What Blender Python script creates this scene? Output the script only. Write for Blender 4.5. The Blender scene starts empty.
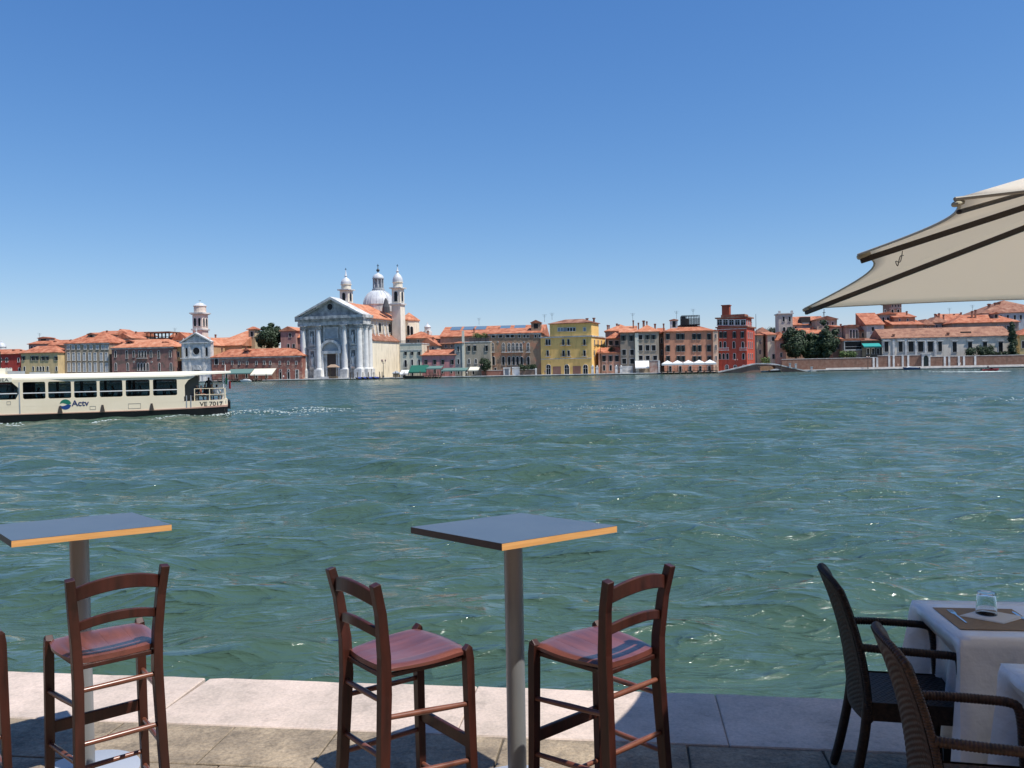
import bpy, bmesh, math, random
import numpy as np
from mathutils import Vector, Matrix
rnd = random.Random(7)
R_ = math.radians
S = bpy.context.scene
COL = S.collection

# ---------------------------------------------------------------- camera
CAMZ = 2.80; QZ = 0.95; F = 830.0
PITCH, ROLL = R_(1.03), R_(1.10)
f0 = Vector((0, math.cos(PITCH), -math.sin(PITCH)))
u0 = Vector((0, math.sin(PITCH), math.cos(PITCH)))
r0 = Vector((1, 0, 0))
CR = r0*math.cos(ROLL) - u0*math.sin(ROLL)
CU = u0*math.cos(ROLL) + r0*math.sin(ROLL)
cam = bpy.data.cameras.new('camera'); camo = bpy.data.objects.new('camera', cam); COL.objects.link(camo)
cam.sensor_width = 36; cam.lens = F/1024*36; cam.clip_end = 6000; cam.clip_start = .05
camo.matrix_world = Matrix(((CR.x, CU.x, -f0.x, 0), (CR.y, CU.y, -f0.y, 0), (CR.z, CU.z, -f0.z, CAMZ), (0, 0, 0, 1)))
S.camera = camo
S.render.resolution_x = 1024; S.render.resolution_y = 768

# ---------------------------------------------------------------- light
SX, SY, SZ = .465, -.265, 1.0          # towards the sun
SUN_EL = math.atan2(SZ, math.hypot(SX, SY)); SUN_ROT = math.atan2(SX, SY)
W = bpy.data.worlds.new('World'); S.world = W; W.use_nodes = True
nt = W.node_tree; bg = nt.nodes['Background']
sky = nt.nodes.new('ShaderNodeTexSky'); sky.sky_type = 'NISHITA'; sky.sun_disc = False
sky.sun_elevation = SUN_EL; sky.sun_rotation = SUN_ROT
sky.altitude = 0; sky.air_density = 1.0; sky.dust_density = .1; sky.ozone_density = 2.0
# the clear deep blue of the photograph's sky: each channel of the physical sky gets its own contrast
SKS = .105
sep = nt.nodes.new('ShaderNodeSeparateColor'); cmb = nt.nodes.new('ShaderNodeCombineColor'); nt.links.new(sky.outputs[0], sep.inputs[0])
for i, (k, g) in enumerate(((.83, 1.22), (.785, .93), (.90, .66))):
    pw = nt.nodes.new('ShaderNodeMath'); pw.operation = 'POWER'; pw.inputs[1].default_value = g; nt.links.new(sep.outputs[i], pw.inputs[0])
    ml = nt.nodes.new('ShaderNodeMath'); ml.operation = 'MULTIPLY'; ml.inputs[1].default_value = k*SKS**(g-1); nt.links.new(pw.outputs[0], ml.inputs[0]); nt.links.new(ml.outputs[0], cmb.inputs[i])
nt.links.new(cmb.outputs[0], bg.inputs[0]); bg.inputs[1].default_value = SKS
sl = bpy.data.lights.new('sun', 'SUN'); sl.energy = 4.6; sl.angle = R_(.5); sl.color = (1, .955, .88)
so = bpy.data.objects.new('sun', sl); COL.objects.link(so)
so.rotation_euler = Vector((SX, SY, SZ)).to_track_quat('Z', 'Y').to_euler(); so.location = (10, -5, 30)
S.view_settings.view_transform = 'Standard'; S.view_settings.look = 'None'
S.view_settings.exposure = 0.2; S.view_settings.gamma = 1.0
S.render.engine = 'CYCLES'

# ---------------------------------------------------------------- helpers
def tag(o, label=None, cat=None, group=None, kind=None):
    if label: o['label'] = label
    if cat: o['category'] = cat
    if group: o['group'] = group
    if kind: o['kind'] = kind
    return o
def empty(name, loc=(0, 0, 0), rz=0, label=None, cat=None, group=None):
    o = bpy.data.objects.new(name, None); COL.objects.link(o)
    o.location = loc; o.rotation_euler = (0, 0, rz); o.empty_display_size = .2
    return tag(o, label, cat, group)
def link(name, me, parent=None, loc=None, rz=None):
    o = bpy.data.objects.new(name, me); COL.objects.link(o); o.parent = parent
    if loc is not None: o.location = loc
    if rz is not None: o.rotation_euler = (0, 0, rz)
    return o
def kids(o): return [c for c in list(COL.objects) if c.parent == o]
def copy_tree(o, parent=None, cm=None):
    if cm is None:
        cm = {}
        for c in COL.objects:
            if c.parent: cm.setdefault(c.parent.name, []).append(c)
    c = o.copy(); COL.objects.link(c); c.parent = parent
    for ch in cm.get(o.name, []): copy_tree(ch, c, cm)
    return c

class MB:
    def __init__(s): s.v = []; s.f = []; s.mi = []; s.m = 0
    def add(s, vs, fs):
        b = len(s.v); s.v += [tuple(v) for v in vs]
        for f in fs: s.f.append(tuple(b+i for i in f)); s.mi.append(s.m)
        return s
    def box(s, x0, x1, y0, y1, z0, z1):
        return s.add([(x0,y0,z0),(x1,y0,z0),(x1,y1,z0),(x0,y1,z0),(x0,y0,z1),(x1,y0,z1),(x1,y1,z1),(x0,y1,z1)],
            [(0,3,2,1),(4,5,6,7),(0,1,5,4),(1,2,6,5),(2,3,7,6),(3,0,4,7)])
    def bar(s, p, q, w, h, up=(0, 0, 1)):
        p = Vector(p); q = Vector(q); d = (q-p).normalized(); up = Vector(up)
        a = d.cross(up)
        if a.length < 1e-4: a = d.cross(Vector((0, 1, 0)))
        a.normalize(); b = a.cross(d).normalized(); a = a*w/2; b = b*h/2
        vs = [p-a-b, p+a-b, p+a+b, p-a+b, q-a-b, q+a-b, q+a+b, q-a+b]
        return s.add(vs, [(3,2,1,0),(4,5,6,7),(0,1,5,4),(1,2,6,5),(2,3,7,6),(3,0,4,7)])
    def path(s, pts, w, h, side=(1, 0, 0)):
        # rectangular section swept along pts; side = direction of the width
        sd = Vector(side).normalized(); n = len(pts); vs = []
        for i, p in enumerate(pts):
            p = Vector(p); d = (Vector(pts[min(i+1, n-1)])-Vector(pts[max(i-1, 0)])).normalized()
            a = (sd - d*sd.dot(d)).normalized(); b = d.cross(a)
            ww = w[i] if isinstance(w, (list, tuple)) else w; hh = h[i] if isinstance(h, (list, tuple)) else h
            vs += [p-a*ww/2-b*hh/2, p+a*ww/2-b*hh/2, p+a*ww/2+b*hh/2, p-a*ww/2+b*hh/2]
        fs = [(3,2,1,0), tuple(4*(n-1)+k for k in range(4))]
        for i in range(n-1):
            for k in range(4): fs.append((4*i+k, 4*i+(k+1)%4, 4*i+4+(k+1)%4, 4*i+4+k))
        return s.add(vs, fs)
    def tube(s, pts, r, n=10, cap=True):
        m = len(pts); vs = []; prev = None
        for i, p in enumerate(pts):
            p = Vector(p); d = (Vector(pts[min(i+1, m-1)])-Vector(pts[max(i-1, 0)])).normalized()
            if prev is None:
                a = d.orthogonal().normalized()
            else: a = (prev - d*prev.dot(d)).normalized()
            prev = a; b = d.cross(a); rr = r[i] if isinstance(r, (list, tuple)) else r
            for k in range(n):
                t = 2*math.pi*k/n; vs.append(p+a*rr*math.cos(t)+b*rr*math.sin(t))
        fs = []
        for i in range(m-1):
            for k in range(n): fs.append((i*n+k, i*n+(k+1)%n, (i+1)*n+(k+1)%n, (i+1)*n+k))
        if cap: fs += [tuple(range(n))[::-1], tuple((m-1)*n+k for k in range(n))]
        return s.add(vs, fs)
    def lathe(s, prof, cx=0, cy=0, n=20, ph=0):
        vs = []; m = len(prof)
        for r, z in prof:
            for k in range(n):
                t = 2*math.pi*k/n+ph; vs.append((cx+r*math.cos(t), cy+r*math.sin(t), z))
        fs = []
        for i in range(m-1):
            for k in range(n): fs.append((i*n+k, i*n+(k+1)%n, (i+1)*n+(k+1)%n, (i+1)*n+k))
        fs += [tuple(range(n))[::-1], tuple((m-1)*n+k for k in range(n))]
        return s.add(vs, fs)
    def prism(s, poly, y0, y1, ax='y'):
        # poly in (x,z) extruded along y; ax 'z': poly (x,y) extruded z; ax 'x': poly (y,z) extruded x
        n = len(poly)
        def P(a, b, t): return {'y': (a, t, b), 'z': (a, b, t), 'x': (t, a, b)}[ax]
        vs = [P(a, b, y0) for a, b in poly]+[P(a, b, y1) for a, b in poly]
        return s.add(vs, [tuple(range(n)), tuple(range(n, 2*n))[::-1]]+[((i+1)%n, i, n+i, n+(i+1)%n) for i in range(n)])
    def ring(s, outer, inner, y0, y1):
        n = len(outer)
        vs = [(a, y0, b) for a, b in outer]+[(a, y0, b) for a, b in inner]+[(a, y1, b) for a, b in outer]+[(a, y1, b) for a, b in inner]
        fs = []
        for i in range(n):
            j = (i+1) % n
            fs += [(i, j, n+j, n+i), (2*n+j, 2*n+i, 3*n+i, 3*n+j), (j, i, 2*n+i, 2*n+j), (n+i, n+j, 3*n+j, 3*n+i)]
        return s.add(vs, fs)
    def mesh(s, name, mats, smooth=False, fix=True):
        me = bpy.data.meshes.new(name); me.from_pydata(s.v, [], s.f)
        for m in (mats if isinstance(mats, (list, tuple)) else [mats]): me.materials.append(m)
        if any(s.mi): me.polygons.foreach_set('material_index', s.mi)
        if fix:
            bm = bmesh.new(); bm.from_mesh(me); bmesh.ops.recalc_face_normals(bm, faces=bm.faces); bm.to_mesh(me); bm.free()
        if smooth:
            me.polygons.foreach_set('use_smooth', [True]*len(me.polygons)); 
            try: me.set_sharp_from_angle(angle=R_(38))
            except Exception: pass
        me.update(); return me
    def build(s, name, mats, parent=None, loc=None, rz=None, smooth=False, fix=True, bevel=0):
        o = link(name, s.mesh(name, mats, smooth, fix), parent, loc, rz)
        if bevel:
            b = o.modifiers.new('bevel', 'BEVEL'); b.width = bevel; b.segments = 2; b.limit_method = 'ANGLE'; b.angle_limit = R_(40)
        return o
def arch_poly(w, h, k=8):
    r = w/2; pts = [(-r, 0), (r, 0), (r, h-r)]
    for i in range(1, k): t = math.pi*i/k; pts.append((r*math.cos(t), h-r+r*math.sin(t)))
    pts.append((-r, h-r)); return pts
def circ(r, cx=0, cz=0, n=16): return [(cx+r*math.cos(2*math.pi*i/n), cz+r*math.sin(2*math.pi*i/n)) for i in range(n)]

# ---------------------------------------------------------------- materials
_MC = {}
def mat(name, col, rough=.7, metal=0., col2=None, scale=1., amt=.5, bump=0., bscale=None, stretch=(1, 1, 1), detail=4, coat=0, spec=None, lo=.38, hi=.62, grain=0):
    if name in _MC: return _MC[name]
    m = bpy.data.materials.new(name); m.use_nodes = True; n = m.node_tree.nodes; L = m.node_tree.links; b = n['Principled BSDF']
    b.inputs['Base Color'].default_value = (*col, 1); b.inputs['Roughness'].default_value = rough; b.inputs['Metallic'].default_value = metal
    if coat: b.inputs['Coat Weight'].default_value = coat; b.inputs['Coat Roughness'].default_value = .15
    if spec is not None: b.inputs['Specular IOR Level'].default_value = spec
    tc = n.new('ShaderNodeTexCoord'); mp = n.new('ShaderNodeMapping'); mp.inputs['Scale'].default_value = stretch
    L.new(tc.outputs['Object'], mp.inputs[0])
    if col2:
        t = n.new('ShaderNodeTexNoise'); t.inputs['Scale'].default_value = scale; t.inputs['Detail'].default_value = detail; t.inputs['Roughness'].default_value = .65
        L.new(mp.outputs[0], t.inputs[0]); mr = n.new('ShaderNodeMapRange'); mr.inputs[1].default_value = lo; mr.inputs[2].default_value = hi; mr.inputs[4].default_value = amt*2 if amt < .5 else 1
        L.new(t.outputs[0], mr.inputs[0]); mx = n.new('ShaderNodeMix'); mx.data_type = 'RGBA'
        mx.inputs[6].default_value = (*col, 1); mx.inputs[7].default_value = (*col2, 1)
        L.new(mr.outputs[0], mx.inputs[0]); L.new(mx.outputs[2], b.inputs['Base Color'])
    if grain:   # fine pitting and dirt over whatever colour is there
        src = b.inputs['Base Color'].links[0].from_socket if b.inputs['Base Color'].links else None
        out = None
        for sc_, lo_, hi_, dk in ((55, .30, .62, .55), (9, .52, .70, .62)):
            t = n.new('ShaderNodeTexNoise'); t.inputs['Scale'].default_value = sc_; t.inputs['Detail'].default_value = 5; t.inputs['Roughness'].default_value = .7; L.new(mp.outputs[0], t.inputs[0])
            mr = n.new('ShaderNodeMapRange'); mr.inputs[1].default_value = lo_; mr.inputs[2].default_value = hi_
            if sc_ == 55: mr.inputs[3].default_value = dk; mr.inputs[4].default_value = 1.0
            else: mr.inputs[3].default_value = 1.0; mr.inputs[4].default_value = dk
            L.new(t.outputs[0], mr.inputs[0]); mx = n.new('ShaderNodeMix'); mx.data_type = 'RGBA'; mx.blend_type = 'MULTIPLY'; mx.inputs[0].default_value = grain
            if src: L.new(src, mx.inputs[6])
            else: mx.inputs[6].default_value = (*col, 1)
            L.new(mr.outputs[0], mx.inputs[7]); src = mx.outputs[2]
        L.new(src, b.inputs['Base Color'])
    if bump:
        t = n.new('ShaderNodeTexNoise'); t.inputs['Scale'].default_value = bscale or scale*4; t.inputs['Detail'].default_value = 4
        L.new(mp.outputs[0], t.inputs[0]); bp = n.new('ShaderNodeBump'); bp.inputs['Strength'].default_value = bump; bp.inputs['Distance'].default_value = .02
        L.new(t.outputs[0], bp.inputs['Height']); L.new(bp.outputs[0], b.inputs['Normal'])
    _MC[name] = m; return m
def stucco(name, c, c2=None, amt=1, scale=.28, patch=None):
    """old Venetian plaster: broad stains, vertical drips and, where patch is given, brick showing through"""
    if name in _MC: return _MC[name]
    m = bpy.data.materials.new(name); m.use_nodes = True; n = m.node_tree.nodes; L = m.node_tree.links; b = n['Principled BSDF']
    b.inputs['Roughness'].default_value = .9; b.inputs['Specular IOR Level'].default_value = .2
    c2 = c2 or tuple(x*.72 for x in c)
    tc = n.new('ShaderNodeTexCoord')
    def noise(sc, st, lo, hi, det=5):
        mp = n.new('ShaderNodeMapping'); mp.inputs['Scale'].default_value = st; L.new(tc.outputs['Object'], mp.inputs[0])
        t = n.new('ShaderNodeTexNoise'); t.inputs['Scale'].default_value = sc; t.inputs['Detail'].default_value = det; t.inputs['Roughness'].default_value = .62
        L.new(mp.outputs[0], t.inputs[0]); mr = n.new('ShaderNodeMapRange'); mr.inputs[1].default_value = lo; mr.inputs[2].default_value = hi
        L.new(t.outputs[0], mr.inputs[0]); return mr.outputs[0]
    def mix(f, a, bb):
        x = n.new('ShaderNodeMix'); x.data_type = 'RGBA'; L.new(f, x.inputs[0])
        for i, q in ((6, a), (7, bb)):
            if isinstance(q, tuple): x.inputs[i].default_value = (*q, 1)
            else: L.new(q, x.inputs[i])
        return x.outputs[2]
    o = mix(noise(scale, (1, 1, 1), .35, .65), c, c2)
    o = mix(noise(.9, (1, 1, .18), .5, .85), o, tuple(x*.55 for x in c2))
    if patch: o = mix(noise(.33, (1, 1, 1), .52, .56, 6), o, patch)
    L.new(o, b.inputs['Base Color']); _MC[name] = m; return m
def tiles(name, c=(.50, .17, .085), c2=(.62, .29, .17), c3=(.26, .11, .07)):
    if name in _MC: return _MC[name]
    m = bpy.data.materials.new(name); m.use_nodes = True; n = m.node_tree.nodes; L = m.node_tree.links; b = n['Principled BSDF']
    b.inputs['Roughness'].default_value = .9; b.inputs['Specular IOR Level'].default_value = .15
    tc = n.new('ShaderNodeTexCoord')
    t = n.new('ShaderNodeTexNoise'); t.inputs['Scale'].default_value = .45; t.inputs['Detail'].default_value = 6; t.inputs['Roughness'].default_value = .7
    L.new(tc.outputs['Object'], t.inputs[0])
    r = n.new('ShaderNodeValToRGB'); L.new(t.outputs[0], r.inputs[0]); e = r.color_ramp.elements
    e[0].position = .34; e[0].color = (*c3, 1); e[1].position = .66; e[1].color = (*c2, 1)
    k = e.new(.46); k.color = (*c, 1)
    w = n.new('ShaderNodeTexWave'); w.inputs['Scale'].default_value = 1.1; w.inputs['Distortion'].default_value = .6; L.new(tc.outputs['Object'], w.inputs[0])
    bp = n.new('ShaderNodeBump'); bp.inputs['Strength'].default_value = .5; bp.inputs['Distance'].default_value = .1
    L.new(w.outputs[1], bp.inputs['Height']); L.new(bp.outputs[0], b.inputs['Normal'])
    L.new(r.outputs[0], b.inputs['Base Color']); _MC[name] = m; return m
def bricks(name, c=(.22, .10, .075), c2=(.30, .15, .11), mortar=(.3, .26, .22)):
    if name in _MC: return _MC[name]
    return stucco(name, c, c2, scale=.8)
M = {}
M['tile'] = tiles('terracotta_tiles', (.42, .145, .08), (.56, .27, .17), (.20, .08, .055)); M['tile_old'] = tiles('old_terracotta', (.27, .12, .08), (.40, .23, .16), (.15, .08, .06))
M['tile_pale'] = tiles('pale_terracotta', (.52, .20, .11), (.62, .33, .21), (.33, .14, .085))
M['istria'] = mat('istrian_stone', (.70, .69, .66), .75, col2=(.42, .42, .41), scale=.5, amt=1)
M['istria_grey'] = mat('weathered_marble', (.60, .60, .58), .8, col2=(.26, .27, .27), scale=.6, amt=1)
M['white'] = mat('white_paint', (.78, .77, .74), .6)
M['pane'] = mat('dark_glass', (.012, .014, .016), .25, spec=.18)
M['pane_pale'] = mat('curtained_glass', (.24, .27, .30), .4, spec=.2)
M['shutter'] = mat('green_shutters', (.02, .035, .03), .6)
M['shutter_brown'] = mat('brown_shutters', (.05, .03, .022), .6)
M['lead'] = mat('lead_roofing', (.30, .32, .33), .55, col2=(.42, .44, .46), scale=.4)
M['dome'] = mat('pale_dome_lead', (.62, .64, .66), .5, col2=(.48, .5, .53), scale=.5)
M['dark'] = mat('dark_iron', (.02, .02, .022), .5)
M['darkwood'] = mat('tarred_wood', (.045, .035, .028), .8)
M['wood_pile'] = mat('weathered_piles', (.16, .12, .08), .9, col2=(.08, .06, .04), scale=2)
M['leaf'] = mat('dark_leaves', (.012, .030, .011), .6, col2=(.036, .068, .022), scale=.9)
M['leaf_light'] = mat('light_leaves', (.06, .12, .03), .6, col2=(.13, .19, .05), scale=.9)
M['bark'] = mat('bark', (.09, .065, .045), .9)
M['canvas'] = mat('white_canvas', (.80, .79, .76), .8)
M['canvas_cream'] = mat('cream_canvas', (.72, .68, .55), .8)
M['green_canvas'] = mat('green_canvas', (.005, .11, .075), .8)
M['teal_canvas'] = mat('teal_canvas', (.02, .30, .27), .8)
M['grey_canvas'] = mat('grey_green_canvas', (.11, .20, .18), .8)

# ---------------------------------------------------------------- projecting pixels of known things to real places
def ray(px, py): return f0 + CR*((px-512)/F) + CU*((384-py)/F)
def at_z(px, py, z):
    d = ray(px, py); t = (z-CAMZ)/d.z; return Vector((d.x*t, d.y*t, z))
FA = R_(8.0); D0 = 300.0; FZ = .55
def far_point(px, off):
    r = ray(px, 372).x/ray(px, 372).y; y = (D0+off)/(1+math.tan(FA)*r); return Vector((r*y, y, 0))
class Plane:
    def __init__(s, P, a, x_origin, base=FZ):
        s.u = Vector((math.cos(a), -math.sin(a), 0)); s.n = Vector((math.sin(a), math.cos(a), 0)); s.P = Vector(P); s.a = a; s.base = base
        s.O = s.P.copy(); s.s0 = 0; s.s0 = s.m(x_origin, 372)[0]; s.O = s.P + s.u*s.s0
        s.O.z = base
    def m(s, px, py, back=0):
        d = ray(px, py); t = (s.P.dot(s.n)+back)/(d.dot(s.n)); p = d*t
        return ((p-s.P).dot(s.u)-s.s0, p.z+CAMZ-s.base)
    def x(s, px, py=350, back=0): return s.m(px, py, back)[0]
    def z(s, px, py, back=0): return s.m(px, py, back)[1]
    def sc(s): return s.P.dot(s.n)/F/ (s.n.dot(ray(512,384))) 
# ================================================================= STRUCTURE: water, banks
def wave_set():
    g = np.random.RandomState(5); n = 120
    L = np.exp(g.uniform(math.log(.28), math.log(5.5), n)); th = R_(-97)+g.normal(0, .42, n)
    A = .0050*L**.95*np.where(L > 3, .85, 1)*np.clip((L-.2)/.8, .35, 1)*g.uniform(.5, 1.3, n); ph = g.uniform(0, 6.28, n)
    k = 2*math.pi/L
    return L, k*np.cos(th), k*np.sin(th), A, ph
WL, WKX, WKY, WA, WP = wave_set()
def wheight(x, y, step):
    x = np.asarray(x, float); y = np.asarray(y, float); h = np.zeros_like(x)
    # slow swing of the strength of the chop from place to place
    for L, kx, ky, A, p in zip(WL, WKX, WKY, WA, WP):
        w = np.clip(L/(2.6*step)-1, 0, 1)
        if np.ndim(w) == 0 and w <= 0: continue
        q = kx*x+ky*y+p
        h += A*w*(np.sin(q)+.22*np.cos(2*q))
    g = .85+.28*np.sin(.11*x+.7*np.sin(.05*y)+1)*np.sin(.07*y+.4)+.12*np.sin(.31*x-.2*y)
    return h*g
def water():
    nr, na = 1050, 1000
    r = 3.2*np.exp(np.linspace(0, math.log(950/3.2), nr)); a = np.linspace(R_(-4), R_(184), na)
    # denser where the canal is looked at, still whole all round
    a = R_(90)+np.sign(a-R_(90))*np.abs((a-R_(90))/R_(94))**1.6*R_(94)
    rr, aa = np.meshgrid(r, a, indexing='ij'); x = rr*np.cos(aa); y = rr*np.sin(aa)
    step = np.maximum(rr*math.log(950/3.2)/nr*1.0, .02)
    z = wheight(x, y, step)
    co = np.stack([x, y, z], -1).reshape(-1, 3)
    i = np.arange(nr-1)[:, None]*na+np.arange(na-1)[None, :]
    f = np.stack([i, i+na, i+na+1, i+1], -1).reshape(-1, 4)
    me = bpy.data.meshes.new('water'); me.vertices.add(len(co)); me.vertices.foreach_set('co', co.ravel())
    me.loops.add(f.size); me.loops.foreach_set('vertex_index', f.ravel().astype(np.int32)); me.polygons.add(len(f))
    me.polygons.foreach_set('loop_start', np.arange(0, f.size, 4, dtype=np.int32)); me.polygons.foreach_set('loop_total', np.full(len(f), 4, np.int32))
    me.update(); me.validate(); me.polygons.foreach_set('use_smooth', [True]*len(f))
    m = bpy.data.materials.new('canal_water'); m.use_nodes = True; n = m.node_tree.nodes; L = m.node_tree.links; b = n['Principled BSDF']
    b.inputs['IOR'].default_value = 1.33
    tc = n.new('ShaderNodeTexCoord')
    def noise(sc, st, det=3, rough=.55, rot=8, ridge=False):
        mp = n.new('ShaderNodeMapping'); mp.inputs['Scale'].default_value = st; mp.inputs['Rotation'].default_value = (0, 0, R_(rot)); L.new(tc.outputs['Object'], mp.inputs[0])
        t = n.new('ShaderNodeTexNoise'); t.inputs['Scale'].default_value = sc; t.inputs['Detail'].default_value = det; t.inputs['Roughness'].default_value = rough; t.inputs['Distortion'].default_value = .4
        if ridge: t.noise_type = 'RIDGED_MULTIFRACTAL'; t.normalize = True; t.inputs['Offset'].default_value = .9; t.inputs['Gain'].default_value = 1.2
        L.new(mp.outputs[0], t.inputs[0]); return t.outputs[0]
    a1 = noise(.9, (1, 2.3, 1), 3, .5, 6, True); a2 = noise(2.6, (1, 2.4, 1), 3, .55, -9, True); a3 = noise(9, (1, 2.4, 1), 3, .6, 3)
    b1 = n.new('ShaderNodeBump'); b1.inputs['Strength'].default_value = 1; b1.inputs['Distance'].default_value = .07; L.new(a1, b1.inputs['Height'])
    b2 = n.new('ShaderNodeBump'); b2.inputs['Strength'].default_value = 1; b2.inputs['Distance'].default_value = .017; L.new(a2, b2.inputs['Height']); L.new(b1.outputs[0], b2.inputs['Normal'])
    b3 = n.new('ShaderNodeBump'); b3.inputs['Strength'].default_value = 1; b3.inputs['Distance'].default_value = .013; L.new(a3, b3.inputs['Height']); L.new(b2.outputs[0], b3.inputs['Normal']); L.new(b3.outputs[0], b.inputs['Normal'])
    # silt clouds: broad greener and bluer patches of the water itself
    s = noise(.05, (1, 2.2, 1), 3); mx = n.new('ShaderNodeMix'); mx.data_type = 'RGBA'; mx.inputs[6].default_value = (.056, .100, .066, 1); mx.inputs[7].default_value = (.048, .092, .070, 1)
    mr = n.new('ShaderNodeMapRange'); mr.inputs[1].default_value = .4; mr.inputs[2].default_value = .6; L.new(s, mr.inputs[0]); L.new(mr.outputs[0], mx.inputs[0]); L.new(mx.outputs[2], b.inputs['Base Color'])
    # open water is rougher than the lee of the quay
    sp = n.new('ShaderNodeSeparateXYZ'); L.new(tc.outputs['Object'], sp.inputs[0]); rr_ = n.new('ShaderNodeMapRange'); rr_.inputs[1].default_value = 6; rr_.inputs[2].default_value = 90; rr_.inputs[3].default_value = .06; rr_.inputs[4].default_value = .15
    L.new(sp.outputs[1], rr_.inputs[0]); L.new(rr_.outputs[0], b.inputs['Roughness'])
    me.materials.append(m)
    return tag(link('water', me), kind='structure')
water()
# far bank: one slab of quay and the ground behind it
P0 = far_point(512, 0)
fb = Plane(P0, FA, 512, 0)
def far_mesh(name, x0, x1, y0, y1, z0, z1, m, kind='structure'):
    o = MB().box(x0, x1, y0, y1, z0, z1).build(name, m, None, fb.O, -FA); 
    return tag(o, kind=kind)
M['quay_far'] = mat('far_quay_stone', (.50, .48, .44), .85, col2=(.36, .34, .31), scale=.4)
M['quay_wall'] = mat('far_quay_wall', (.13, .12, .10), .85, col2=(.05, .06, .045), scale=.8, stretch=(1, 1, .4))
far_mesh('far_quay_wall', -460, 460, 0, 1.2, -1.5, FZ-.25, M['quay_wall'])
far_mesh('far_quay_edge', -460, 460, -.12, 1.2, FZ-.25, FZ, M['istria'])
far_mesh('far_quay_pavement', -460, 460, 1.2, 14, FZ-.8, FZ-.004, M['quay_far'])
far_mesh('far_ground', -900, 900, 14, 1500, FZ-1, FZ-.02, mat('town_ground', (.22, .2, .17), .95, col2=(.14, .12, .1), scale=.1))
# near bank
NA = math.atan(.1345)
near = Vector((0, 4.787, 0)); 
def nearxy(u, v): # u along the edge, v back from the edge
    return Vector((near.x+u*math.cos(NA)-v*math.sin(NA), near.y-u*math.sin(NA)-v*math.cos(NA), 0))
def near_edge():
    m = mat('pink_istrian_kerb', (.72, .58, .49), .8, col2=(.52, .43, .36), scale=1.7, bump=.35, bscale=14, detail=7, grain=.55)
    r = random.Random(3); b = MB(); us = [-14.2, -12.3, -10.8, -9.3, -7.7, -6.3, -4.75, -3.35, -1.93, -.24, 1.12, 2.6, 4.1, 5.7, 7.2, 8.8, 10.3, 12, 13.6]
    for i in range(len(us)-1):
        a, c = us[i]+.0018, us[i+1]-.0018; dz = r.uniform(-.006, .004); fo = r.uniform(-.012, .012); bo = .632+r.uniform(-.006, .006)
        n = 14; top = []; 
        fr = [(a+(c-a)*k/n, fo+r.uniform(-.006, .006)) for k in range(n+1)]
        if i == 8: # the worn notch at a joint
            fr[0] = (fr[0][0]+.03, fr[0][1]+.02)
        bk = [(c-(c-a)*k/4, bo) for k in range(5)]
        skew = .10 if abs(us[i]+1.93) < .01 else 0
        poly = [nearxy(*p) for p in fr+bk]
        N = len(poly); vs = [(p.x, p.y, QZ+dz) for p in poly]+[(p.x, p.y, QZ-.28) for p in poly]
        # small chamfer: inset top ring
        cen = sum(poly, Vector())/N
        ins = [p+(cen-p).normalized()*.007 for p in poly]; vs = [(p.x, p.y, QZ+dz) for p in ins]+[(p.x, p.y, QZ+dz-.006) for p in poly]+[(p.x, p.y, QZ-.28) for p in poly]
        fs = [tuple(range(N))]+[(k, (k+1)%N, N+(k+1)%N, N+k) for k in range(N)]+[(N+k, N+(k+1)%N, 2*N+(k+1)%N, 2*N+k) for k in range(N)]
        b.add(vs, fs)
    tag(b.build('quay_edge', m), kind='structure')
    w = MB(); q = [nearxy(-60, .02), nearxy(60, .02), nearxy(60, 16), nearxy(-60, 16)]
    w.add([(p.x, p.y, QZ-.29) for p in q]+[(p.x, p.y, -2) for p in q], [(0, 1, 2, 3), (0, 1, 5, 4), (1, 2, 6, 5), (2, 3, 7, 6), (3, 0, 4, 7)])
    tag(w.build('quay_wall', mat('quay_wall_wet', (.10, .10, .07), .6, col2=(.04, .05, .03), scale=3)), kind='structure')
    # paving slabs laid in courses
    pm = mat('trachyte_paving', (.47, .37, .255), .85, col2=(.22, .175, .125), scale=3.6, bump=.6, bscale=26, detail=7, lo=.33, hi=.66, grain=1)
    s = MB(); v = .642; row = 0
    while v < 9:
        d = r.choice([.34, .38, .42]) if v < 4 else .5; u = -14+r.uniform(0, .5)
        while u < 14:
            l = r.uniform(.55, .95)
            dz = r.uniform(-.004, .003)-.004; g = .0045
            pts = [nearxy(u+g+r.uniform(-.003, .003), v+g), nearxy(u+l-g, v+g), nearxy(u+l-g+r.uniform(-.003, .003), v+d-g), nearxy(u+g, v+d-g)]
            cen = sum(pts, Vector())/4; ins = [p+(cen-p).normalized()*.006 for p in pts]
            vs = [(p.x, p.y, QZ+dz) for p in ins]+[(p.x, p.y, QZ+dz-.004) for p in pts]+[(p.x, p.y, QZ-.05) for p in pts]
            s.add(vs, [(0, 1, 2, 3)]+[(k, (k+1)%4, 4+(k+1)%4, 4+k) for k in range(4)]+[(4+k, 4+(k+1)%4, 8+(k+1)%4, 8+k) for k in range(4)])
            u += l
        v += d; row += 1
    tag(s.build('quay_pavement', pm), kind='structure')
    g = MB(); q = [nearxy(-60, .60), nearxy(60, .60), nearxy(60, 16), nearxy(-60, 16)]
    g.add([(p.x, p.y, QZ-.018) for p in q]+[(p.x, p.y, QZ-.27) for p in q], [(0, 1, 2, 3), (4, 5, 6, 7), (0, 1, 5, 4), (1, 2, 6, 5), (2, 3, 7, 6), (3, 0, 4, 7)])
    tag(g.build('paving_bed', mat('joint_sand', (.10, .085, .065), .95)), kind='structure')
near_edge()

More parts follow.
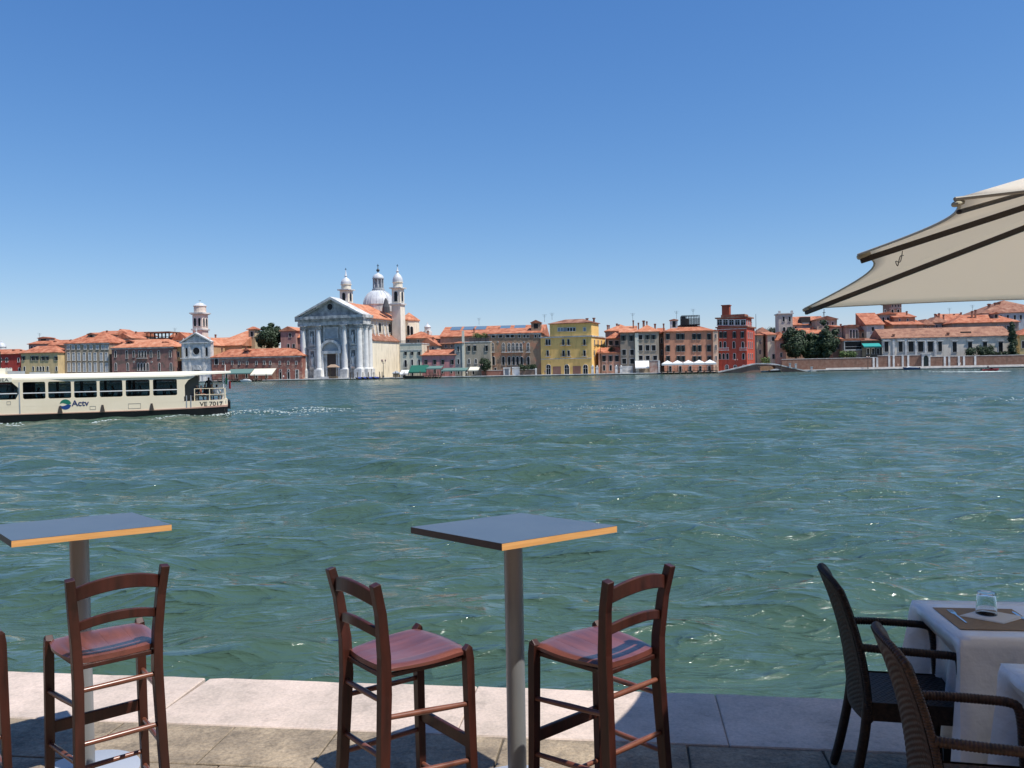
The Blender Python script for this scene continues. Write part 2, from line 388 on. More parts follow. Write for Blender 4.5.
# ================================================================= THE FAR BANK: building helpers
_WC = {}
def window_mesh(w, h, kind, frame, pane, fw):
    key = (round(w, 1), round(h, 1), kind, frame, pane)
    if key in _WC: return _WC[key]
    w, h = max(key[0], .4), max(key[1], .4)
    fr = MB(); pn = MB()
    if kind == 'a':
        fr.ring([(a, b) for a, b in arch_poly(w+2*fw, h+fw)], arch_poly(w, h), -.13, .05); pn.prism(arch_poly(w+.02, h+.01), -.045, .03)
    elif kind == 'o':
        fr.ring(circ(w/2+fw, 0, w/2), circ(w/2, 0, w/2), -.13, .05); pn.prism(circ(w/2+.01, 0, w/2), -.045, .03)
    else:
        fr.box(-w/2-fw, -w/2, -.13, .05, 0, h).box(w/2, w/2+fw, -.13, .05, 0, h).box(-w/2-fw, w/2+fw, -.15, .05, h, h+fw)
        pn.box(-w/2, w/2, -.045, .03, 0, h)
    if kind != 'o': fr.box(-w/2-fw-.1, w/2+fw+.1, -.22, .05, -fw*.8, 0)
    gl = MB(); gl.box(-.035, .035, -.075, -.045, 0.02, h-.02)
    if h > 1.2: gl.box(-w/2, -.035, -.07, -.045, h*.62, h*.62+.06).box(.035, w/2, -.07, -.045, h*.62, h*.62+.06)
    sh = MB(); 
    for sx in (-1, 1): sh.box(min(sx*(w/2+.02), sx*(w/2+w*.48)), max(sx*(w/2+.02), sx*(w/2+w*.48)), -.19, -.14, .02, h)
    r = (fr.mesh('window', M[frame]), pn.mesh('pane', M[pane]), gl.mesh('glazing_bar', M[frame]) if kind != 'o' else None, sh)
    _WC[key] = r; return r
_SH = {}
def add_window(T, x, z0, w, h, kind='r', frame='istria', pane='pane', shutters=None, y=0., fw=.12, rz=0):
    fm, pm, gm, shb = window_mesh(w, h, kind, frame, pane, fw)
    o = link('window', fm, T, (x, y, z0), rz); link('pane', pm, o)
    if gm and w > .9 and frame == 'white': link('glazing_bar', gm, o)
    if shutters:
        k = (round(w, 1), round(h, 1), shutters)
        if k not in _SH:
            w, h = max(k[0], .4), max(k[1], .4); a = MB().box(w/2+.02, w/2+w*.45, -.19, -.135, .02, h).mesh('shutter', M[shutters]); b = MB().box(-w/2-w*.45, -w/2-.02, -.19, -.135, .02, h).mesh('shutter', M[shutters]); _SH[k] = (a, b)
        for q in _SH[k]: link('shutter', q, o)
    return o
def roof_mesh(kind, x0, x1, y0, y1, z, h, ov=.5):
    b = MB(); X0, X1, Y0, Y1 = x0-ov, x1+ov, y0-ov, y1+ov; t = .22; dx = (X1-X0); dy = (Y1-Y0); my = (Y0+Y1)/2; mx = (X0+X1)/2
    if kind == 'hip':
        if dx > dy: i = dy/2*.9; R = [(X0+i, my, z+h), (X1-i, my, z+h)]
        else: i = dx/2*.9; R = [(mx, Y0+i, z+h), (mx, Y1-i, z+h)]
        V = [(X0, Y0, z), (X1, Y0, z), (X1, Y1, z), (X0, Y1, z)]; V = [(a, c, d) for a, c, d in V]+[(a, c, d+t) for a, c, d in V]+R
        if dx > dy: fs = [(4, 5, 9, 8), (6, 7, 8, 9), (5, 6, 9), (7, 4, 8)]
        else: fs = [(4, 5, 8), (5, 6, 9, 8), (6, 7, 9), (7, 4, 8, 9)]
        b.add(V, fs+[(0, 1, 2, 3), (0, 1, 5, 4), (1, 2, 6, 5), (2, 3, 7, 6), (3, 0, 4, 7)])
    elif kind == 'gable':   # ridge along the facade
        b.prism([(Y0, z), (Y1, z), (Y1, z+t), (my, z+h), (Y0, z+t)], X0, X1, 'x')
    elif kind == 'front':   # gable end to the water
        b.prism([(X0, z), (X1, z), (X1, z+t), (mx, z+h), (X0, z+t)], Y0, Y1, 'y')
    elif kind == 'shed':    # slopes up away from the water
        b.prism([(Y0, z), (Y1, z), (Y1, z+h), (Y0, z+t)], X0, X1, 'x')
    else:
        b.box(X0, X1, Y0, Y1, z, z+max(h, .35))
    return b
class House:
    def __init__(s, name, label, cat, x0, x1, eave, ridge, wall, off=8, depth=12, a=8, roof='hip', rmat='tile', base=None, group=None, wins=(), ov=.5, chim=(), band=None, cornice=None, walln='wall', ymin=0):
        P = far_point((x0+x1)/2, off); s.p = p = Plane(P, R_(a), x0)
        s.T = empty(name, p.O, -R_(a), label, cat, group)
        s.L = L = p.x(x1); s.D = depth; s.xm = (x0+x1)/2
        s.H = H = p.z(s.xm, eave); Hr = p.z(s.xm, ridge, depth/2 if roof in('hip', 'gable') else (0 if roof in ('front', 'flat') else depth))-H
        s.rh = max(Hr, .3)
        wz0 = -.3 if base is None else p.z(s.xm, base)
        w = MB().box(0, L, 0, depth, wz0, H)
        if roof == 'front': w.prism([(0.02, H), (L-.02, H), (L/2, H+s.rh-.15)], .02, depth-.02)
        s.wall = w.build(walln, wall, s.T)
        s.roof = roof_mesh(roof, 0, L, 0, depth, H, s.rh, ov).build('roof', M[rmat] if isinstance(rmat, str) else rmat, s.T)
        if cornice: MB().box(-.25, L+.25, -.28, -.002, H-.45, H-.02).build('cornice', M[cornice], s.T)
        if band:
            for bz in band: z = p.z(s.xm, bz); MB().box(-.05, L+.05, -.12, -.002, z-.12, z+.12).build('string_course', M['istria'], s.T)
        for wn in wins: s.row(*wn[:4], **(wn[4] if len(wn) > 4 else {}))
        for c in chim: s.chimney(*c)
    def row(s, y0, y1, w, xs, kind='r', frame='istria', pane='pane', shutters=None, y=0., name=None, balcony=None):
        p = s.p; sc = p.x(s.xm+1)-p.x(s.xm)
        for x in xs:
            z1, z0 = p.z(x, y0), p.z(x, y1)
            add_window(s.T, p.x(x), z0, w*sc, z1-z0, kind, frame, pane, shutters, y)
            if balcony: s.balcony(p.x(x)-w*sc*.9, p.x(x)+w*sc*.9, z0)
    def balcony(s, x0, x1, z, m='istria', rail='dark', d=.8):
        b = MB().box(x0, x1, -d, -.01, z-.2, z-.04).build('balcony', M[m], s.T); r = MB()
        n = max(3, int((x1-x0)/.35))
        for i in range(n+1):
            x = x0+(x1-x0)*i/n; r.box(x-.03, x+.03, -d+.02, -d+.08, z-.04, z+.8)
        r.box(x0, x1, -d, -d+.1, z+.8, z+.88).box(x0, x0+.08, -d+.1, -.01, z+.8, z+.88).box(x1-.08, x1, -d+.1, -.01, z+.8, z+.88)
        r.build('railing', M[rail], b)
    def chimney(s, px, y0, w=1.4, yy=.5, ca='chimney_brick', ybase=None):
        p = s.p; back = s.D*yy; x, z1 = p.m(px, y0, back); sc = (p.x(px+1)-p.x(px)); W_ = max(.5, w*sc); z0 = s.H+.1; h = z1
        b = MB().box(x-W_/2, x+W_/2, back-W_/2, back+W_/2, z0, h-.5).add([(x-W_/2, back-W_/2, h-.5), (x+W_/2, back-W_/2, h-.5), (x+W_/2, back+W_/2, h-.5), (x-W_/2, back+W_/2, h-.5), (x-W_*.8, back-W_*.8, h-.1), (x+W_*.8, back-W_*.8, h-.1), (x+W_*.8, back+W_*.8, h-.1), (x-W_*.8, back+W_*.8, h-.1)], [(0, 1, 5, 4), (1, 2, 6, 5), (2, 3, 7, 6), (3, 0, 4, 7), (4, 5, 6, 7)])
        b.box(x-W_*.5, x+W_*.5, back-W_*.5, back+W_*.5, h-.1, h+.05)
        b.build('chimney', mat(ca, (.30, .15, .10), .9), s.roof)
    def dormer(s, x0, x1, y0, y1, yy=.3, wall=None, roofh=.7, win=True, rmat='tile'):
        """a little roof house: its own walls, a gable roof and a window"""
        p = s.p; bk = s.D*yy; a, z1 = p.m(x0, y0, bk); c, _ = p.m(x1, y0, bk); z0 = p.z((x0+x1)/2, y1, bk)-1.2; z1 -= roofh*.6
        d = MB().box(a, c, bk, bk+3.5, z0, z1).build('dormer', wall or s.wall.data.materials[0], s.roof)
        # the dormer's roof and window are flush pieces of the dormer mesh's own children level: kept in one small roof piece
        roof_mesh('front', a, c, bk, bk+3.5, z1, roofh, .3).build('dormer_roof', M[rmat], s.roof)
        if win: MB().box((a+c)/2-(c-a)*.22, (a+c)/2+(c-a)*.22, bk-.04, bk+.1, z0+1.3, z1-.25).build('dormer_window', M['pane'], s.roof)
def antenna(px, y0, y1, off, grp='rooftop aerials', label=None):
    P = far_point(px, off); p = Plane(P, FA, px); z1, z0 = p.z(px, y0), p.z(px, y1)
    b = MB().tube([(0, 0, 0), (0, 0, z1-z0)], .05, 6)
    for k, w in ((.05, .9), (.5, .7), (.9, .5)): b.bar((-w, 0, z1-z0-k), (w, 0, z1-z0-k), .05, .05)
    o = b.build('television_aerial', M['dark'], None, (P.x, P.y, z0+FZ)); tag(o, label or 'thin dark television aerial on a roof across the water', 'aerial', grp); return o

def tree(px, ytop, ybot, wpx, off, name='tree', label='', leaf='leaf', n=1500, group=None, crown_low=.12, seed=1, shape='round', dsc=1., kind_='tree', base=True, lsz=.55):
    P = far_point(px, off); p = Plane(P, FA, px); sc = p.x(px+1)-p.x(px); Ht = p.z(px, ytop); Hb = p.z(px, ybot); Wd = wpx*sc
    r = random.Random(seed); T = empty(name, p.O, 0, label, kind_, group)
    zc0 = Hb; n = int(n*2.2)
    tr = MB(); th = Hb+(Ht-Hb)*.55
    tr.tube([(0, 0, -.2), (.1, .05, th*.35), (-.1, 0, th*.7), (.05, 0, th)], [Wd*.035+.12, Wd*.03+.08, Wd*.02+.05, .05], 8)
    for k in range(7):
        z = Hb+(Ht-Hb)*r.uniform(.05, .45); a = r.uniform(0, 6.28); l = Wd*.32
        tr.tube([(0, 0, z), (l*.5*math.cos(a), l*.5*math.sin(a), z+l*.35), (l*math.cos(a), l*math.sin(a), z+l*.6)], [.14, .09, .03], 6)
    tr.build('trunk', M['bark'], T)
    # crown: leaf tufts sprinkled over many sub-clumps
    cl = []
    for k in range(44 if shape != 'cypress' else 22):
        if shape == 'cypress':
            t = (k+.5)/22; z = Hb+(Ht-Hb)*t; rad = Wd/2*(1-.75*t**2.2)*.55; a = r.uniform(0, 6.28); cl.append((rad*.7*math.cos(a), rad*.7*math.sin(a), z, rad*1.05+.25))
        elif shape == 'bush':
            cl.append((r.uniform(-.42, .42)*Wd, r.uniform(-.3, .3)*Wd*dsc, Hb+(Ht-Hb)*r.uniform(.15, .72), (Ht-Hb)*r.uniform(.2, .34)))
        else:
            while 1:
                x, y, z = (r.uniform(-1, 1) for _ in range(3))
                if x*x+y*y+z*z < 1: break
            w = 1 if z < .2 else .92
            cl.append((x*Wd*.44*w, y*Wd*.44*dsc*w, (Ht+Hb)/2+z*(Ht-Hb)*.50, Wd*r.uniform(.07, .17)))
    v = []; f = []
    for i in range(n):
        cx, cy, cz, R = cl[i % len(cl)]
        if shape == 'round' and i % 5 == 0: cx, cy, cz, R = 0, 0, (Ht+Hb)/2, Wd*.47
        elif i % 7 == 3: R *= 1.35
        while 1:
            x, y, z = (r.uniform(-1, 1) for _ in range(3)); q = x*x+y*y+z*z
            if .15 < q < 1: break
        c = Vector((cx+x*R, cy+y*R, cz+z*R*.85)); s_ = lsz*r.uniform(.5, 1.1)
        nrm = Vector((x+r.uniform(-.5, .5), y+r.uniform(-.5, .5), z+r.uniform(-.2, .9))).normalized(); a = nrm.orthogonal().normalized(); a.rotate(Matrix.Rotation(r.uniform(0, 6.28), 3, nrm)); b_ = nrm.cross(a)
        k = len(v); v += [c-a*s_*.5, c-b_*s_*.3+nrm*.08, c+a*s_*.5, c+b_*s_*.3]; f.append((k, k+1, k+2, k+3))
    c = MB(); c.v = [tuple(x) for x in v]; c.f = f; c.mi = [0]*len(f); c.build('crown', M[leaf], T, fix=False)
    return T
# ================================================================= THE FAR BANK: houses, left to right
ST = stucco
BK = 'houses along the far waterfront'; BH = 'houses standing behind the waterfront row'
ochre_red = ST('red_plaster', (.42, .055, .045), (.36, .06, .05))
House('red_house', 'bright red house with white framed windows, leftmost on the far bank, above the boat', 'house', -26, 21, 354.5, 349.5, ochre_red, 7, 11, wins=[(358, 362, 1.8, [-20, -12, 0.2, 6.6, 18.5], dict(frame='white')), (368, 372.4, 1.8, [-20, -12, 0, 6.3, 10, 19], dict(frame='white'))], chim=[(13.5, 349.5, 1.3, .3), (21, 349.8, 1.1, .3)], group=BK)
# white dome of a church far off
P_ = far_point(2.5, 120); p_ = Plane(P_, FA, 2.5); sc_ = p_.x(3.5)-p_.x(2.5); Tz = empty('church_cupola', p_.O, 0, 'small white church cupola peeping over the red house roof at far left', 'cupola')
MB().lathe([(3.6*sc_, 0), (3.6*sc_, p_.z(2.5, 347.3)), (4*sc_, p_.z(2.5, 347)), (3.9*sc_, p_.z(2.5, 346.4))], n=20).build('drum', M['istria'], Tz)
MB().lathe([(3.5*sc_, p_.z(2.5, 346.4)), (3.2*sc_, p_.z(2.5, 344.7)), (2*sc_, p_.z(2.5, 343.2)), (.7*sc_, p_.z(2.5, 342.6)), (.6*sc_, p_.z(2.5, 341)), (.1, p_.z(2.5, 340))], n=20).build('dome', M['dome'], Tz, smooth=True)
House('yellow_house', 'low yellow house with sunlit right side and small dark windows, right of the red house', 'house', 21.5, 57.5, 353, 346, ST('olive_yellow_plaster', (.66, .50, .26), (.56, .42, .23)), 4, 9, wins=[
    (356.3, 360.2, 2.1, [23.2, 32.4, 36.7, 42.6, 46.9, 55.9], dict(shutters='shutter')), (366.4, 371, 1.6, [24, 32.8, 37.3, 40.2, 43, 47.3, 56], dict(kind='a'))], group=BK)
hb = House('grey_house', 'grey house with dark attic windows behind the low yellow house', 'house', 29.5, 52, 344.2, 338.5, ST('grey_plaster', (.30, .28, .25)), 22, 14, wins=[(346, 349.2, 2, [32, 35.2, 38.5])], group=BH)
hb.dormer(38, 49, 337.5, 341, .15)
House('ochre_gable_house', 'small orange roofed house between the grey house and the beige palazzo', 'house', 50, 66, 345.5, 340, ST('apricot_plaster', (.55, .36, .22)), 20, 12, roof='gable', group=BH, chim=[(55, 341, 1.6, .3), (70.5, 340, 1.2, .3)])
beige = House('beige_palazzo', 'beige palazzo with three rows of white framed windows behind the boat', 'palazzo', 65.5, 109.2, 343.4, 332.8, ST('beige_brown_plaster', (.40, .33, .24), (.30, .24, .18)), 8, 15, cornice='istria_grey', wins=[
    (345.4, 349.3, 2.3, [68.5, 73.3, 78.8, 85.4, 91.4, 97.6, 103, 107], dict(frame='white', pane='pane_pale')),
    (352.8, 360.4, 2.3, [68.6, 73.6, 78.8, 84.2, 89.7, 95.1, 101.2, 106.3], dict(frame='white', pane='pane_pale')), (363.2, 371.6, 2.3, [68.6, 73.6, 78.8, 84.2, 89.7, 95.1, 101.2, 106.3], dict(frame='white', pane='pane_pale'))], group=BK, chim=[(81, 338.6, 1.2, .2), (71, 339.6, 1.1, .3)])
beige.dormer(87.5, 94.5, 333.5, 339, .25)
for (x0, x1, e, r, off, rf, lab, c) in [
    (97, 113, 335, 331, 34, 'gable', 'orange roof with a flat ridge behind the beige palazzo', (.45, .33, .24)),
    (112, 125, 334.5, 329.6, 46, 'hip', 'peaked brown roof topping the cluster right of the beige palazzo', (.42, .28, .2)),
    (117, 131, 338.6, 333.2, 30, 'front', 'small gabled house with pale front, below the peaked brown roof', (.6, .5, .38)),
    (127, 141, 336, 332, 42, 'gable', 'long low orange roof left of the roof terrace', (.45, .3, .2)),
    (168, 181, 340, 333, 32, 'gable', 'orange roof between the roof terrace and the cream gable', (.5, .36, .25))]:
    House('back_house', lab, 'house', x0, x1, e, r, ST('back_plaster_%d' % int(c[0]*100+c[1]*1000), c), off, 12, roof=rf, group=BH, chim=[((x0+x1)/2+2, r-.5, 1, .3)], wins=[(e+1.5, e+4, 1.4, [x0+3, (x0+x1)/2, x1-3])])
al = House('roof_terrace_house', 'dark wooden roof terrace under a long flat tiled canopy, above the mauve house', 'house', 143, 168, 340.8, 337.6, ST('umber_plaster', (.22, .15, .11)), 24, 12, group=BH)
a0, a1 = al.p.x(144.5), al.p.x(166.5); z0, z1 = al.H+.6, al.p.z(155, 332.6)
b = MB(); 
for k in range(7):
    x = a0+(a1-a0)*k/6; b.box(x-.12, x+.12, 2, 2.24, z0-.8, z1).box(x-.12, x+.12, 8, 8.24, z0-.8, z1)
b.box(a0, a1, 2, 2.2, z0+1, z0+1.2); b.build('terrace_frame', M['darkwood'], al.T)
MB().box(a0, a1, 1.9, 8.3, z0-.2, z0).build('terrace_floor', M['darkwood'], al.T)
MB().box(a0-.7, a1+.7, 1, 9.2, z1+.003, z1+.45).build('canopy', M['tile_old'], al.T)
mauve = House('mauve_house', 'mauve brick palace with pointed white framed windows and stained plaster, behind the boat', 'palazzo', 112.2, 173.2, 347.6, 339.5, ST('mauve_plaster', (.30, .165, .135), (.24, .13, .115), patch=(.17, .12, .10)), 7, 13, rmat='tile_pale', cornice='istria_grey', wins=[
    (350.8, 357.2, 1.7, [115.5, 133.8, 139.3, 142.4, 145.5, 151, 170.2], dict(kind='a')), (350.6, 358.4, 1.7, [126.8, 158.8], dict(kind='a')),
    (363, 370.6, 1.7, [115.5, 127.5, 138, 141.2, 144.2, 147.5, 159, 170.7], dict(kind='a')), (360.8, 362.6, 1.2, [133.7, 151.5], dict(kind='o'))], group=BK, chim=[(122, 342, 1.1, .25), (133, 341.5, 1.1, .25), (163, 341.6, 1.2, .25)])
mauve.balcony(mauve.p.x(137), mauve.p.x(147.5), mauve.p.z(142, 358))
mauve.dormer(126, 131, 340.5, 344, .22); mauve.dormer(163, 169, 342, 345, .22, win=False)
House('cream_gable_house', 'cream gabled house end showing beside the small white church', 'house', 174.5, 187.5, 339.5, 332, ST('cream_plaster', (.66, .56, .40)), 20, 14, roof='front', group=BH, wins=[(341, 344, 1.4, [178, 183])])
House('amber_house', 'narrow amber house squeezed between the mauve palace and the white church', 'house', 173.6, 181.6, 347.4, 345, ST('amber_plaster', (.62, .42, .18), (.5, .33, .16)), 10, 10, roof='shed', group=BK, wins=[(352, 357, 1.5, [178.5])], base=361)

# small white church with its bell tower
P = far_point(196.5, 9); p = Plane(P, R_(9), 182); c_T = empty('small_church', p.O, -R_(9), 'small white church front with a round window, statues and a grey pediment', 'church')
zz = lambda y, b=0: p.z(196.5, y, b); W2 = p.x(211); k = W2/29
MB().box(0, W2, 0, 2, -.3, zz(342.6)).build('facade', M['istria'], c_T)
MB().box(1, W2-1, 2, 22, -.3, zz(345.5)).build('nave_wall', ST('orange_plaster', (.62, .40, .22)), c_T)
MB().prism([(1-.4, zz(345.5)), (W2-.6, zz(345.5)), (W2/2, zz(336.5))], 2.01, 22.4).build('roof', M['tile_pale'], c_T)
MB().prism([(.3, zz(342.6)), (W2-.3, zz(342.6)), (W2/2, zz(334))], .2, 2).build('pediment', M['istria_grey'], c_T)
b = MB(); b.bar((-.5, .4, zz(342.3)), (W2/2, .4, zz(333)), 2, .45, (0, 0, 1)).bar((W2+.5, .4, zz(342.3)), (W2/2, .4, zz(333)), 2, .45).box(-.5, W2+.5, -.5, -.002, zz(343.2), zz(342.3)).box(-.4, W2+.4, -.5, -.003, zz(358.6), zz(357.6)).box(-.2, W2+.2, -.3, -.003, zz(372), zz(371)); b.build('cornice', M['istria'], c_T)
for xx in (183.6, 189.6, 203.6, 209.4): x = p.x(xx); MB().box(x-.45, x+.45, -.25, -.003, -.3, zz(358.7)).build('pilaster', M['istria'], c_T); MB().box(x-.45, x+.45, -.25, -.003, zz(357.5), zz(343.3)).build('pilaster', M['istria'], c_T)
add_window(c_T, W2*.505, zz(354.6), 6.6*k, 6.6*k, 'o', 'istria_grey', y=0)
for xx in (186.6, 206.6): add_window(c_T, p.x(xx), zz(356.2), 2*k, zz(347.5)-zz(356.2), 'a', 'istria')
MB().prism(circ(4.6*k, p.x(196.5), zz(370), 24)[:13], -.5, -.004).build('lunette', M['istria_grey'], c_T)
add_window(c_T, p.x(196.5), -.1, 5*k, zz(370.2), 'r', 'istria', 'shutter_brown')
add_window(c_T, p.x(196.5), zz(369.8), 6*k, 2.6*k, 'a', 'istria_grey')
def statue(name, parent, x, y, z, h, m):
    s = h/2.2
    return MB().lathe([(.34*s, 0), (.36*s, .12*s), (.25*s, .5*s), (.30*s, 1.0*s), (.34*s, 1.45*s), (.30*s, 1.6*s), (.11*s, 1.72*s), (.16*s, 1.85*s), (.17*s, 2.0*s), (.08*s, 2.2*s)], n=8).bar((-.3*s, 0, 1.45*s), (-.5*s, -.12*s, 1.0*s), .13*s, .13*s).bar((.3*s, 0, 1.45*s), (.42*s, -.2*s, 1.75*s), .13*s, .13*s).build(name, m, parent, (x, y, z), smooth=False)
statue('statue', c_T, W2/2, .5, zz(333.4), 2.1, M['istria']); statue('statue', c_T, .6, .6, zz(342.4), 1.9, M['istria']); statue('statue', c_T, W2-.6, .6, zz(342.4), 1.9, M['istria'])
P = far_point(200, 30); p = Plane(P, R_(12), 193.8); bt = empty('bell_tower', p.O, -R_(12), 'slender pinkish bell tower with twin arches and round lead cap, behind the small church', 'bell tower')
zz = lambda y: p.z(201, y); w = p.x(202.6)*1.02; pk = ST('pale_pink_plaster', (.80, .68, .58), (.70, .57, .48)); c = w/2
MB().box(0, w, 0, w, -.5, zz(328.8)).build('shaft', pk, bt)
MB().box(-.5, w+.5, -.5, w+.5, zz(330.2), zz(328.6)).box(-.9, w+.9, -.9, w+.9, zz(313.6), zz(312.3)).box(-.5, w+.5, -.5, w+.5, zz(314.4), zz(313.6)-.003).build('cornice', M['istria'], bt)
MB().box(0, w, 0, w, zz(328.6)+.003, zz(314.4)-.003).build('belfry', pk, bt)
for xx in (.27, .73):
    add_window(bt, w*xx, zz(326), w*.25, zz(317.8)-zz(326), 'a', 'istria', y=0, fw=.14); add_window(bt, w, zz(326), w*.25, zz(317.8)-zz(326), 'a', 'istria', fw=.14, rz=R_(90)); bt_last = COL.objects[-1]
for o in kids(bt):
    if o.name.startswith('window') and abs(o.rotation_euler.z) > 1: o.location.y = c-w*.23 if not o.get('_d') else c
tw = [o for o in kids(bt) if o.name.startswith('window') and abs(o.rotation_euler.z) > 1]
for o, q in zip(tw, (.27, .73)): o.location.y = w*q
r_ = w*.56; MB().lathe([(r_, zz(312.3)), (r_, zz(306.2)), (r_*1.1, zz(306)), (r_*1.1, zz(305.4))], c, c, 16).build('drum', pk, bt)
MB().lathe([(r_*1.08, zz(305.4)), (r_*.9, zz(304.2)), (r_*.5, zz(302.7)), (.15, zz(302)), (.08, zz(299.5))], c, c, 16).build('cap', M['dome'], bt, smooth=True)
MB().box(c-.5, c+.5, c-.06, c+.06, zz(300.1), zz(299.8)).build('cross', M['dark'], bt)

House('orange_hall', 'long hall with salmon roof and orange wall, right of the small church', 'hall', 209, 242, 346, 337.5, ST('orange_plaster', (.62, .40, .22)), 22, 15, roof='gable', rmat='tile_pale', group=BH, chim=[(215.5, 334.5, 1.2, .2)])
House('octagonal_hall', 'broad hall with pointed salmon roof and beige wall, behind the long brick building', 'hall', 229, 257, 338.8, 331, ST('sand_plaster', (.60, .47, .30)), 34, 22, rmat='tile_pale', group=BH)
tt = House('square_turret', 'small square turret with a tiled cap and a dark opening, left of the big tree', 'turret', 249.5, 255.2, 329.6, 326.6, ST('sand_plaster', (.60, .47, .30)), 30, 4.5, group=BH, wins=[(331.4, 336.5, 2.4, [252.3])], ov=.7)
tree(270.5, 323.5, 349, 25, 26, 'round_tree', 'big round dark green tree beside the pink gabled house, left of the great church', n=6000, seed=3, lsz=.95, dsc=.8)
House('pink_gable_house', 'pink gabled house with small dark windows, behind the great church on its left', 'house', 281.5, 296, 331, 326.3, ST('dusty_pink_plaster', (.46, .27, .24)), 24, 14, roof='front', rmat='tile_pale', group=BH, wins=[(333.2, 337.2, 2, [290.5]), (344, 348, 2, [288.5, 294])])
House('pink_annex', 'pink annex with an orange roof between the pink gabled house and the great church', 'house', 296.5, 304, 338, 325, ST('dusty_pink_plaster', (.46, .27, .24)), 26, 10, roof='shed', rmat='tile_pale', group=BH)
lb = House('long_brick_building', 'long low brick building with orange roof and small square windows, left of the great church', 'building', 212, 301.5, 356.8, 348.6, ST('brick_red_plaster', (.30, .125, .095), (.24, .11, .09), patch=(.36, .22, .17)), 8, 11, cornice='istria_grey', wins=[
    (361.2, 364.6, 1.5, [223, 232, 239, 247, 256.3, 264, 270, 279.6, 288, 296]), (369.6, 370.8, 2, [280, 288]), (372, 379, 2.1, [280, 288]), (370, 378.6, 2.6, [296.6], dict(frame='white')), (372, 378, 2, [226, 236, 246, 256, 266])], group=BK, chim=[(246, 347, 1.6, .25), (222, 348, 1.2, .3)])
add_window(lb.T, lb.p.x(216.2), lb.p.z(216, 364.5), 1.5, 2.4, 'a', 'istria')
lb.dormer(243.6, 248.4, 349.5, 352.5, .15)
# ---------------------------------------------------------------- the great white church
A_ = R_(20); P = far_point(333, 11); p = Plane(P, A_, 300.8); g = empty('great_church', p.O, -A_, 'great white church with giant columns, a pediment, twin bell towers and a pale dome', 'church')
W_ = p.x(364.2); cx = W_/2; zz = lambda y, x=333, b=0: p.z(x, y, b); pm = W_/63.4
MG = M['istria_grey']; MI = M['istria']; MF = mat('facade_grey_stone', (.48, .47, .45), .85, col2=(.22, .22, .22), scale=.6)
zE0, zE1 = zz(325.2), zz(315.8)   # entablature
zCol0 = zz(370.2); zPed = zz(377.5)
MB().box(0, W_, 0, 5, -.3, zE0).build('facade', MF, g)
b = MB().box(-.25, W_+.25, -1.1, 5.2, zE0+.003, zE0+(zE1-zE0)*.36).box(-.15, W_+.15, -.95, 5.1, zE0+(zE1-zE0)*.36+.003, zE0+(zE1-zE0)*.68).box(-.9, W_+.9, -2.0, 6, zE0+(zE1-zE0)*.68+.003, zE1)
for i in range(46):
    x = -.9+(W_+1.8)*i/45; b.box(x-.16, x+.16, -1.7, -.96, zE0+(zE1-zE0)*.50, zE0+(zE1-zE0)*.68)
b.build('entablature', MG, g)
zA = zz(297.2, 332); AX = 1.1
MB().prism([(.2, zE1+.003), (W_-.2, zE1+.003), (cx+AX, zA-1)], -.5, 4).build('pediment', MF, g)
b = MB(); 
for sx in (-1, 1):
    e = (cx+sx*(W_/2+.9), zE1); t = (cx+AX, zA)
    L_ = math.hypot(e[0]-t[0], e[1]-t[1]); nx, nz = (t[1]-e[1])/L_*sx, (W_/2+1.5)/L_
    b.prism([e, t, (t[0], t[1]-1.0), (e[0]-sx*1.2, e[1])][::1], -2.2, 4.4)
    for i in range(24):
        q = (i+.8)/25; x, z = e[0]+(t[0]-e[0])*q, e[1]+(t[1]-e[1])*q; b.box(x-.16, x+.16, -1.5, -.51, z-1.35, z-.75)
b.build('raking_cornice', MI, g)
add_window(g, cx, zz(310), 5.6*pm, 5.6*pm, 'o', 'istria_grey', y=-.5)
colxs = [305.2, 320.4, 346.4, 360.8]
def column(x, y, r, z0, z1, name='column'):
    h = z1-z0
    c = MB().box(x-r*1.35, x+r*1.35, y-r*1.35, y+r*1.35, z0, z0+.35).lathe([(r*1.3, z0+.353), (r*1.25, z0+.6), (r*1.02, z0+.8), (r, z0+h*.3), (r*.86, z1-2.0), (r*.98, z1-1.93), (r*.9, z1-1.8)], x, y, 20).build(name, M['white_marble'], g, smooth=True)
    k = MB().lathe([(r*.86, z1-1.8), (r*1.05, z1-1.3), (r*.95, z1-1.2), (r*1.2, z1-.6), (r*1.1, z1-.5), (r*1.4, z1-.22)], x, y, 12)
    for i in range(8):
        t = i*math.pi/4; k.box(x+r*1.1*math.cos(t)-.14, x+r*1.1*math.cos(t)+.14, y+r*1.1*math.sin(t)-.14, y+r*1.1*math.sin(t)+.14, z1-1.3, z1-.8)
    k.box(x-r*1.35, x+r*1.35, y-r*1.35, y+r*1.35, z1-.22, z1-.003); k.build('capital', MG, c); return c
M['white_marble'] = mat('white_marble', (.76, .75, .72), .6, col2=(.60, .60, .58), scale=.5, amt=.4)
rc = 2.45*pm
for xx in colxs:
    x = p.x(xx); column(x, -.9, rc, zCol0, zE0)
    MB().box(x-rc*1.45, x+rc*1.45, -2.6, .5, -.2, zCol0-.003).build('pedestal', MI, g)
# right hand return with its own two shafts
for yy in (.9, 3.9): column(W_+.3, yy, rc*.9, zCol0, zE0); MB().box(W_-.6, W_+1.6, yy-1.2, yy+1.2, -.2, zCol0-.003).build('pedestal', MI, g)
for xx, wd in ((302.2, .9), (324.8, .6), (342, .6), (363.4, .7)): x = p.x(xx); MB().box(x-wd/2, x+wd/2, -.32, -.003, zCol0, zE0-.01).build('pilaster', MI, g)
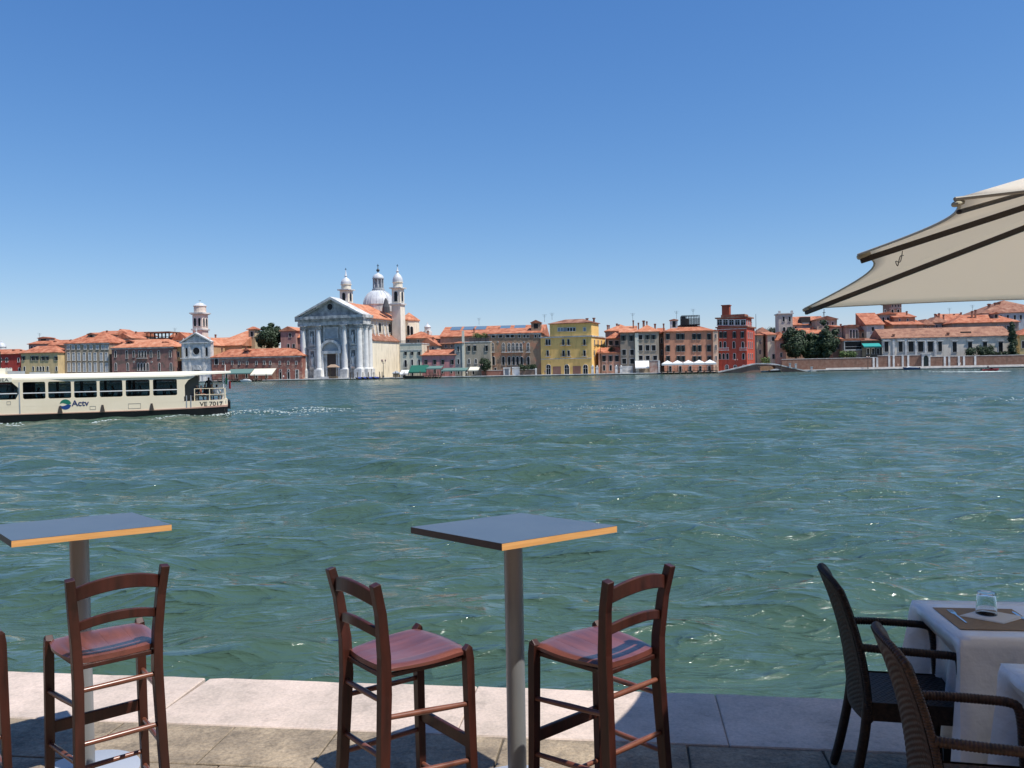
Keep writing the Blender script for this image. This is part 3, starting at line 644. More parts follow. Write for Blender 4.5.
# central bay: segmental arch over the door
zs, zt = zz(350.8), zz(339.6); Rr = 10.6*pm
arc = [(cx+Rr*math.cos(math.pi*i/16), zs+(zt-zs)*math.sin(math.pi*i/16)) for i in range(17)]
arc2 = [(cx+(Rr-1.0)*math.cos(math.pi*i/16), zs+(zt-zs-1.0)*math.sin(math.pi*i/16)) for i in range(17)]
n = 17; vs = [(a, -1.3, b_) for a, b_ in arc]+[(a, -1.3, b_) for a, b_ in arc2]+[(a, -.003, b_) for a, b_ in arc]+[(a, -.003, b_) for a, b_ in arc2]; fs = []
for i in range(16): fs += [(i, i+1, n+i+1, n+i), (i, i+1, 2*n+i+1, 2*n+i), (n+i, n+i+1, 3*n+i+1, 3*n+i)]
MB().add(vs, fs).box(cx-Rr, cx+Rr, -1.3, -.003, zs-1.1, zs-.02).build('arched_hood', MI, g)
MB().prism(arc2, -.3, -.004).build('hood_panel', M['lead'], g)
dx0, dx1 = cx-5.2*pm, cx+5.2*pm; zd = zz(354)
MB().box(dx0, dx1, -.06, .1, 0, zd).build('door', M['shutter_brown'], g)
for sx in (-1, 1):
    x = cx+sx*8*pm; MB().lathe([(.5, 0), (.5, .4), (.4, .6), (.36, zs-2), (.55, zs-1.12)], x, -.8, 14).build('door_column', M['white_marble'], g, smooth=True)
    MB().box(cx+sx*5.2*pm-.3, cx+sx*5.2*pm+.3, -.4, -.003, 0, zd+.5).build('door_jamb', MI, g)
MB().box(dx0-.4, dx1+.4, -.5, -.005, zd+.03, zd+.7).build('lintel', MI, g)
# upper central panel
x0, x1 = cx-6*pm, cx+6*pm; MB().box(x0, x1, -.22, -.003, zz(338), zz(328)).build('inscription_panel', M['lead'], g)
MB().box(x0-.5, x0, -.35, -.003, zz(338.5), zz(327.4)).box(x1, x1+.5, -.35, -.003, zz(338.5), zz(327.4)).box(x0, x1, -.35, -.003, zz(328), zz(327.4)).box(x0, x1, -.35, -.003, zz(338.5), zz(338)).build('panel_frame', MI, g)
# niches with statues
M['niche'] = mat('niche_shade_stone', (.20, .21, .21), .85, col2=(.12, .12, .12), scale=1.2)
for xx in (312.8, 353.6):
    for y0, y1 in ((329.8, 345.2), (349.8, 368.4)):
        x = p.x(xx); za, zb = zz(y1), zz(y0); wd = 6.4*pm
        f = MB().ring([(x-wd/2, za-.3), (x+wd/2, za-.3), (x+wd/2, zb+.3), (x-wd/2, zb+.3)], [(x-wd/2+.5, za+.2), (x+wd/2-.5, za+.2), (x+wd/2-.5, zb-.2), (x-wd/2+.5, zb-.2)], -.35, .01).build('niche_frame', MI, g)
        MB().prism([(x+a, za+.2+b_) for a, b_ in arch_poly(wd-1.2, zb-za-.5)], -.06, .01).build('niche', M['niche'], f)
        statue('statue', f, x, -.45, za+.6, (zb-za)*.7, MI)
        MB().box(x-.8, x+.8, -.9, -.07, za+.1, za+.6).build('plinth', MI, f)
    x = p.x(xx); MB().box(x-3.9*pm, x+3.9*pm, -.6, -.003, zz(348.6), zz(347)).build('string_course', MG, g)
b = MB()
for i in range(5): b.box(cx-13*pm-.4*i, cx+13*pm+.4*i, -2.2-.4*i, -2.2-.4*i+.42 if i < 4 else -3.4, -.3, zz(375)*.9-.2*i)
MB().box(-1.5, W_+2, -3.2, -2.05, -.3, .25).box(cx-13*pm, cx+13*pm, -2.9, -2.06, .253, .5).box(cx-12*pm, cx+12*pm, -2.6, -.4, .503, .75).build('steps', MI, g)
# nave, aisle, roof
cream = ST('church_cream_plaster', (.88, .79, .62), (.82, .73, .56))
ND = 34; zN = zz(319.2, 372, 14); 
MB().box(3, W_-3.2, 5.3, ND, -.3, zN).build('nave_wall', ST('nave_plaster', (.74, .65, .50), (.64, .55, .42)), g)
zR = zA-1.2
MB().prism([(1.6, zN), (W_-1.9, zN), (W_-1.9, zN+.35), (cx, zR), (1.6, zN+.35)], 5.25, ND+.5).build('nave_roof', M['tile_pale'], g)
zAi = zz(341.2, 386, 14); zAt = zz(333, 386, 12)
MB().box(W_-3.1, W_+.6, 5.25, ND-3, -.3, zAi).build('aisle_wall', cream, g)
MB().prism([(W_-3.15, zAi), (W_+1.1, zAi), (W_+1.1, zAi+.35), (W_-3.15, zAt)], 5.3, ND-2.5).build('aisle_roof', M['tile_old'], g)
MB().box(-.6, 2.9, 5.25, ND-3, -.3, zAi).build('aisle_wall', cream, g)
for k in range(3):
    y = 10+k*8.2
    add_window(g, W_-3.2, zAt+.9, 1.9, zN-zAt-2.2, 'a', 'istria', rz=R_(90)); o = [q for q in kids(g) if q.name.startswith('window')][-1]; o.location.y = y
    for d in (-2.6, 2.6):
        if k < 3: MB().add([(W_-3.19, y+d-.3, zN-.6), (W_-3.19, y+d+.3, zN-.6), (W_-.5, y+d+.3, zAi+1.0), (W_-.5, y+d-.3, zAi+1.0), (W_-3.19, y+d-.3, zAt), (W_-3.19, y+d+.3, zAt), (W_-2.2, y+d-.3, zAi+2.6), (W_-2.2, y+d+.3, zAi+2.6)],
            [(0, 1, 7, 6), (6, 7, 2, 3), (0, 6, 4), (6, 3, 4), (1, 5, 7), (7, 5, 2), (4, 3, 2, 5)]).build('buttress', M['istria'], g)
MB().box(W_-3.25, W_-2.6, 5.3, ND, zN-.5, zN-.02).build('eaves_cornice', MI, g)
# towers
def bell(x0px, x1px, back, ys, lab):
    # ys: shaft top, belfry top, ring top, dome top, tip ; px rows
    x0 = p.x(x0px, 310, back); w = p.x(x1px, 310, back)-x0; mx = (x0px+x1px)/2; q = lambda y: p.z(mx, y, back); c = x0+w/2; cy = back+w/2
    cr = ST('tower_plaster', (.88, .81, .68), (.80, .72, .58))
    MB().box(x0, x0+w, back, back+w, 0, q(ys[0])).build('tower_shaft', cr, g)
    b = MB().box(x0-.5, x0+w+.5, back-.5, back+w+.5, q(ys[0])+.003, q(ys[0])+.55).box(x0-.6, x0+w+.6, back-.6, back+w+.6, q(ys[1])+.003, q(ys[1])+.5); b.build('tower_cornice', MI, g)
    bx = MB().box(x0+.15, x0+w-.15, back+.15, back+w-.15, q(ys[0])+.553, q(ys[1])).build('belfry', cr, g)
    h = (q(ys[1])-q(ys[0]))
    for yy, xx, rz in ((back+.15, c, 0), (cy, x0+w-.15, R_(90))):
        fm, pn, gm, sh = window_mesh(w*.36, h*.62, 'a', 'istria', 'pane', .2); o = link('arch', fm, bx, (xx, yy, q(ys[0])+h*.2), rz); 
        link('opening', pn, g, (xx, yy, q(ys[0])+h*.2), rz)
    r = w*.46; MB().lathe([(r*1.05, q(ys[1])+.5), (r*1.05, q(ys[2])-.4), (r*1.2, q(ys[2])-.3), (r*1.2, q(ys[2]))], c, cy, 16).build('tower_drum', cr, g)
    H = q(ys[3])-q(ys[2]); MB().lathe([(r*1.1, q(ys[2])), (r*1.14, q(ys[2])+H*.18), (r*1.02, q(ys[2])+H*.45), (r*.7, q(ys[2])+H*.72), (r*.3, q(ys[2])+H*.9), (r*.2, q(ys[3])), (r*.34, q(ys[3])+.5), (r*.18, q(ys[3])+.9), (.08, q(ys[4])+.6)], c, cy, 16).build('tower_dome', M['dome'], g, smooth=True)
    MB().box(c-.07, c+.07, cy-.07, cy+.07, q(ys[4]), q(ys[4])+1.6).box(c-.45, c+.45, cy-.06, cy+.06, q(ys[4])+.9, q(ys[4])+1.05).build('cross', M['dark'], g)
bell(391.6, 400.4, 27, (304.6, 288.4, 281.6, 272, 267.5), 'right'); bell(339.6, 348.4, 27, (303.6, 290.2, 283.8, 276.5, 271), 'left')
# dome
bk = 36; dc = p.x(378.6, 300, bk); pr = p.x(379.6, 300, bk)-dc; q = lambda y: p.z(378.6, y, bk)
MB().box(dc-10.5*pr, dc+10.5*pr, bk-5, bk+8, 0, q(309)).build('crossing', cream, g)
MB().lathe([(13.4*pr, q(312)), (13.4*pr, q(305.6)), (14*pr, q(305.2)), (14*pr, q(304.4))], dc, bk, 32).build('dome_drum', MI, g)
b = MB(); pro = [(13.5*pr*math.cos(t), q(304.4)+(q(289.6)-q(304.4))*math.sin(t)) for t in [math.pi/2*i/9 for i in range(9)]]+[(5*pr, q(290.2))]
b.lathe(pro, dc, bk, 36).build('dome', M['dome'], g, smooth=True)
b = MB()
for i in range(16):
    t = 2*math.pi*i/16; b.path([(dc+a*1.01*math.cos(t), bk+a*1.01*math.sin(t), z+.02) for a, z in pro[:-1]], .28, .16, (-math.sin(t), math.cos(t), 0))
b.build('dome_ribs', M['dome'], g)
b = MB().lathe([(5.6*pr, q(290.4)), (5.6*pr, q(289)), (4.9*pr, q(288.8)), (4.9*pr, q(288))], dc, bk, 16)
b.lathe([(2.9*pr, q(288)), (2.9*pr, q(279))], dc, bk, 12)
for i in range(8):
    t = 2*math.pi*(i+.5)/8; b.lathe([(.75*pr, q(288)), (.65*pr, q(279))], dc+4.2*pr*math.cos(t), bk+4.2*pr*math.sin(t), 6)
b.lathe([(5.1*pr, q(279)), (5.1*pr, q(278))], dc, bk, 16); b.build('lantern', M['lead'], g)
MB().lathe([(4.9*pr, q(278)), (4.6*pr, q(276.2)), (3.2*pr, q(274.6)), (1.4*pr, q(273.6)), (.5*pr, q(272.6)), (.5*pr, q(271.6))], dc, bk, 16).build('lantern_cap', M['dome'], g, smooth=True)
MB().lathe([(.5*pr, q(272)), (1.4*pr, q(271)), (1.5*pr, q(270)), (1*pr, q(269.2)), (.3*pr, q(268.6)), (.25*pr, q(264))], dc, bk, 10).box(dc-1*pr, dc+1*pr, bk-.1, bk+.1, q(266), q(265.4)).build('finial', M['dark'], g)
tb = 24; tx = p.x(386, 305, tb); MB().lathe([(3.4*pr, p.z(386, 312.5, tb)), (3.2*pr, p.z(386, 307, tb)), (2*pr, p.z(386, 303, tb)), (1.3*pr, p.z(386, 300, tb)), (.4*pr, p.z(386, 298, tb))], tx, tb, 8).build('lead_turret', M['lead_dark'] if 'lead_dark' in M else mat('dark_lead', (.06, .06, .065), .6), g)
# choir
ck = 44; x0 = p.x(398, 330, ck); x1 = p.x(412, 330, ck); 
oc = [(x0+(x1-x0)*a, ck+(x1-x0)*b_) for a, b_ in ((0, .3), (.3, 0), (.75, 0), (1.02, .35), (1.02, 1), (0, 1))]
MB().prism(oc, -.3, p.z(410, 320.6, ck), 'z').build('choir_wall', cream, g)
cc = (x0+(x1-x0)*.5, ck+(x1-x0)*.6); oz = p.z(410, 320.6, ck)
oo = [((a-cc[0])*1.1+cc[0], (b_-cc[1])*1.1+cc[1], oz) for a, b_ in oc]
MB().add(oo+[(a, b_, oz+.5) for a, b_, c_ in oo]+[(cc[0], cc[1], p.z(406, 311.8, ck))], [(i, (i+1)%6, 6+(i+1)%6, 6+i) for i in range(6)]+[(6+i, 6+(i+1)%6, 12) for i in range(6)]+[tuple(range(6))]).build('choir_roof', M['tile_pale'], g)
for xx in (408.4,): add_window(g, p.x(xx, 330, ck), p.z(xx, 335, ck), 1.3, p.z(xx, 325.5, ck)-p.z(xx, 335, ck), 'a', 'istria', y=ck)
def win_last(gp): return [q for q in kids(gp) if q.name.startswith('window')][-1]
add_window(g, x0+(x1-x0)*.885, p.z(416, 335, ck), 1.3, 3.8, 'a', 'istria', rz=R_(52)); win_last(g).location.y = ck+(x1-x0)*.17
# ---------------------------------------------------------------- houses right of the great church
h = House('cream_annex', 'cream house with a terrace railing on top, joined to the great church on its right', 'house', 400.5, 421.8, 344, 343.4, ST('pale_cream_plaster', (.68, .64, .50), (.58, .55, .43)), 9, 12, roof='flat', rmat='istria_grey', ov=.15, group=BK, band=[350], wins=[
    (351.6, 355.2, 1.5, [405.5, 412, 419], dict(shutters='shutter')), (359.6, 365.2, 1.7, [412, 419]), (360, 367, 2.2, [405.4], dict(kind='a', balcony=True)), (371, 377, 2, [404, 412])])
b = MB(); H_ = h.H+.36
for i in range(22): x = h.L*i/21; b.box(x-.05, x+.05, .3, .4, H_, H_+.9)
b.box(0, h.L, .28, .42, H_+.9, H_+1.0).build('railing', M['dark'], h.T)
for a_ in [
    (405, 432, 338.5, 331.5, 42, 'hip', 'wide salmon roof just right of the great church choir', (.5, .36, .25), 'tile'),
    (419, 437, 345.8, 338, 26, 'front', 'gabled cottage with pale front wedged above the pink house', (.62, .5, .40), 'tile'),
    (427, 452, 339, 335.2, 46, 'gable', 'long salmon roof below the white rooftop lantern', (.5, .34, .25), 'tile_pale'),
    (436, 456, 344, 338.5, 33, 'shed', 'brown shaded lean-to roof behind the pink house', (.4, .28, .2), 'tile_old'),
    (447, 463, 341, 334, 38, 'gable', 'white walled attic house left of the roof garden', (.68, .62, .52), 'tile')]:
    x0, x1, e, r, off, rf, lab, c, tm = a_
    House('back_house', lab, 'house', x0, x1, e, r, ST('rear_plaster_%d' % int(c[0]*1000+c[1]*100), c), off, 12, roof=rf, rmat=tm, group=BH, chim=[(x1-4, r-.8, 1.1, .3)], wins=[(e+1.2, e+3.8, 1.4, [x0+3.5, (x0+x1)/2, x1-4])])
P = far_point(428.5, 60); p = Plane(P, FA, 428.5); k_ = p.x(429.5); T = empty('roof_lantern', p.O, 0, 'little white round lantern with a cap above the roofs right of the great church', 'lantern tower')
MB().lathe([(3*k_, p.z(428, 335)), (3*k_, p.z(428, 331.4)), (2.1*k_, p.z(428, 331.2)), (2.1*k_, p.z(428, 327.4)), (2.5*k_, p.z(428, 327.2))], n=12).build('drum', M['istria'], T)
MB().lathe([(2.4*k_, p.z(428, 327.2)), (1.8*k_, p.z(428, 325.6)), (.6*k_, p.z(428, 324.4)), (.15, p.z(428, 322.4))], n=12).build('cap', M['dome'], T, smooth=True)
big = House('long_roof_hall', 'very long hall with a bright orange roof and blue skylights behind the brown palace', 'hall', 441, 543, 336, 325.8, ST('hall_plaster', (.55, .38, .26)), 34, 24, roof='gable', group=BH)
p = big.p
for (x0, x1) in ((452, 462), (464.5, 475), (476.8, 487), (501, 511), (515, 526)):
    y0, z0 = 10, 0; bk_a, bk_b = big.D*.30, big.D*.47; f = lambda bk: big.H+.22+(big.rh-.22)*(bk+.5)/(big.D/2+.5)
    za, zb = f(bk_a)+.2, f(bk_b)+.2; xa, xb = p.x(x0, 325, bk_b), p.x(x1, 325, bk_b)
    MB().add([(xa, bk_a, za), (xb, bk_a, za), (xb, bk_b, zb), (xa, bk_b, zb), (xa, bk_a, za-.4), (xb, bk_a, za-.4), (xb, bk_b, zb-.4), (xa, bk_b, zb-.4)], [(0, 1, 2, 3), (4, 5, 6, 7), (0, 1, 5, 4), (1, 2, 6, 5), (2, 3, 7, 6), (3, 0, 4, 7)]).build('skylight', mat('skylight_glass', (.12, .19, .26), .25), big.roof)
big.chimney(474, 328.5, 1.2, .15); big.chimney(520, 328, 1, .15); big.chimney(499, 327.6, 1.1, .1)
pinkh = House('pink_house', 'low rose pink house with an orange roof beside the green awnings', 'house', 421.8, 455, 355.4, 349.6, ST('rose_plaster', (.56, .25, .25), (.50, .25, .24)), 9, 9, roof='shed', group=BK, wins=[
    (359.6, 364.4, 1.7, [425.6, 434.4, 442.4, 452], dict(shutters='shutter')), (368.4, 373.2, 1.9, [434.6, 442, 451])], chim=[(428, 346, 1.6, .5)])
House('slim_grey_house', 'slim pale grey house with a single column of windows, right of the pink house', 'house', 455, 463.2, 343.4, 341.6, ST('pale_grey_plaster', (.40, .39, .36)), 9, 10, roof='shed', group=BK, wins=[(346.2, 351.6, 1.8, [458.2]), (359.2, 364, 1.8, [458.2]), (369, 374, 1.8, [458.2])])
hg = House('roof_garden_house', 'grey beige house with a roof garden and white framed windows, left of the brown palace', 'house', 463.2, 490.6, 342.4, 341.8, ST('grey_beige_plaster', (.42, .36, .27), (.34, .30, .24)), 9, 12, roof='flat', rmat='istria_grey', ov=.1, group=BK, wins=[
    (345.2, 351.2, 1.8, [468.8, 474.8, 486.4], dict(frame='white', shutters='shutter')), (358.8, 363.6, 1.8, [468.8, 475.8], dict(frame='white', kind='a')), (368, 374.5, 2.2, [466, 473])])
b = MB(); 
for i in range(26): x = hg.L*.25+hg.L*.75*i/25; b.box(x-.04, x+.04, .2, .28, hg.H+.36, hg.H+1.5)
b.box(hg.L*.25, hg.L, .18, .3, hg.H+1.5, hg.H+1.6).build('railing', M['dark'], hg.T)
MB().box(-.2, .7, -.3, -.003, 0, hg.H+4.5).build('flue', M['canvas_cream'], hg.T)
for i, x in enumerate((477, 481.5, 486.5)): tree(x, 331.5+i % 2, 338, 6.5, 14, 'roof_garden_shrub', 'green shrub growing on the roof garden beside the brown palace, %s of the three' % ('leftmost', 'middle', 'rightmost')[i], 'leaf_light', 240, 'shrubs of the roof garden', seed=30+i, shape='bush', kind_='shrub', lsz=.35)
for i, x in enumerate((477, 481.5, 486.5)): pass
br = House('brown_palace', 'large brown Gothic palace with pointed white windows and a row of attic openings', 'palace', 489.4, 541, 333.6, 328, ST('brown_palace_plaster', (.36, .255, .175), (.28, .19, .13), patch=(.38, .20, .13)), 12, 14, roof='gable', rmat='tile', base=375, group=BK, cornice='istria_grey', wins=[
    (334.8, 337.6, 3.4, [493.6, 500.8, 508, 512.6]), (334.8, 337.6, 1.9, [519.6, 524.6, 528.2, 535.8, 540]),
    (343, 351.6, 2.4, [492.7, 503.6, 509.2, 513.4, 517.2, 521, 528.3], dict(kind='a', frame='white')), (356.6, 365, 2.6, [493.4, 503.2, 509, 513.4, 517.4, 521.4, 528.2], dict(kind='a')), (341, 342.8, 1.4, [498, 524], dict(kind='o')), (368, 373, 2, [495, 531])])
br.balcony(br.p.x(501.8), br.p.x(523.4), br.p.z(512, 352)); br.balcony(br.p.x(490.4), br.p.x(495), br.p.z(493, 352)); br.balcony(br.p.x(526), br.p.x(530.6), br.p.z(528, 352.2))
br.dormer(531, 540.6, 321.2, 328.6, .15, roofh=1.2)

ye_c = ST('yellow_plaster', (.92, .59, .21), (.86, .53, .18))
ye = House('yellow_palazzo', 'tall yellow palazzo with balconies, arched doors and a set back top storey', 'palazzo', 541.2, 591.6, 337.4, 336.2, ye_c, 9, 20, a=21, roof='flat', rmat='istria_grey', ov=.35, group=BK, wins=[
    (339.4, 345, 1.8, [547, 549.6, 563.4, 568.6, 584.6], dict(shutters=None)), (350.6, 356, 2.1, [547.8, 563.5, 568.7, 584.6]), (364.6, 375, 4.4, [548.2, 566.6, 585.2], dict(kind='a', frame='white'))], band=[358.6])
for x in (548.2, 566, 584.6):
    w = 2.6 if x != 566 else 5.2
    for y in (345.2, 356.2): ye.balcony(ye.p.x(x-w), ye.p.x(x+w), ye.p.z(x, y), 'istria_grey')
b = MB()
for x0, x1 in ((552.5, 560.5), (572.5, 580.5)):
    b.box(ye.p.x(x0), ye.p.x(x1), -.06, -.003, -.2, ye.p.z(566, 366.2))
b.build('brick_panel', ST('bare_brick', (.30, .14, .10), (.36, .2, .15)), ye.T)
H0 = ye.H+.36; x0, x1 = ye.p.x(549.4), ye.p.x(591.2); H1 = ye.p.z(570, 323.4)
MB().box(x0, x1, .8, 11, H0+.003, H1).build('upper_storey', ye_c, ye.T)
roof_mesh('hip', x0, x1, .8, 11, H1, ye.p.z(570, 319.2, 5)-H1, .55).build('upper_roof', M['tile_old'], ye.T)
MB().box(ye.p.x(557.4), ye.p.x(575.6), .72, .797, ye.p.z(566, 331.2), ye.p.z(566, 327.4)).build('window_band', M['pane_pale'], ye.T)
for x in (558.8, 561.8, 568.2, 571, 574): add_window(ye.T, ye.p.x(x), ye.p.z(x, 331), .75, 1.2, 'r', 'white', 'pane_pale' if x < 565 else 'pane', y=.7)
add_window(ye.T, ye.p.x(584.4), ye.p.z(584, 331), .9, 1.3, 'r', 'white', 'pane_pale', y=.8)
for yy in (4, 9, 14):
    for (ya, yb) in ((339.4, 345), (350.6, 356)): add_window(ye.T, ye.L, ye.p.z(595, yb), .95, ye.p.z(595, ya)-ye.p.z(595, yb), 'r', 'istria', rz=R_(90)); win_last(ye.T).location.y = yy
for x, y in ((587.2, 318.2), (594, 317.8)):
    xx = ye.p.x(x, 320, 6); MB().box(xx-.3, xx+.3, 5.6, 6.2, H1+.1, ye.p.z(x, y, 6)-.4).box(xx-.5, xx+.5, 5.4, 6.4, ye.p.z(x, y, 6)-.4, ye.p.z(x, y, 6)).build('chimney', _MC['chimney_brick'], ye.T)
House('apricot_house', 'small apricot house with an orange lean-to roof between the yellow and grey palazzi', 'house', 598.6, 620.6, 353.2, 347.4, ST('apricot_pink_plaster', (.58, .32, .23), (.5, .28, .2)), 10, 9, roof='shed', group=BK, wins=[(355.6, 361.4, 2.1, [603.8, 610.4, 616.8], dict(shutters='shutter_brown')), (365.2, 370.6, 2.2, [603.8, 610.4, 616.8])])
House('brown_rear_house', 'brown house with wide window and orange hip roof, above the apricot house', 'house', 607.5, 624, 338.6, 332.5, ST('taupe_plaster', (.36, .28, .22)), 20, 12, group=BH, wins=[(340.8, 345.2, 4, [611, 617])])
House('salmon_roof_house', 'house with wide salmon hip roof and leaning chimneys, between yellow and grey palazzi', 'house', 606, 636, 331.2, 324.6, ST('taupe_plaster', (.36, .28, .22)), 30, 14, rmat='tile_pale', group=BH, chim=[(609, 325.2, 1.4, .4), (616.8, 323.6, 1.6, .35), (618.8, 324.4, 1.1, .3), (607.4, 325, .8, .6)])
gD = House('grey_palazzo', 'grey brown palazzo with large windows and white stone base', 'palazzo', 620.8, 636.4, 332.8, 326, ST('grey_brown_plaster', (.33, .27, .21), (.25, .21, .17)), 9, 13, roof='gable', rmat='tile_pale', group=BK, wins=[
    (335.2, 341, 2.4, [623.6, 631.4], dict(shutters='shutter')), (349.4, 355, 4, [624, 632]), (358.6, 363.8, 4.2, [624, 632]), (367, 369.8, 2, [624, 630])], chim=[(633.2, 320.4, 1.3, .3)])
MB().box(.1, gD.L*.75, -.1, -.003, -.2, gD.p.z(626, 366)).build('stone_base', M['istria'], gD.T)
gE = House('tan_palazzo', 'tan palazzo with a cream corner strip and a white shop awning', 'palazzo', 636.6, 659, 332, 325.2, ST('tan_plaster', (.42, .35, .27), (.34, .28, .21)), 8.5, 13, rmat='tile_pale', group=BK, wins=[
    (335, 339.6, 4.2, [640.6]), (335, 339.6, 2.2, [647.6, 653.6], dict(shutters='shutter')), (345, 350.6, 4, [640.6, 647.6, 653.8]), (355.6, 360, 4, [640.6, 647.6, 655])], chim=[(643.6, 320.6, 2.2, .4), (638.4, 322.8, 1.2, .4), (646.8, 321.4, 1, .4), (655, 323.8, 1.8, .3), (663.6, 323.6, 1, .4)])
MB().box(-.4, .9, -.12, -.003, 0, gE.H-.3).build('corner_strip', M['canvas_cream'], gE.T)
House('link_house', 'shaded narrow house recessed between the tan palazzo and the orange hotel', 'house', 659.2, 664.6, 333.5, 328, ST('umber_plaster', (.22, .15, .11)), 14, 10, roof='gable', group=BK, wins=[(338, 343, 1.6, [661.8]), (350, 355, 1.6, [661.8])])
oh = House('orange_hotel', 'orange hotel with three rows of dark shuttered windows above white parasols', 'hotel', 664.4, 713.4, 331.4, 324.4, ST('orange_brick_plaster', (.60, .29, .18), (.52, .25, .16)), 9, 15, group=BK, ov=.6, wins=[
    (333.8, 339.6, 2.4, [668, 678.4, 682.7, 694.3, 699.2, 709.3], dict(shutters='shutter')), (345.2, 351.6, 2.4, [668, 678.4, 683, 694.3, 699.5, 709], dict(shutters='shutter', kind='r')), (356, 361.4, 2.4, [668, 678.4, 683, 694.3, 699.3, 709.3], dict(shutters='shutter')), (366, 373, 2.6, [670, 680, 690, 700, 709])])
p = oh.p; bk = 4; xa, xb = p.x(681.4, 320, bk), p.x(699.6, 320, bk); za, zb = p.z(690, 326, bk)-1.2, p.z(690, 315.8, bk)
b = MB(); 
for i in range(8):
    x = xa+(xb-xa)*i/7; b.box(x-.1, x+.1, bk, bk+.2, za, zb if i > -1 else 0).box(x-.1, x+.1, bk+5, bk+5.2, za, zb)
b.box(xa, xb, bk-.02, bk+.18, zb, zb+.2).box(xa, xb, bk+5, bk+5.2, zb, zb+.2).box(xa, xb, bk, bk+5.2, za+1.6, za+1.85)
for i in range(10): z = za+1.9+i*.22; b.box(xa, xb, bk-.06, bk-.025, z, z+.12)
b.box(xa, xa+1.5, bk+.2, bk+4.9, za+1.86, zb-.05); b.build('roof_terrace', M['dark'], oh.roof)
MB().box(xa, p.x(689, 320, bk), bk+1, bk+4, za, zb-.9).build('terrace_hut', M['darkwood'], oh.roof)
oh.dormer(670.4, 677.6, 319.6, 327.4, .2, wall=M['istria'], roofh=.6)
House('peach_strip_house', 'tall narrow peach sunlit house between the orange hotel and the red palace', 'house', 713.6, 718.4, 331.2, 329.6, ST('peach_plaster', (.78, .52, .36), (.7, .46, .32)), 8, 10, roof='shed', ov=.15, group=BK, wins=[(334, 338, .9, [716]), (345, 350, .9, [716]), (356, 360, .9, [716])])
rc_ = ST('deep_red_plaster', (.52, .10, .065), (.45, .09, .06))
rp = House('red_palace', 'tall deep red palace with white balconies, a glazed top storey and a brick roof tower', 'palace', 717.6, 746.8, 327.6, 326.4, rc_, 8, 15, a=27, roof='flat', rmat='tile_old', ov=.5, group=BK, wins=[
    (331.8, 338, 2, [721, 725.2, 734.6, 742.6], dict(frame='white', shutters='shutter')), (341.6, 348.2, 2.2, [720.6, 725, 734, 743], dict(kind='a')), (353.4, 359.2, 2.2, [719.8, 723.6, 727.4, 734.4, 743.4], dict(kind='a')), (365, 371, 3, [726.6, 735, 743.6], dict(kind='a', frame='white'))], band=[329])
rp.balcony(rp.p.x(718), rp.p.x(729), rp.p.z(724, 350), 'istria', 'white'); rp.balcony(rp.p.x(740), rp.p.x(747), rp.p.z(743, 350), 'istria', 'white')
H0 = rp.H+.36; H1 = rp.p.z(731, 318.2)
MB().box(.1, rp.L-.1, .5, 10, H0+.003, H1).build('upper_storey', rc_, rp.T)
MB().box(-.7, rp.L+.6, 0, 10.8, H1+.003, H1+.45).build('upper_roof', M['tile_old'], rp.T)
MB().box(.8, rp.L-1.2, 3, 9.5, H1+.453, H1+1.5).build('roof_deck', M['tile_old'], rp.T)
for x in (719.8, 725.6, 731.6, 737.6, 743.4): add_window(rp.T, rp.p.x(x), rp.p.z(x, 325), 1.6, rp.p.z(x, 319.8)-rp.p.z(x, 325), 'r', 'white', y=.5, fw=.2)
xa, xb = rp.p.x(721.8, 310, 4), rp.p.x(729.2, 310, 4)
MB().box(xa, xb, 4, 4+(xb-xa), H1+.4, rp.p.z(725, 305.8, 4)).box(xa-.25, xb+.25, 3.75, 4.25+(xb-xa), rp.p.z(725, 305.8, 4)+.003, rp.p.z(725, 304.9, 4)).build('roof_tower', ST('tower_red_brick', (.36, .10, .06)), rp.T)
for yy in (2.5, 6, 9.5):
    for ya, yb in ((331.8, 338), (341.6, 348), (353.4, 359), (365, 370)): add_window(rp.T, rp.L, rp.p.z(750, yb), 1.0, rp.p.z(750, ya)-rp.p.z(750, yb), 'r', 'istria', rz=R_(90)); win_last(rp.T).location.y = yy
    add_window(rp.T, rp.L-.1, rp.p.z(750, 325), 1.0, 1.6, 'r', 'white', rz=R_(90)); win_last(rp.T).location.y = yy
P = far_point(756.6, 9); pp = Plane(P, FA, 756.6); tag(MB().tube([(0, 0, 0), (0, 0, pp.z(756, 314))], [.14, .07], 8).lathe([(.25, 0), (.2, .5), (.14, .8)], n=8).build('flagpole', M['dark'], None, pp.O), 'tall dark flagpole beside the red palace', 'pole')
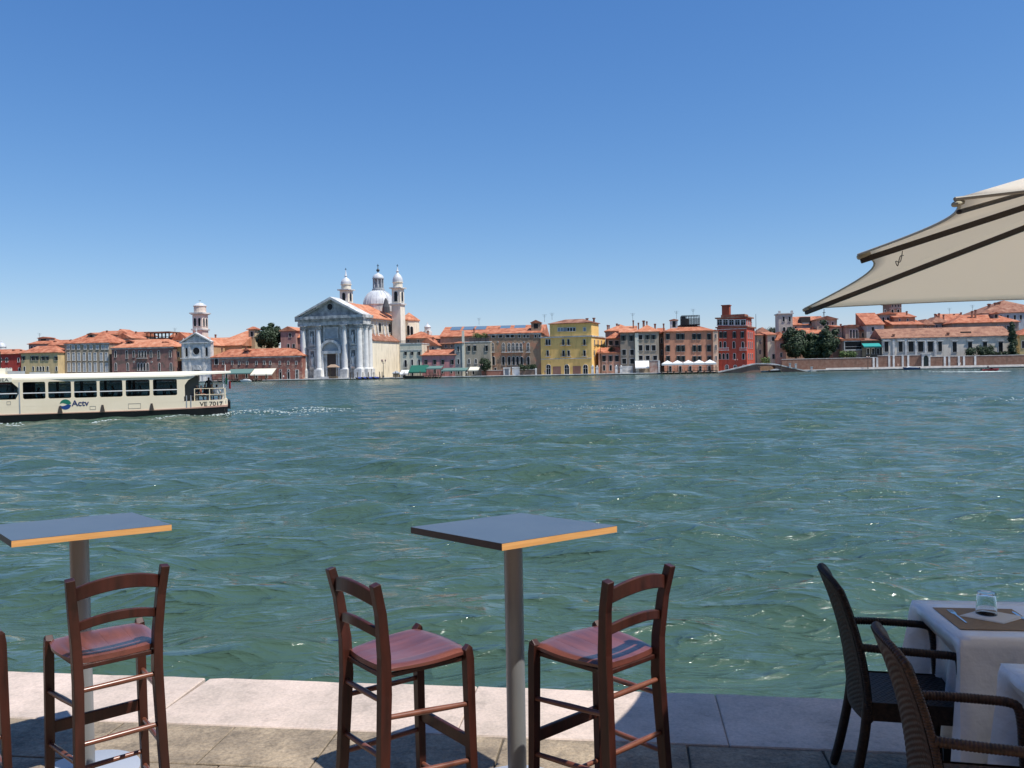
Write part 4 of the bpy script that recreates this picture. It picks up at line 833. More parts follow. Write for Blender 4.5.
for nm, lab, x0, x1, e, r, off, c, rf, wn in [
    ('cream_sliver_house', 'narrow cream house lit by the sun, just right of the red palace', 757, 763.4, 335.4, 333, 24, (.72, .62, .42), 'shed', [(340, 344, 1.4, [760]), (350, 354, 1.4, [760])]),
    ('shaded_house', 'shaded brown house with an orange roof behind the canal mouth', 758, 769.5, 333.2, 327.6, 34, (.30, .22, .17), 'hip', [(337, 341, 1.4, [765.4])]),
    ('ivory_house', 'ivory house with one column of tall windows beside the canal mouth', 768, 776.4, 335, 332, 20, (.74, .66, .50), 'shed', [(337, 341, 2.6, [773.2]), (354, 359, 2.4, [773.4])]),
    ('coral_house', 'coral pink house under a steep orange roof, left of the dark garden trees', 776.4, 786, 340.5, 332, 19, (.64, .36, .27), 'hip', [(344, 348, 1.6, [781]), (353, 357, 1.6, [781])]),
    ('orange_roof_house', 'house with orange hip roof rising behind the dark garden trees', 785, 806, 338.5, 330, 40, (.52, .32, .22), 'hip', [(340, 343, 1.5, [789, 796])]),
    ('mid_roof_house', 'house with faded orange roof between the flat topped tower and the garden trees', 800, 822, 334, 328, 48, (.6, .44, .32), 'gable', [(335, 338, 1.6, [804, 811, 818])]),
    ('long_salmon_house', 'house with long salmon roof and a dark roof terrace right of the flat topped tower', 791, 824, 325, 316.4, 62, (.6, .48, .38), 'gable', [(326.5, 330, 1.8, [796, 812, 820])]),
    ('grey_gable_house', 'grey beige house with shallow gable and dark windows, above the tallest garden tree', 817.5, 837.4, 319.6, 315.8, 52, (.48, .40, .31), 'front', [(322, 325, 1.8, [822, 828, 833]), (329, 333, 1.8, [829, 833])]),
    ('corner_house', 'little pale house with a chimney, right of the grey gabled house', 836, 842.5, 327, 325, 40, (.58, .50, .40), 'shed', [(330, 334, 1.5, [839])]),
    ('clay_house', 'clay coloured low house beside the white framed loggia', 833, 846, 341, 336.5, 26, (.46, .28, .20), 'shed', [(345, 349, 1.6, [838])]),
    ('loggia_house', 'low house with a wide white framed dark loggia behind the garden wall', 843, 863, 340.6, 338.6, 22, (.45, .34, .26), 'flat', []),
    ('tan_upper_house', 'tan house with a green balcony canopy above the white framed loggia', 846, 858, 327.2, 325, 36, (.44, .36, .28), 'flat', [(330, 338, 2, [851, 854, 857])]),
    ('rust_roof_house', 'house with rusty orange roof left of the arched attic house', 854, 868, 331, 324.4, 44, (.46, .30, .22), 'gable', [(333, 337, 1.6, [858, 863])]),
    ('white_wall_house', 'white house with one dark window behind the teal awning', 867, 884, 325, 312.6, 40, (.62, .60, .56), 'shed', [(327, 331, 2.4, [873])]),
    ('three_arch_house', 'grey attic house with three arched openings under the brick tower', 880, 896.4, 314.5, 311.5, 52, (.42, .36, .31), 'front', [(317, 322.6, 2.2, [883.6, 888.2, 893], dict(kind='a')), (309.5, 312, 1.6, [885.5], dict(kind='a'))]),
    ('twin_roof_house', 'house with two stacked orange roofs, right of the arched attic house', 895, 915.4, 317.4, 312.2, 48, (.5, .3, .2), 'shed', [(319, 321, 1.5, [900, 908])]),
    ('lower_twin_house', 'house with broad orange roof below the two stacked orange roofs', 894, 917, 325, 318, 42, (.5, .32, .23), 'shed', []),
    ('amber_roof_house', 'small house with amber roof, second right of the brick tower', 914.5, 923.5, 325, 318, 44, (.5, .34, .24), 'shed', []),
    ('dusky_house', 'dusky house with brown roof, third right of the brick tower', 922.5, 934, 325.5, 319.4, 50, (.34, .24, .19), 'hip', [(327, 329, 1.4, [926, 930])]),
    ('grey_stone_house', 'grey stone house with several chimneys above the long white villa roof', 932, 948, 323, 317, 54, (.42, .36, .31), 'hip', [(325, 328, 1.6, [937, 943])]),
    ('far_ridge_house', 'house with long low ridge and chimneys left of the big pyramid roof', 944, 966, 321, 313.6, 66, (.42, .34, .28), 'gable', []),
    ('hip_roof_villa', 'house with wide orange hip roof and shaded wall behind the long white villa', 953, 1019, 322.8, 314.6, 44, (.36, .29, .24), 'hip', [(325.5, 330, 2, [998, 1003, 1008])]),
    ('pyramid_roof_palace', 'big palace with high pyramid roof and pale blue grey wall, far right', 983, 1052, 312.8, 300.2, 60, (.48, .52, .56), 'hip', [(315, 319.6, 2.2, [1001, 1008, 1015, 1021])]),
    ('far_right_house', 'yellow house with an orange roof at the far right behind the garden wall', 1020, 1056, 335, 327, 22, (.60, .48, .24), 'hip', [(341, 348, 2.4, [1023])])]:
    hh = House(nm, lab, 'house', x0, x1, e, r, ST('plaster_'+nm, c), off, 13 if nm != 'pyramid_roof_palace' else 26, roof=rf, rmat='tile' if nm not in ('shaded_house', 'grey_gable_house', 'grey_stone_house', 'pyramid_roof_palace', 'dusky_house', 'tan_upper_house') else 'tile_old', group=BH, wins=wn)
    if nm in ('coral_house', 'orange_roof_house', 'rust_roof_house', 'corner_house', 'mid_roof_house', 'twin_roof_house'): hh.chimney((x0+x1)/2+1.5, r-1, 1.2, .35)
    if nm == 'grey_stone_house':
        for x, y in ((935, 313.8), (939, 313.2), (943.5, 314.6)): hh.chimney(x, y, 1.3, .4)
    if nm == 'far_ridge_house':
        for x, y in ((949, 315.2), (954, 314), (961, 312.4)): hh.chimney(x, y, 1.2, .4)
    if nm == 'pyramid_roof_palace':
        for x, y in ((989, 303.8), (995.5, 302.6), (999, 302)): hh.chimney(x, y, 2.2, .3)
    if nm == 'hip_roof_villa':
        hh.dormer(993.5, 998.5, 312.8, 318, .2); hh.chimney(972, 311, 1.5, .3); hh.chimney(975.4, 309.8, 1.5, .3)
    if nm == 'loggia_house':
        p = hh.p; xa, xb = p.x(843.8), p.x(862.4); z0, z1 = p.z(853, 349.4), p.z(853, 341.6)
        MB().box(xa+.35, xb-.35, -.05, .1, z0, z1).build('loggia_opening', M['pane'], hh.T)
        MB().box(xa, xa+.35, -.35, -.003, z0-.4, z1+.5).box(xb-.35, xb, -.35, -.003, z0-.4, z1+.5).box(xa+.353, xb-.353, -.35, -.003, z1+.003, z1+.5).box(xa+.353, xb-.353, -.35, -.003, z0-.4, z0).box(xa+.4, xb-.4, -.3, -.2, z0+1, z0+1.1).build('loggia_frame', M['istria'], hh.T)
    if nm == 'long_salmon_house':
        p = hh.p; xa, xb = p.x(801.4), p.x(811); MB().box(xa, xb, .4, 4, hh.H-.2, p.z(806, 316.8)).build('roof_terrace', M['darkwood'], hh.roof); MB().box(xa+.5, xb-.3, -.05, .35, hh.H-1.2, hh.H+1.0).build('terrace_screen', M['pane_pale'], hh.T)
        s_ = p.m(824, 309, 6); b = MB().tube([(s_[0], 6, hh.H), (s_[0], 6, s_[1])], .12, 6).tube([(s_[0]-1.1, 6, hh.H), (s_[0]-.1, 6, s_[1]-1.2)], .06, 5).box(s_[0]-.6, s_[0]+.6, 5.95, 6.05, s_[1]-1.6, s_[1]-1.4); b.build('mast', M['dark'], hh.roof)
# flat topped tower
t = House('flat_tower', 'pale flat topped tower house with arched openings, above the garden trees', 'tower house', 779.4, 793, 314, 313.4, ST('tower_house_plaster', (.66, .58, .50)), 44, 8, roof='flat', rmat='istria', group=BH, ov=.4, wins=[(316.6, 321.4, 2.2, [784, 790]), (327, 331.6, 2.6, [784.4, 790.4], dict(kind='a'))])
for x in (780, 792.3): xx = t.p.x(x); MB().box(xx-.4, xx+.4, -.3, .5, t.H+.36, t.H+1.3).build('corner_merlon', M['istria'], t.T)
t = House('brick_tower', 'brick tower with small dark openings under the parasol edge, top right', 'tower', 890.2, 902, 303.6, 302.8, ST('tower_dark_brick', (.34, .22, .16)), 62, 9, roof='flat', rmat='tile_old', group=None, ov=.5, wins=[(304.6, 307, 1.3, [893, 896, 899]), (309.4, 313, 2.2, [892.8, 898.6], dict(kind='a'))], band=[308])

# long white villa
vl = House('long_white_villa', 'long low white villa with brown tiled roof and stone framed windows, right', 'villa', 882.6, 1011, 337.4, 327.4, ST('villa_white_plaster', (.74, .67, .56), (.64, .58, .49)), 20, 15, roof='gable', rmat=tiles('brown_tiles', (.30, .15, .10), (.42, .24, .16), (.18, .10, .075)), group=BK, wins=[
    (341.6, 351.8, 4.2, [886.4, 900.6], dict(pane='pane')), (341.6, 351.8, 5.2, [911, 920.6, 930.4]), (341.6, 351.4, 3.8, [940]), (342, 352, 4, [954.6, 970, 985, 1000.6])], chim=[(893.6, 334.2, 1.8, .05), (948, 332.6, 2, .05)], cornice='istria_grey')
b = MB()
for x in (886.4, 900.6, 911, 920.6, 930.4, 940, 954.6, 970, 985, 1000.6):
    xx = vl.p.x(x); s_ = 1.0 if x < 935 else .85; MB().box(xx-1.25*s_, xx+1.25*s_, -.45, -.16, vl.p.z(x, 341.2), vl.p.z(x, 340.2)).build('window_hood', M['istria'], vl.T)
for x in (893.5, 905.8, 915.8, 925.5, 935.2): xx = vl.p.x(x); MB().box(xx-.35, xx+.35, -.3, -.003, 0, vl.p.z(x, 339.6)).build('pilaster', M['istria'], vl.T)
MB().box(vl.p.x(964), vl.p.x(974), 2.2, 4.5, vl.H, vl.p.z(969, 331.4, 2.2)).build('roof_terrace', M['darkwood'], vl.roof)

# garden walls
def wall_run(name, label, x0, x1, ytop, off, m, d=.6, posts=(), cope=True, ptop=None, group=None):
    P = far_point((x0+x1)/2, off); p = Plane(P, FA, x0); T = empty(name, p.O, -FA, label, 'wall', group); L = p.x(x1); z = p.z((x0+x1)/2, ytop)
    MB().box(0, L, 0, d, -.2, z).build('masonry', m, T)
    if cope: MB().box(-.05, L+.05, -.1, d+.1, z+.003, z+.16).build('coping', M['istria'], T)
    for x in posts:
        xx = p.x(x); MB().box(xx-.32, xx+.32, -.18, -.003, -.2, z+(.5 if ptop else 0)).build('post', M['istria'], T)
    return T, p
bw = ST('old_garden_brick', (.20, .105, .075), (.27, .17, .125), scale=.9)
wall_run('garden_wall', 'dark brick garden wall in front of the garden trees, right of the bridge', 782, 877.4, 358.6, 12, bw, posts=[873.4, 877])
wall_run('garden_wall', 'brick garden wall with white piers below the white villa, left of its gate', 878, 921.4, 355.6, 12, bw, posts=[889, 893.5, 902.5, 908])
T, p = wall_run('garden_wall', 'long brick garden wall right of the white gate, below the white villa', 930, 1040, 355.8, 12, bw, posts=[944.5, 949, 958.6, 963.8, 975])
wall_run('quay_parapet', 'low white parapet wall running along the quay in front of the garden walls', 826, 1024, 366.2, 3, mat('whitewashed_wall', (.74, .68, .60), .85, col2=(.55, .49, .43), scale=.7), d=.35, cope=False)
P = far_point(925.6, 11.8); p = Plane(P, FA, 921.6); T = empty('garden_gate', p.O, -FA, 'white stone arched gate with a dark door in the garden wall of the white villa', 'gate'); L = p.x(929.8); z = p.z(925, 353.8)
w_ = L*.62; MB().ring([(-L/2, 0), (L/2, 0), (L/2, z), (L/4, z), (0, z), (-L/4, z), (-L/2, z)], [(-w_/2, 0), (w_/2, 0), (w_/2, z*.7), (w_*.3, z*.86), (0, z*.9), (-w_*.3, z*.86), (-w_/2, z*.7)], -.5, .9).build('frame', M['istria'], T, (L/2, 0, 0))
MB().box(L/2-w_/2, L/2+w_/2, .1, .2, 0, z*.88).build('door', M['shutter'], T)
MB().box(-.2, L+.2, -.7, 1, z+.003, z+.3).build('cornice', M['istria'], T)
wall_run('courtyard_wall', 'reddish brick courtyard wall in front of the brown palace, left of its white gates', 481.6, 503.2, 370.6, 8.5, ST('courtyard_brick', (.34, .16, .12), (.26, .13, .1)))
wall_run('courtyard_wall', 'dark courtyard wall in front of the brown palace, right of its white gates', 519.6, 536, 369.6, 8.5, ST('courtyard_dark', (.20, .15, .12)), posts=[535.6], ptop=1)
def gate(x0, x1, y, lab, door='shutter', cat='gate'):
    P = far_point((x0+x1)/2, 8.2); p = Plane(P, FA, x0); L = p.x(x1); z = p.z(x0, y); T = empty('white_gate', p.O, -FA, lab, cat, 'white gates in front of the brown palace')
    MB().box(0, .45, -.3, .9, 0, z).box(L-.45, L, -.3, .9, 0, z).box(-.1, L+.1, -.4, 1, z+.003, z+.4).build('frame', M['istria'], T); MB().box(.46, L-.46, .1, .2, 0, z-.02).build('door', M[door], T)
gate(503.6, 509.6, 368.6, 'left white stone gate in front of the brown palace, with a grey blue door', 'pane_pale'); gate(512.4, 519.2, 368, 'right white stone gate in front of the brown palace, with a pale door', 'canvas')
for i, (x, y) in enumerate(((592.6, 366.2), (597.2, 367), (616.4, 366.4), (621.2, 366.6))):
    P = far_point(x, 5.5); p = Plane(P, FA, x); k_ = .45; z = p.z(x, y); b = MB().box(-k_, k_, -k_, k_, -.1, z-.3).box(-k_-.12, k_+.12, -k_-.12, k_+.12, z-.297, z).lathe([(.2, z), (.3, z+.2), (.2, z+.45), (.03, z+.55)], n=8)
    tag(b.build('gate_pier', M['istria'], None, p.O, -FA), ['white gate pier at the right corner of the yellow palazzo', 'white gate pier second to the right of the yellow palazzo', 'white gate pier at the right end of the apricot house', 'white gate pier at the left edge of the grey palazzo'][i], 'pier', 'white gate piers in front of the apricot house')
# kiosk wall by the tan palazzo
T, p = wall_run('kiosk_wall', 'patchy red and white brick wall with a flat cap beside the tan palazzo awning', 650, 659.4, 361, 4, ST('kiosk_brick', (.36, .15, .11), (.5, .42, .36), scale=.8), posts=[658.8])

# trees and shrubs of the far bank
tree(796, 327, 361, 28, 18, 'garden_tree', 'leftmost dark garden tree behind the brick wall', n=4200, group='garden trees right of the bridge', seed=11, lsz=.95)
tree(812, 334, 361, 24, 19, 'garden_tree', 'middle garden tree, lower than the others behind the brick wall', n=3400, group='garden trees right of the bridge', seed=12, lsz=.95)
tree(827.5, 321, 360, 27, 18, 'garden_tree', 'tallest and rightmost dark garden tree behind the brick wall', n=5200, group='garden trees right of the bridge', seed=13, lsz=.95)
tree(847, 350, 358.5, 18, 16, 'garden_shrub', 'light green shrub over the brick wall right of the garden trees', 'leaf_light', 700, seed=14, shape='bush', kind_='shrub')
tree(766, 356, 364, 8, 14, 'canal_shrub', 'light green shrub beside the bridge', 'leaf_light', 380, seed=15, shape='bush', kind_='shrub')
tree(485.5, 356.6, 371, 12.5, 7.5, 'courtyard_tree', 'grey green round tree in front of the roof garden house', n=1400, seed=16, lsz=.5)
tree(528, 363.6, 370.5, 19, 9.6, 'courtyard_hedge', 'dark hedge over the courtyard wall of the brown palace', n=900, seed=17, shape='bush', kind_='hedge')
tree(1012.6, 322, 357, 11, 17, 'cypress', 'tall dark cypress at the right end of the white villa', n=2200, seed=18, shape='cypress', lsz=.7)
tree(971.5, 346, 355.5, 10, 15, 'villa_shrub', 'small rounded shrub in front of the white villa', n=650, seed=19, shape='bush', kind_='shrub')
tree(985.5, 343, 356, 15, 15.5, 'villa_shrub', 'larger rounded shrub in front of the white villa, left of the cypress', n=1100, seed=20, shape='bush', kind_='shrub')
tree(1000, 350.5, 356, 16, 16, 'villa_hedge', 'low dark hedge between the shrubs and the cypress', n=700, seed=21, shape='bush', kind_='hedge')
tree(775, 326.5, 334, 26, 90, 'distant_trees', 'distant dark treetops behind the flat topped tower', n=900, seed=22, shape='bush')
tree(612, 346, 352, 7, 12.5, 'creeper', 'small plant on the balcony wall of the yellow palazzo', n=160, seed=23, shape='bush', kind_='shrub', lsz=.4)
tree(601, 343.5, 347.5, 12, 10, 'roof_plant', 'leafy creeper trailing from the side of the yellow palazzo', n=220, seed=24, shape='bush', kind_='shrub', lsz=.35)

# bridge over the side canal
p = fb; P = far_point(765, -1.2); p = Plane(P, FA, 718); T = empty('stone_bridge', p.O, -FA, 'low bridge with brick ramps and white stone edges over the side canal mouth', 'bridge'); q = lambda x, y: p.m(x, y)
rb = ST('bridge_brick', (.26, .135, .095), (.33, .21, .16)); base = -FZ-.5
MB().prism([(q(718, 0)[0], base), q(718, 372.8), q(753, 364.8), q(757, 364.6), (q(757, 0)[0], base)], 0, 5).build('left_ramp', rb, T)
MB().prism([(q(774, 0)[0], base), q(774, 365), q(778, 365.2), q(806, 371.4), (q(806, 0)[0], base)], 0, 5).build('right_ramp', rb, T)
tp = [(718, 372.4), (738, 368), (753, 364.2), (758, 363.6), (772, 363.8), (778, 364.7), (792, 368), (806, 370.9), (816, 371)]
MB().path([(q(x, y)[0], -.15, q(x, y)[1]) for x, y in tp], .5, .35, (0, 1, 0)).path([(q(x, y)[0], 5.1, q(x, y)[1]) for x, y in tp], .5, .35, (0, 1, 0)).build('stone_edge', M['istria'], T)
MB().prism([q(757, 364.8), q(774, 365.1), q(774, 366.6), (q(769, 0)[0], q(769, 366)[1]), (q(762, 0)[0], q(762, 366)[1]), q(757, 366.4)], .02, 4.98).build('deck', rb, T)
MB().box(q(758, 0)[0], q(773, 0)[0], 6, 6.4, base, q(765, 366)[1]).build('abutment', ST('sunlit_abutment', (.62, .40, .26), (.4, .3, .22), scale=1), T)
for x, y in ((789.6, 363.6), (795.4, 364.2), (811.2, 367.2)):
    xx, z = q(x, y); MB().box(xx-.3, xx+.3, -.8, -.2, z-1.5, z).box(xx-.38, xx+.38, -.88, -.12, z+.003, z+.2).build('bollard_pier', M['istria'], T)
# ================================================================= far quay: awnings, parasols, boats, people
def awning(name, label, x0, x1, ytop, ybot, off, m, proj=3., group=None, cat='awning', legs=True, yfloor=None):
    """sloping canvas on posts, scalloped front valance"""
    P = far_point((x0+x1)/2, off); p = Plane(P, FA, x0); T = empty(name, p.O, -FA, label, cat, group); L = p.x(x1); zt = p.z((x0+x1)/2, ytop, proj); zb = p.z((x0+x1)/2, ybot)+.35
    MB().prism([(0, zb), (0, zb+.06), (proj, zt+.06), (proj, zt)], 0, L, 'x').build('canvas', m, T)
    n = max(4, int(L/.5)); b = MB(); 
    for i in range(n): x = L*i/n; w = L/n; b.prism([(x, zb-.3), (x+w/2, zb-.4), (x+w, zb-.3), (x+w, zb+.02), (x, zb+.02)], -.03, -.003)
    b.build('valance', m, T)
    b = MB()
    for i in range(max(2, int(L/4)+1)):
        x = .05+(L-.1)*i/max(1, int(L/4)); b.box(x-.05, x+.05, .02, .12, 0 if legs else zb-.4, zb).box(x-.05, x+.05, proj-.12, proj-.02, 0, zt)
    b.build('posts', M['dark'], T); return T
awning('white_awning', 'white sloping awning in front of the long brick building', 250, 271.5, 368.8, 375.4, 2.5, M['canvas_cream'], 4)
awning('grey_green_awning', 'broad dull green awning of the cafe behind the stern of the boat', 226, 249.6, 369.2, 374.2, 2.5, M['grey_canvas'], 4)
awning('green_awning', 'bright green sloping awning beside the great church', 408.2, 425.4, 365.4, 373, 1.2, M['green_canvas'], 5)
awning('white_awning', 'small white awning left of the green awning', 399.6, 408, 370.2, 374.6, 2.5, M['canvas'], 3)
awning('grey_green_awning', 'long grey green awning in front of the slim grey house', 441.4, 466, 368, 371.4, 2, M['grey_canvas'], 5)
awning('grey_green_awning', 'short grey green awning between the green awning and the pink house', 425.8, 440.6, 366, 369.4, 2.5, M['grey_canvas'], 5)
awning('white_awning', 'small cream awning in front of the roof garden house', 468.4, 478, 367, 371, 3, M['canvas_cream'], 3.5)
awning('shop_awning', 'white shop awning hanging from the tan palazzo', 635.4, 649, 360.8, 368.4, 4.8, M['canvas'], 3.6)
awning('teal_awning', 'turquoise awning on the house left of the white villa', 864.2, 881.6, 343.4, 347.2, 17, M['teal_canvas'], 3)
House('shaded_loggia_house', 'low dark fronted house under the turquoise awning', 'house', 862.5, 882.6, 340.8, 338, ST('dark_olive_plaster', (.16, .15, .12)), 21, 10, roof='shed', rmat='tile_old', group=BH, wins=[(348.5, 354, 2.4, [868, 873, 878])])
# dark restaurant pontoons standing on piles
def pontoon(label, x0, x1, ydeck, y0=-4.5, y1=-.2, things=True, seed=1):
    p = Plane(far_point((x0+x1)/2, 0), FA, x0); T = empty('restaurant_pontoon', (p.O.x, p.O.y, 0), -FA, label, 'pontoon'); L = p.x(x1); z = .85
    MB().box(0, L, y0, y1, z, z+.22).build('deck', M['darkwood'], T)
    b = MB(); n = int(L/2.2)+1
    for i in range(n+1):
        x = .15+(L-.3)*i/n; b.tube([(x, y0+.2, -1.5), (x, y0+.2, z-.003)], .16, 7).tube([(x, y1-.3, -1.5), (x, y1-.3, z-.003)], .16, 7)
    b.build('piles', M['wood_pile'], T)
    b = MB(); n = int(L/1.1)
    for i in range(n+1): x = .05+(L-.1)*i/n; b.box(x-.04, x+.04, y0+.02, y0+.1, z+.22, z+1.15)
    b.box(0, L, y0, y0+.12, z+1.15, z+1.22).box(0, L, y0+.02, y0+.08, z+.7, z+.74); b.build('railing', M['darkwood'], T)
    return T, p, L, z+.22
M['figure_shirts'] = [mat('shirt_%d' % i, c, .9) for i, c in enumerate([(.5, .5, .5), (.05, .07, .15), (.35, .05, .05), (.6, .55, .4), (.03, .03, .03)])]
PT1 = pontoon('dark restaurant pontoon on piles in front of the orange hotel', 661, 716, 369)
PT2 = pontoon('dark boat landing on piles beneath the green awning', 406, 441, 373)
PT3 = pontoon('dark boat landing of the cafe behind the stern of the boat', 218, 262, 375)
def parasol_mesh():
    T = empty('white_parasol', (0, 0, 0)); h = 2.6
    c = MB().add([(-2, -2, h), (2, -2, h), (2, 2, h), (-2, 2, h), (0, 0, h+1.1), (-2, -2, h-.6), (2, -2, h-.6), (2, 2, h-.6), (-2, 2, h-.6)], [(0, 1, 4), (1, 2, 4), (2, 3, 4), (3, 0, 4), (0, 1, 6, 5), (1, 2, 7, 6), (2, 3, 8, 7), (3, 0, 5, 8)]).build('canopy', M['canvas'], T)
    s = c.modifiers.new('thick', 'SOLIDIFY'); s.thickness = .02
    MB().tube([(0, 0, 0), (0, 0, h+1.0)], .05, 8).build('pole', M['darkwood'], T); MB().lathe([(.4, 0), (.4, .08), (.06, .12)], n=10).build('base', M['dark'], T); return T
proto = parasol_mesh(); words = ['leftmost', 'second', 'middle', 'fourth', 'rightmost']
for i, x in enumerate((667.6, 677.6, 688.4, 699.2, 710)):
    o = proto if i == 0 else copy_tree(proto); q_ = far_point(x, -2.2); o.location = (q_.x, q_.y, 1.072); o.rotation_euler.z = -FA
    tag(o, '%s of the five white square parasols on the pontoon of the orange hotel' % words[i], 'parasol', 'white parasols on the hotel pontoon')
cj = 0
def cafe_table(x, off, z, seed):
    r = random.Random(seed); T = empty('cafe_table', (0, 0, 0), 0); P = far_point(x, off); T.location = (P.x, P.y, z); T.rotation_euler.z = -FA
    MB().box(-.4, .4, -.4, .4, .72, .76).build('tabletop', M['canvas'], T); MB().tube([(0, 0, 0), (0, 0, .72)], .04, 6).lathe([(.25, 0), (.25, .03)], n=8).build('leg', M['dark'], T); return T
tabs = []
for i, x in enumerate((665, 671, 676, 682.5, 688, 693.6, 699.6, 705, 711)):
    o = cafe_table(x, -2.2-(i % 2), 1.072, i) if i == 0 else copy_tree(tabs[0]); P = far_point(x, -2.2-(i % 2)*1.2); o.location = (P.x, P.y, 1.072); tabs.append(o)
    tag(o, '%s of the nine white cafe tables under the hotel parasols' % ('leftmost', 'second from left', 'third from left', 'fourth from left', 'middle one', 'fourth from right', 'third from right', 'second from right', 'rightmost')[i], 'table', 'cafe tables on the hotel pontoon')

# ---- people
_PM = {}
def person_mesh(pose, cols):
    """one continuous skinned body; cols = skin, hair, shirt, trousers"""
    key = (pose, cols)
    if key in _PM: return _PM[key]
    if pose == 'stand':
        V = [(0, 0, .95, .15), (0, 0, 1.15, .13), (0, 0, 1.38, .15), (0, 0, 1.50, .06), (0, -.01, 1.62, .095), (0, -.01, 1.70, .085),
             (.10, 0, .88, .10), (.11, -.02, .48, .065), (.11, .03, .08, .045), (.12, -.14, .03, .035), (-.10, 0, .88, .10), (-.13, .02, .48, .065), (-.13, .06, .08, .045), (-.14, -.1, .03, .035),
             (.20, 0, 1.40, .06), (.26, .02, 1.12, .043), (.27, -.08, .88, .03), (.27, -.11, .79, .028), (-.20, 0, 1.40, .06), (-.26, .02, 1.12, .043), (-.27, -.08, .88, .03), (-.27, -.11, .79, .028)]
        E_ = [(0, 1), (1, 2), (2, 3), (3, 4), (4, 5), (0, 6), (6, 7), (7, 8), (8, 9), (0, 10), (10, 11), (11, 12), (12, 13), (2, 14), (14, 15), (15, 16), (16, 17), (2, 18), (18, 19), (19, 20), (20, 21)]
        hz = (.93, 1.47, 1.68)
    else:   # seated on something .45 high, facing -y
        V = [(0, 0, .52, .15), (0, .03, .72, .13), (0, .02, .95, .15), (0, .01, 1.07, .06), (0, -.02, 1.19, .095), (0, -.02, 1.27, .085),
             (.10, -.08, .52, .095), (.13, -.45, .52, .065), (.13, -.43, .08, .045), (.13, -.55, .03, .035), (-.10, -.08, .52, .095), (-.13, -.45, .52, .065), (-.13, -.43, .08, .045), (-.13, -.55, .03, .035),
             (.20, .02, .97, .06), (.27, -.02, .70, .043), (.18, -.25, .62, .03), (.14, -.32, .61, .028), (-.20, .02, .97, .06), (-.27, -.02, .70, .043), (-.18, -.25, .62, .03), (-.14, -.32, .61, .028)]
        E_ = [(0, 1), (1, 2), (2, 3), (3, 4), (4, 5), (0, 6), (6, 7), (7, 8), (8, 9), (0, 10), (10, 11), (11, 12), (12, 13), (2, 14), (14, 15), (15, 16), (16, 17), (2, 18), (18, 19), (19, 20), (20, 21)]
        hz = (.56, 1.04, 1.25)
    me = bpy.data.meshes.new('tmp'); me.from_pydata([v[:3] for v in V], E_, []); o = bpy.data.objects.new('tmp', me); COL.objects.link(o)
    md = o.modifiers.new('s', 'SKIN'); ss = o.modifiers.new('u', 'SUBSURF'); ss.levels = ss.render_levels = 1
    for i, v in enumerate(V): me.skin_vertices[0].data[i].radius = (v[3], v[3]*(.75 if i in (0, 1, 2) else 1))
    me.skin_vertices[0].data[0].use_root = True
    dg = bpy.context.evaluated_depsgraph_get(); em = bpy.data.meshes.new_from_object(o.evaluated_get(dg)); em.name = 'person'
    bpy.data.objects.remove(o); bpy.data.meshes.remove(me)
    em.materials.clear()
    for i, c in enumerate(cols): em.materials.append(mat('cloth_%02x%02x%02x' % tuple(int(255*x) for x in c), c, .85))
    for pl in em.polygons:
        c = pl.center; arm = abs(c.x) > .235 and c.z < hz[1]-.28
        pl.material_index = 0 if c.z > hz[1] and c.z < hz[2] and c.y < .03 else (1 if c.z > hz[1]+.03 else (2 if c.z > hz[0] and not arm else (0 if arm and c.z > hz[0]-.18 else 3)))
        if pose == 'sit' and c.z < .45: pl.material_index = 3
        pl.use_smooth = True
    _PM[key] = em; return em
SK = (.45, .27, .19)
def person(label, loc, rz, pose='stand', hair=(.04, .03, .02), shirt=(.5, .5, .5), legs=(.05, .06, .1), group=None, s=1.):
    o = link('person', person_mesh(pose, (SK, hair, shirt, legs)), None, loc, rz); o.scale = (s, s, s); return tag(o, label, 'person', group)
for x, off, lab, sh, lg in ((957.6, 4.5, 'person in dark clothes walking on the quay below the white villa', (.04, .04, .05), (.03, .03, .04)), (960.4, 4.5, 'person in a pale shirt walking on the quay below the white villa', (.7, .66, .6), (.5, .42, .32)),
    (898, 5, 'person in a light pink shirt leaning at the parapet left of the blue moored boat', (.65, .45, .38), (.4, .3, .2)), (283.4, 4, 'person in a white shirt standing by the door of the long brick building', (.7, .7, .7), (.1, .1, .14)),
    (466.8, 5, 'person in a white shirt standing beneath the end of the grey green awning', (.75, .75, .75), (.05, .05, .07)), (545, 5, 'person in blue walking past the yellow palazzo', (.08, .12, .3), (.2, .18, .15)), (431, 4, 'person in beige beside the grey green awning', (.5, .42, .3), (.05, .05, .07))):
    P = far_point(x, off); person(lab, (P.x, P.y, FZ-.004), rnd.uniform(0, 6), 'stand', (.03, .02, .015), sh, lg)

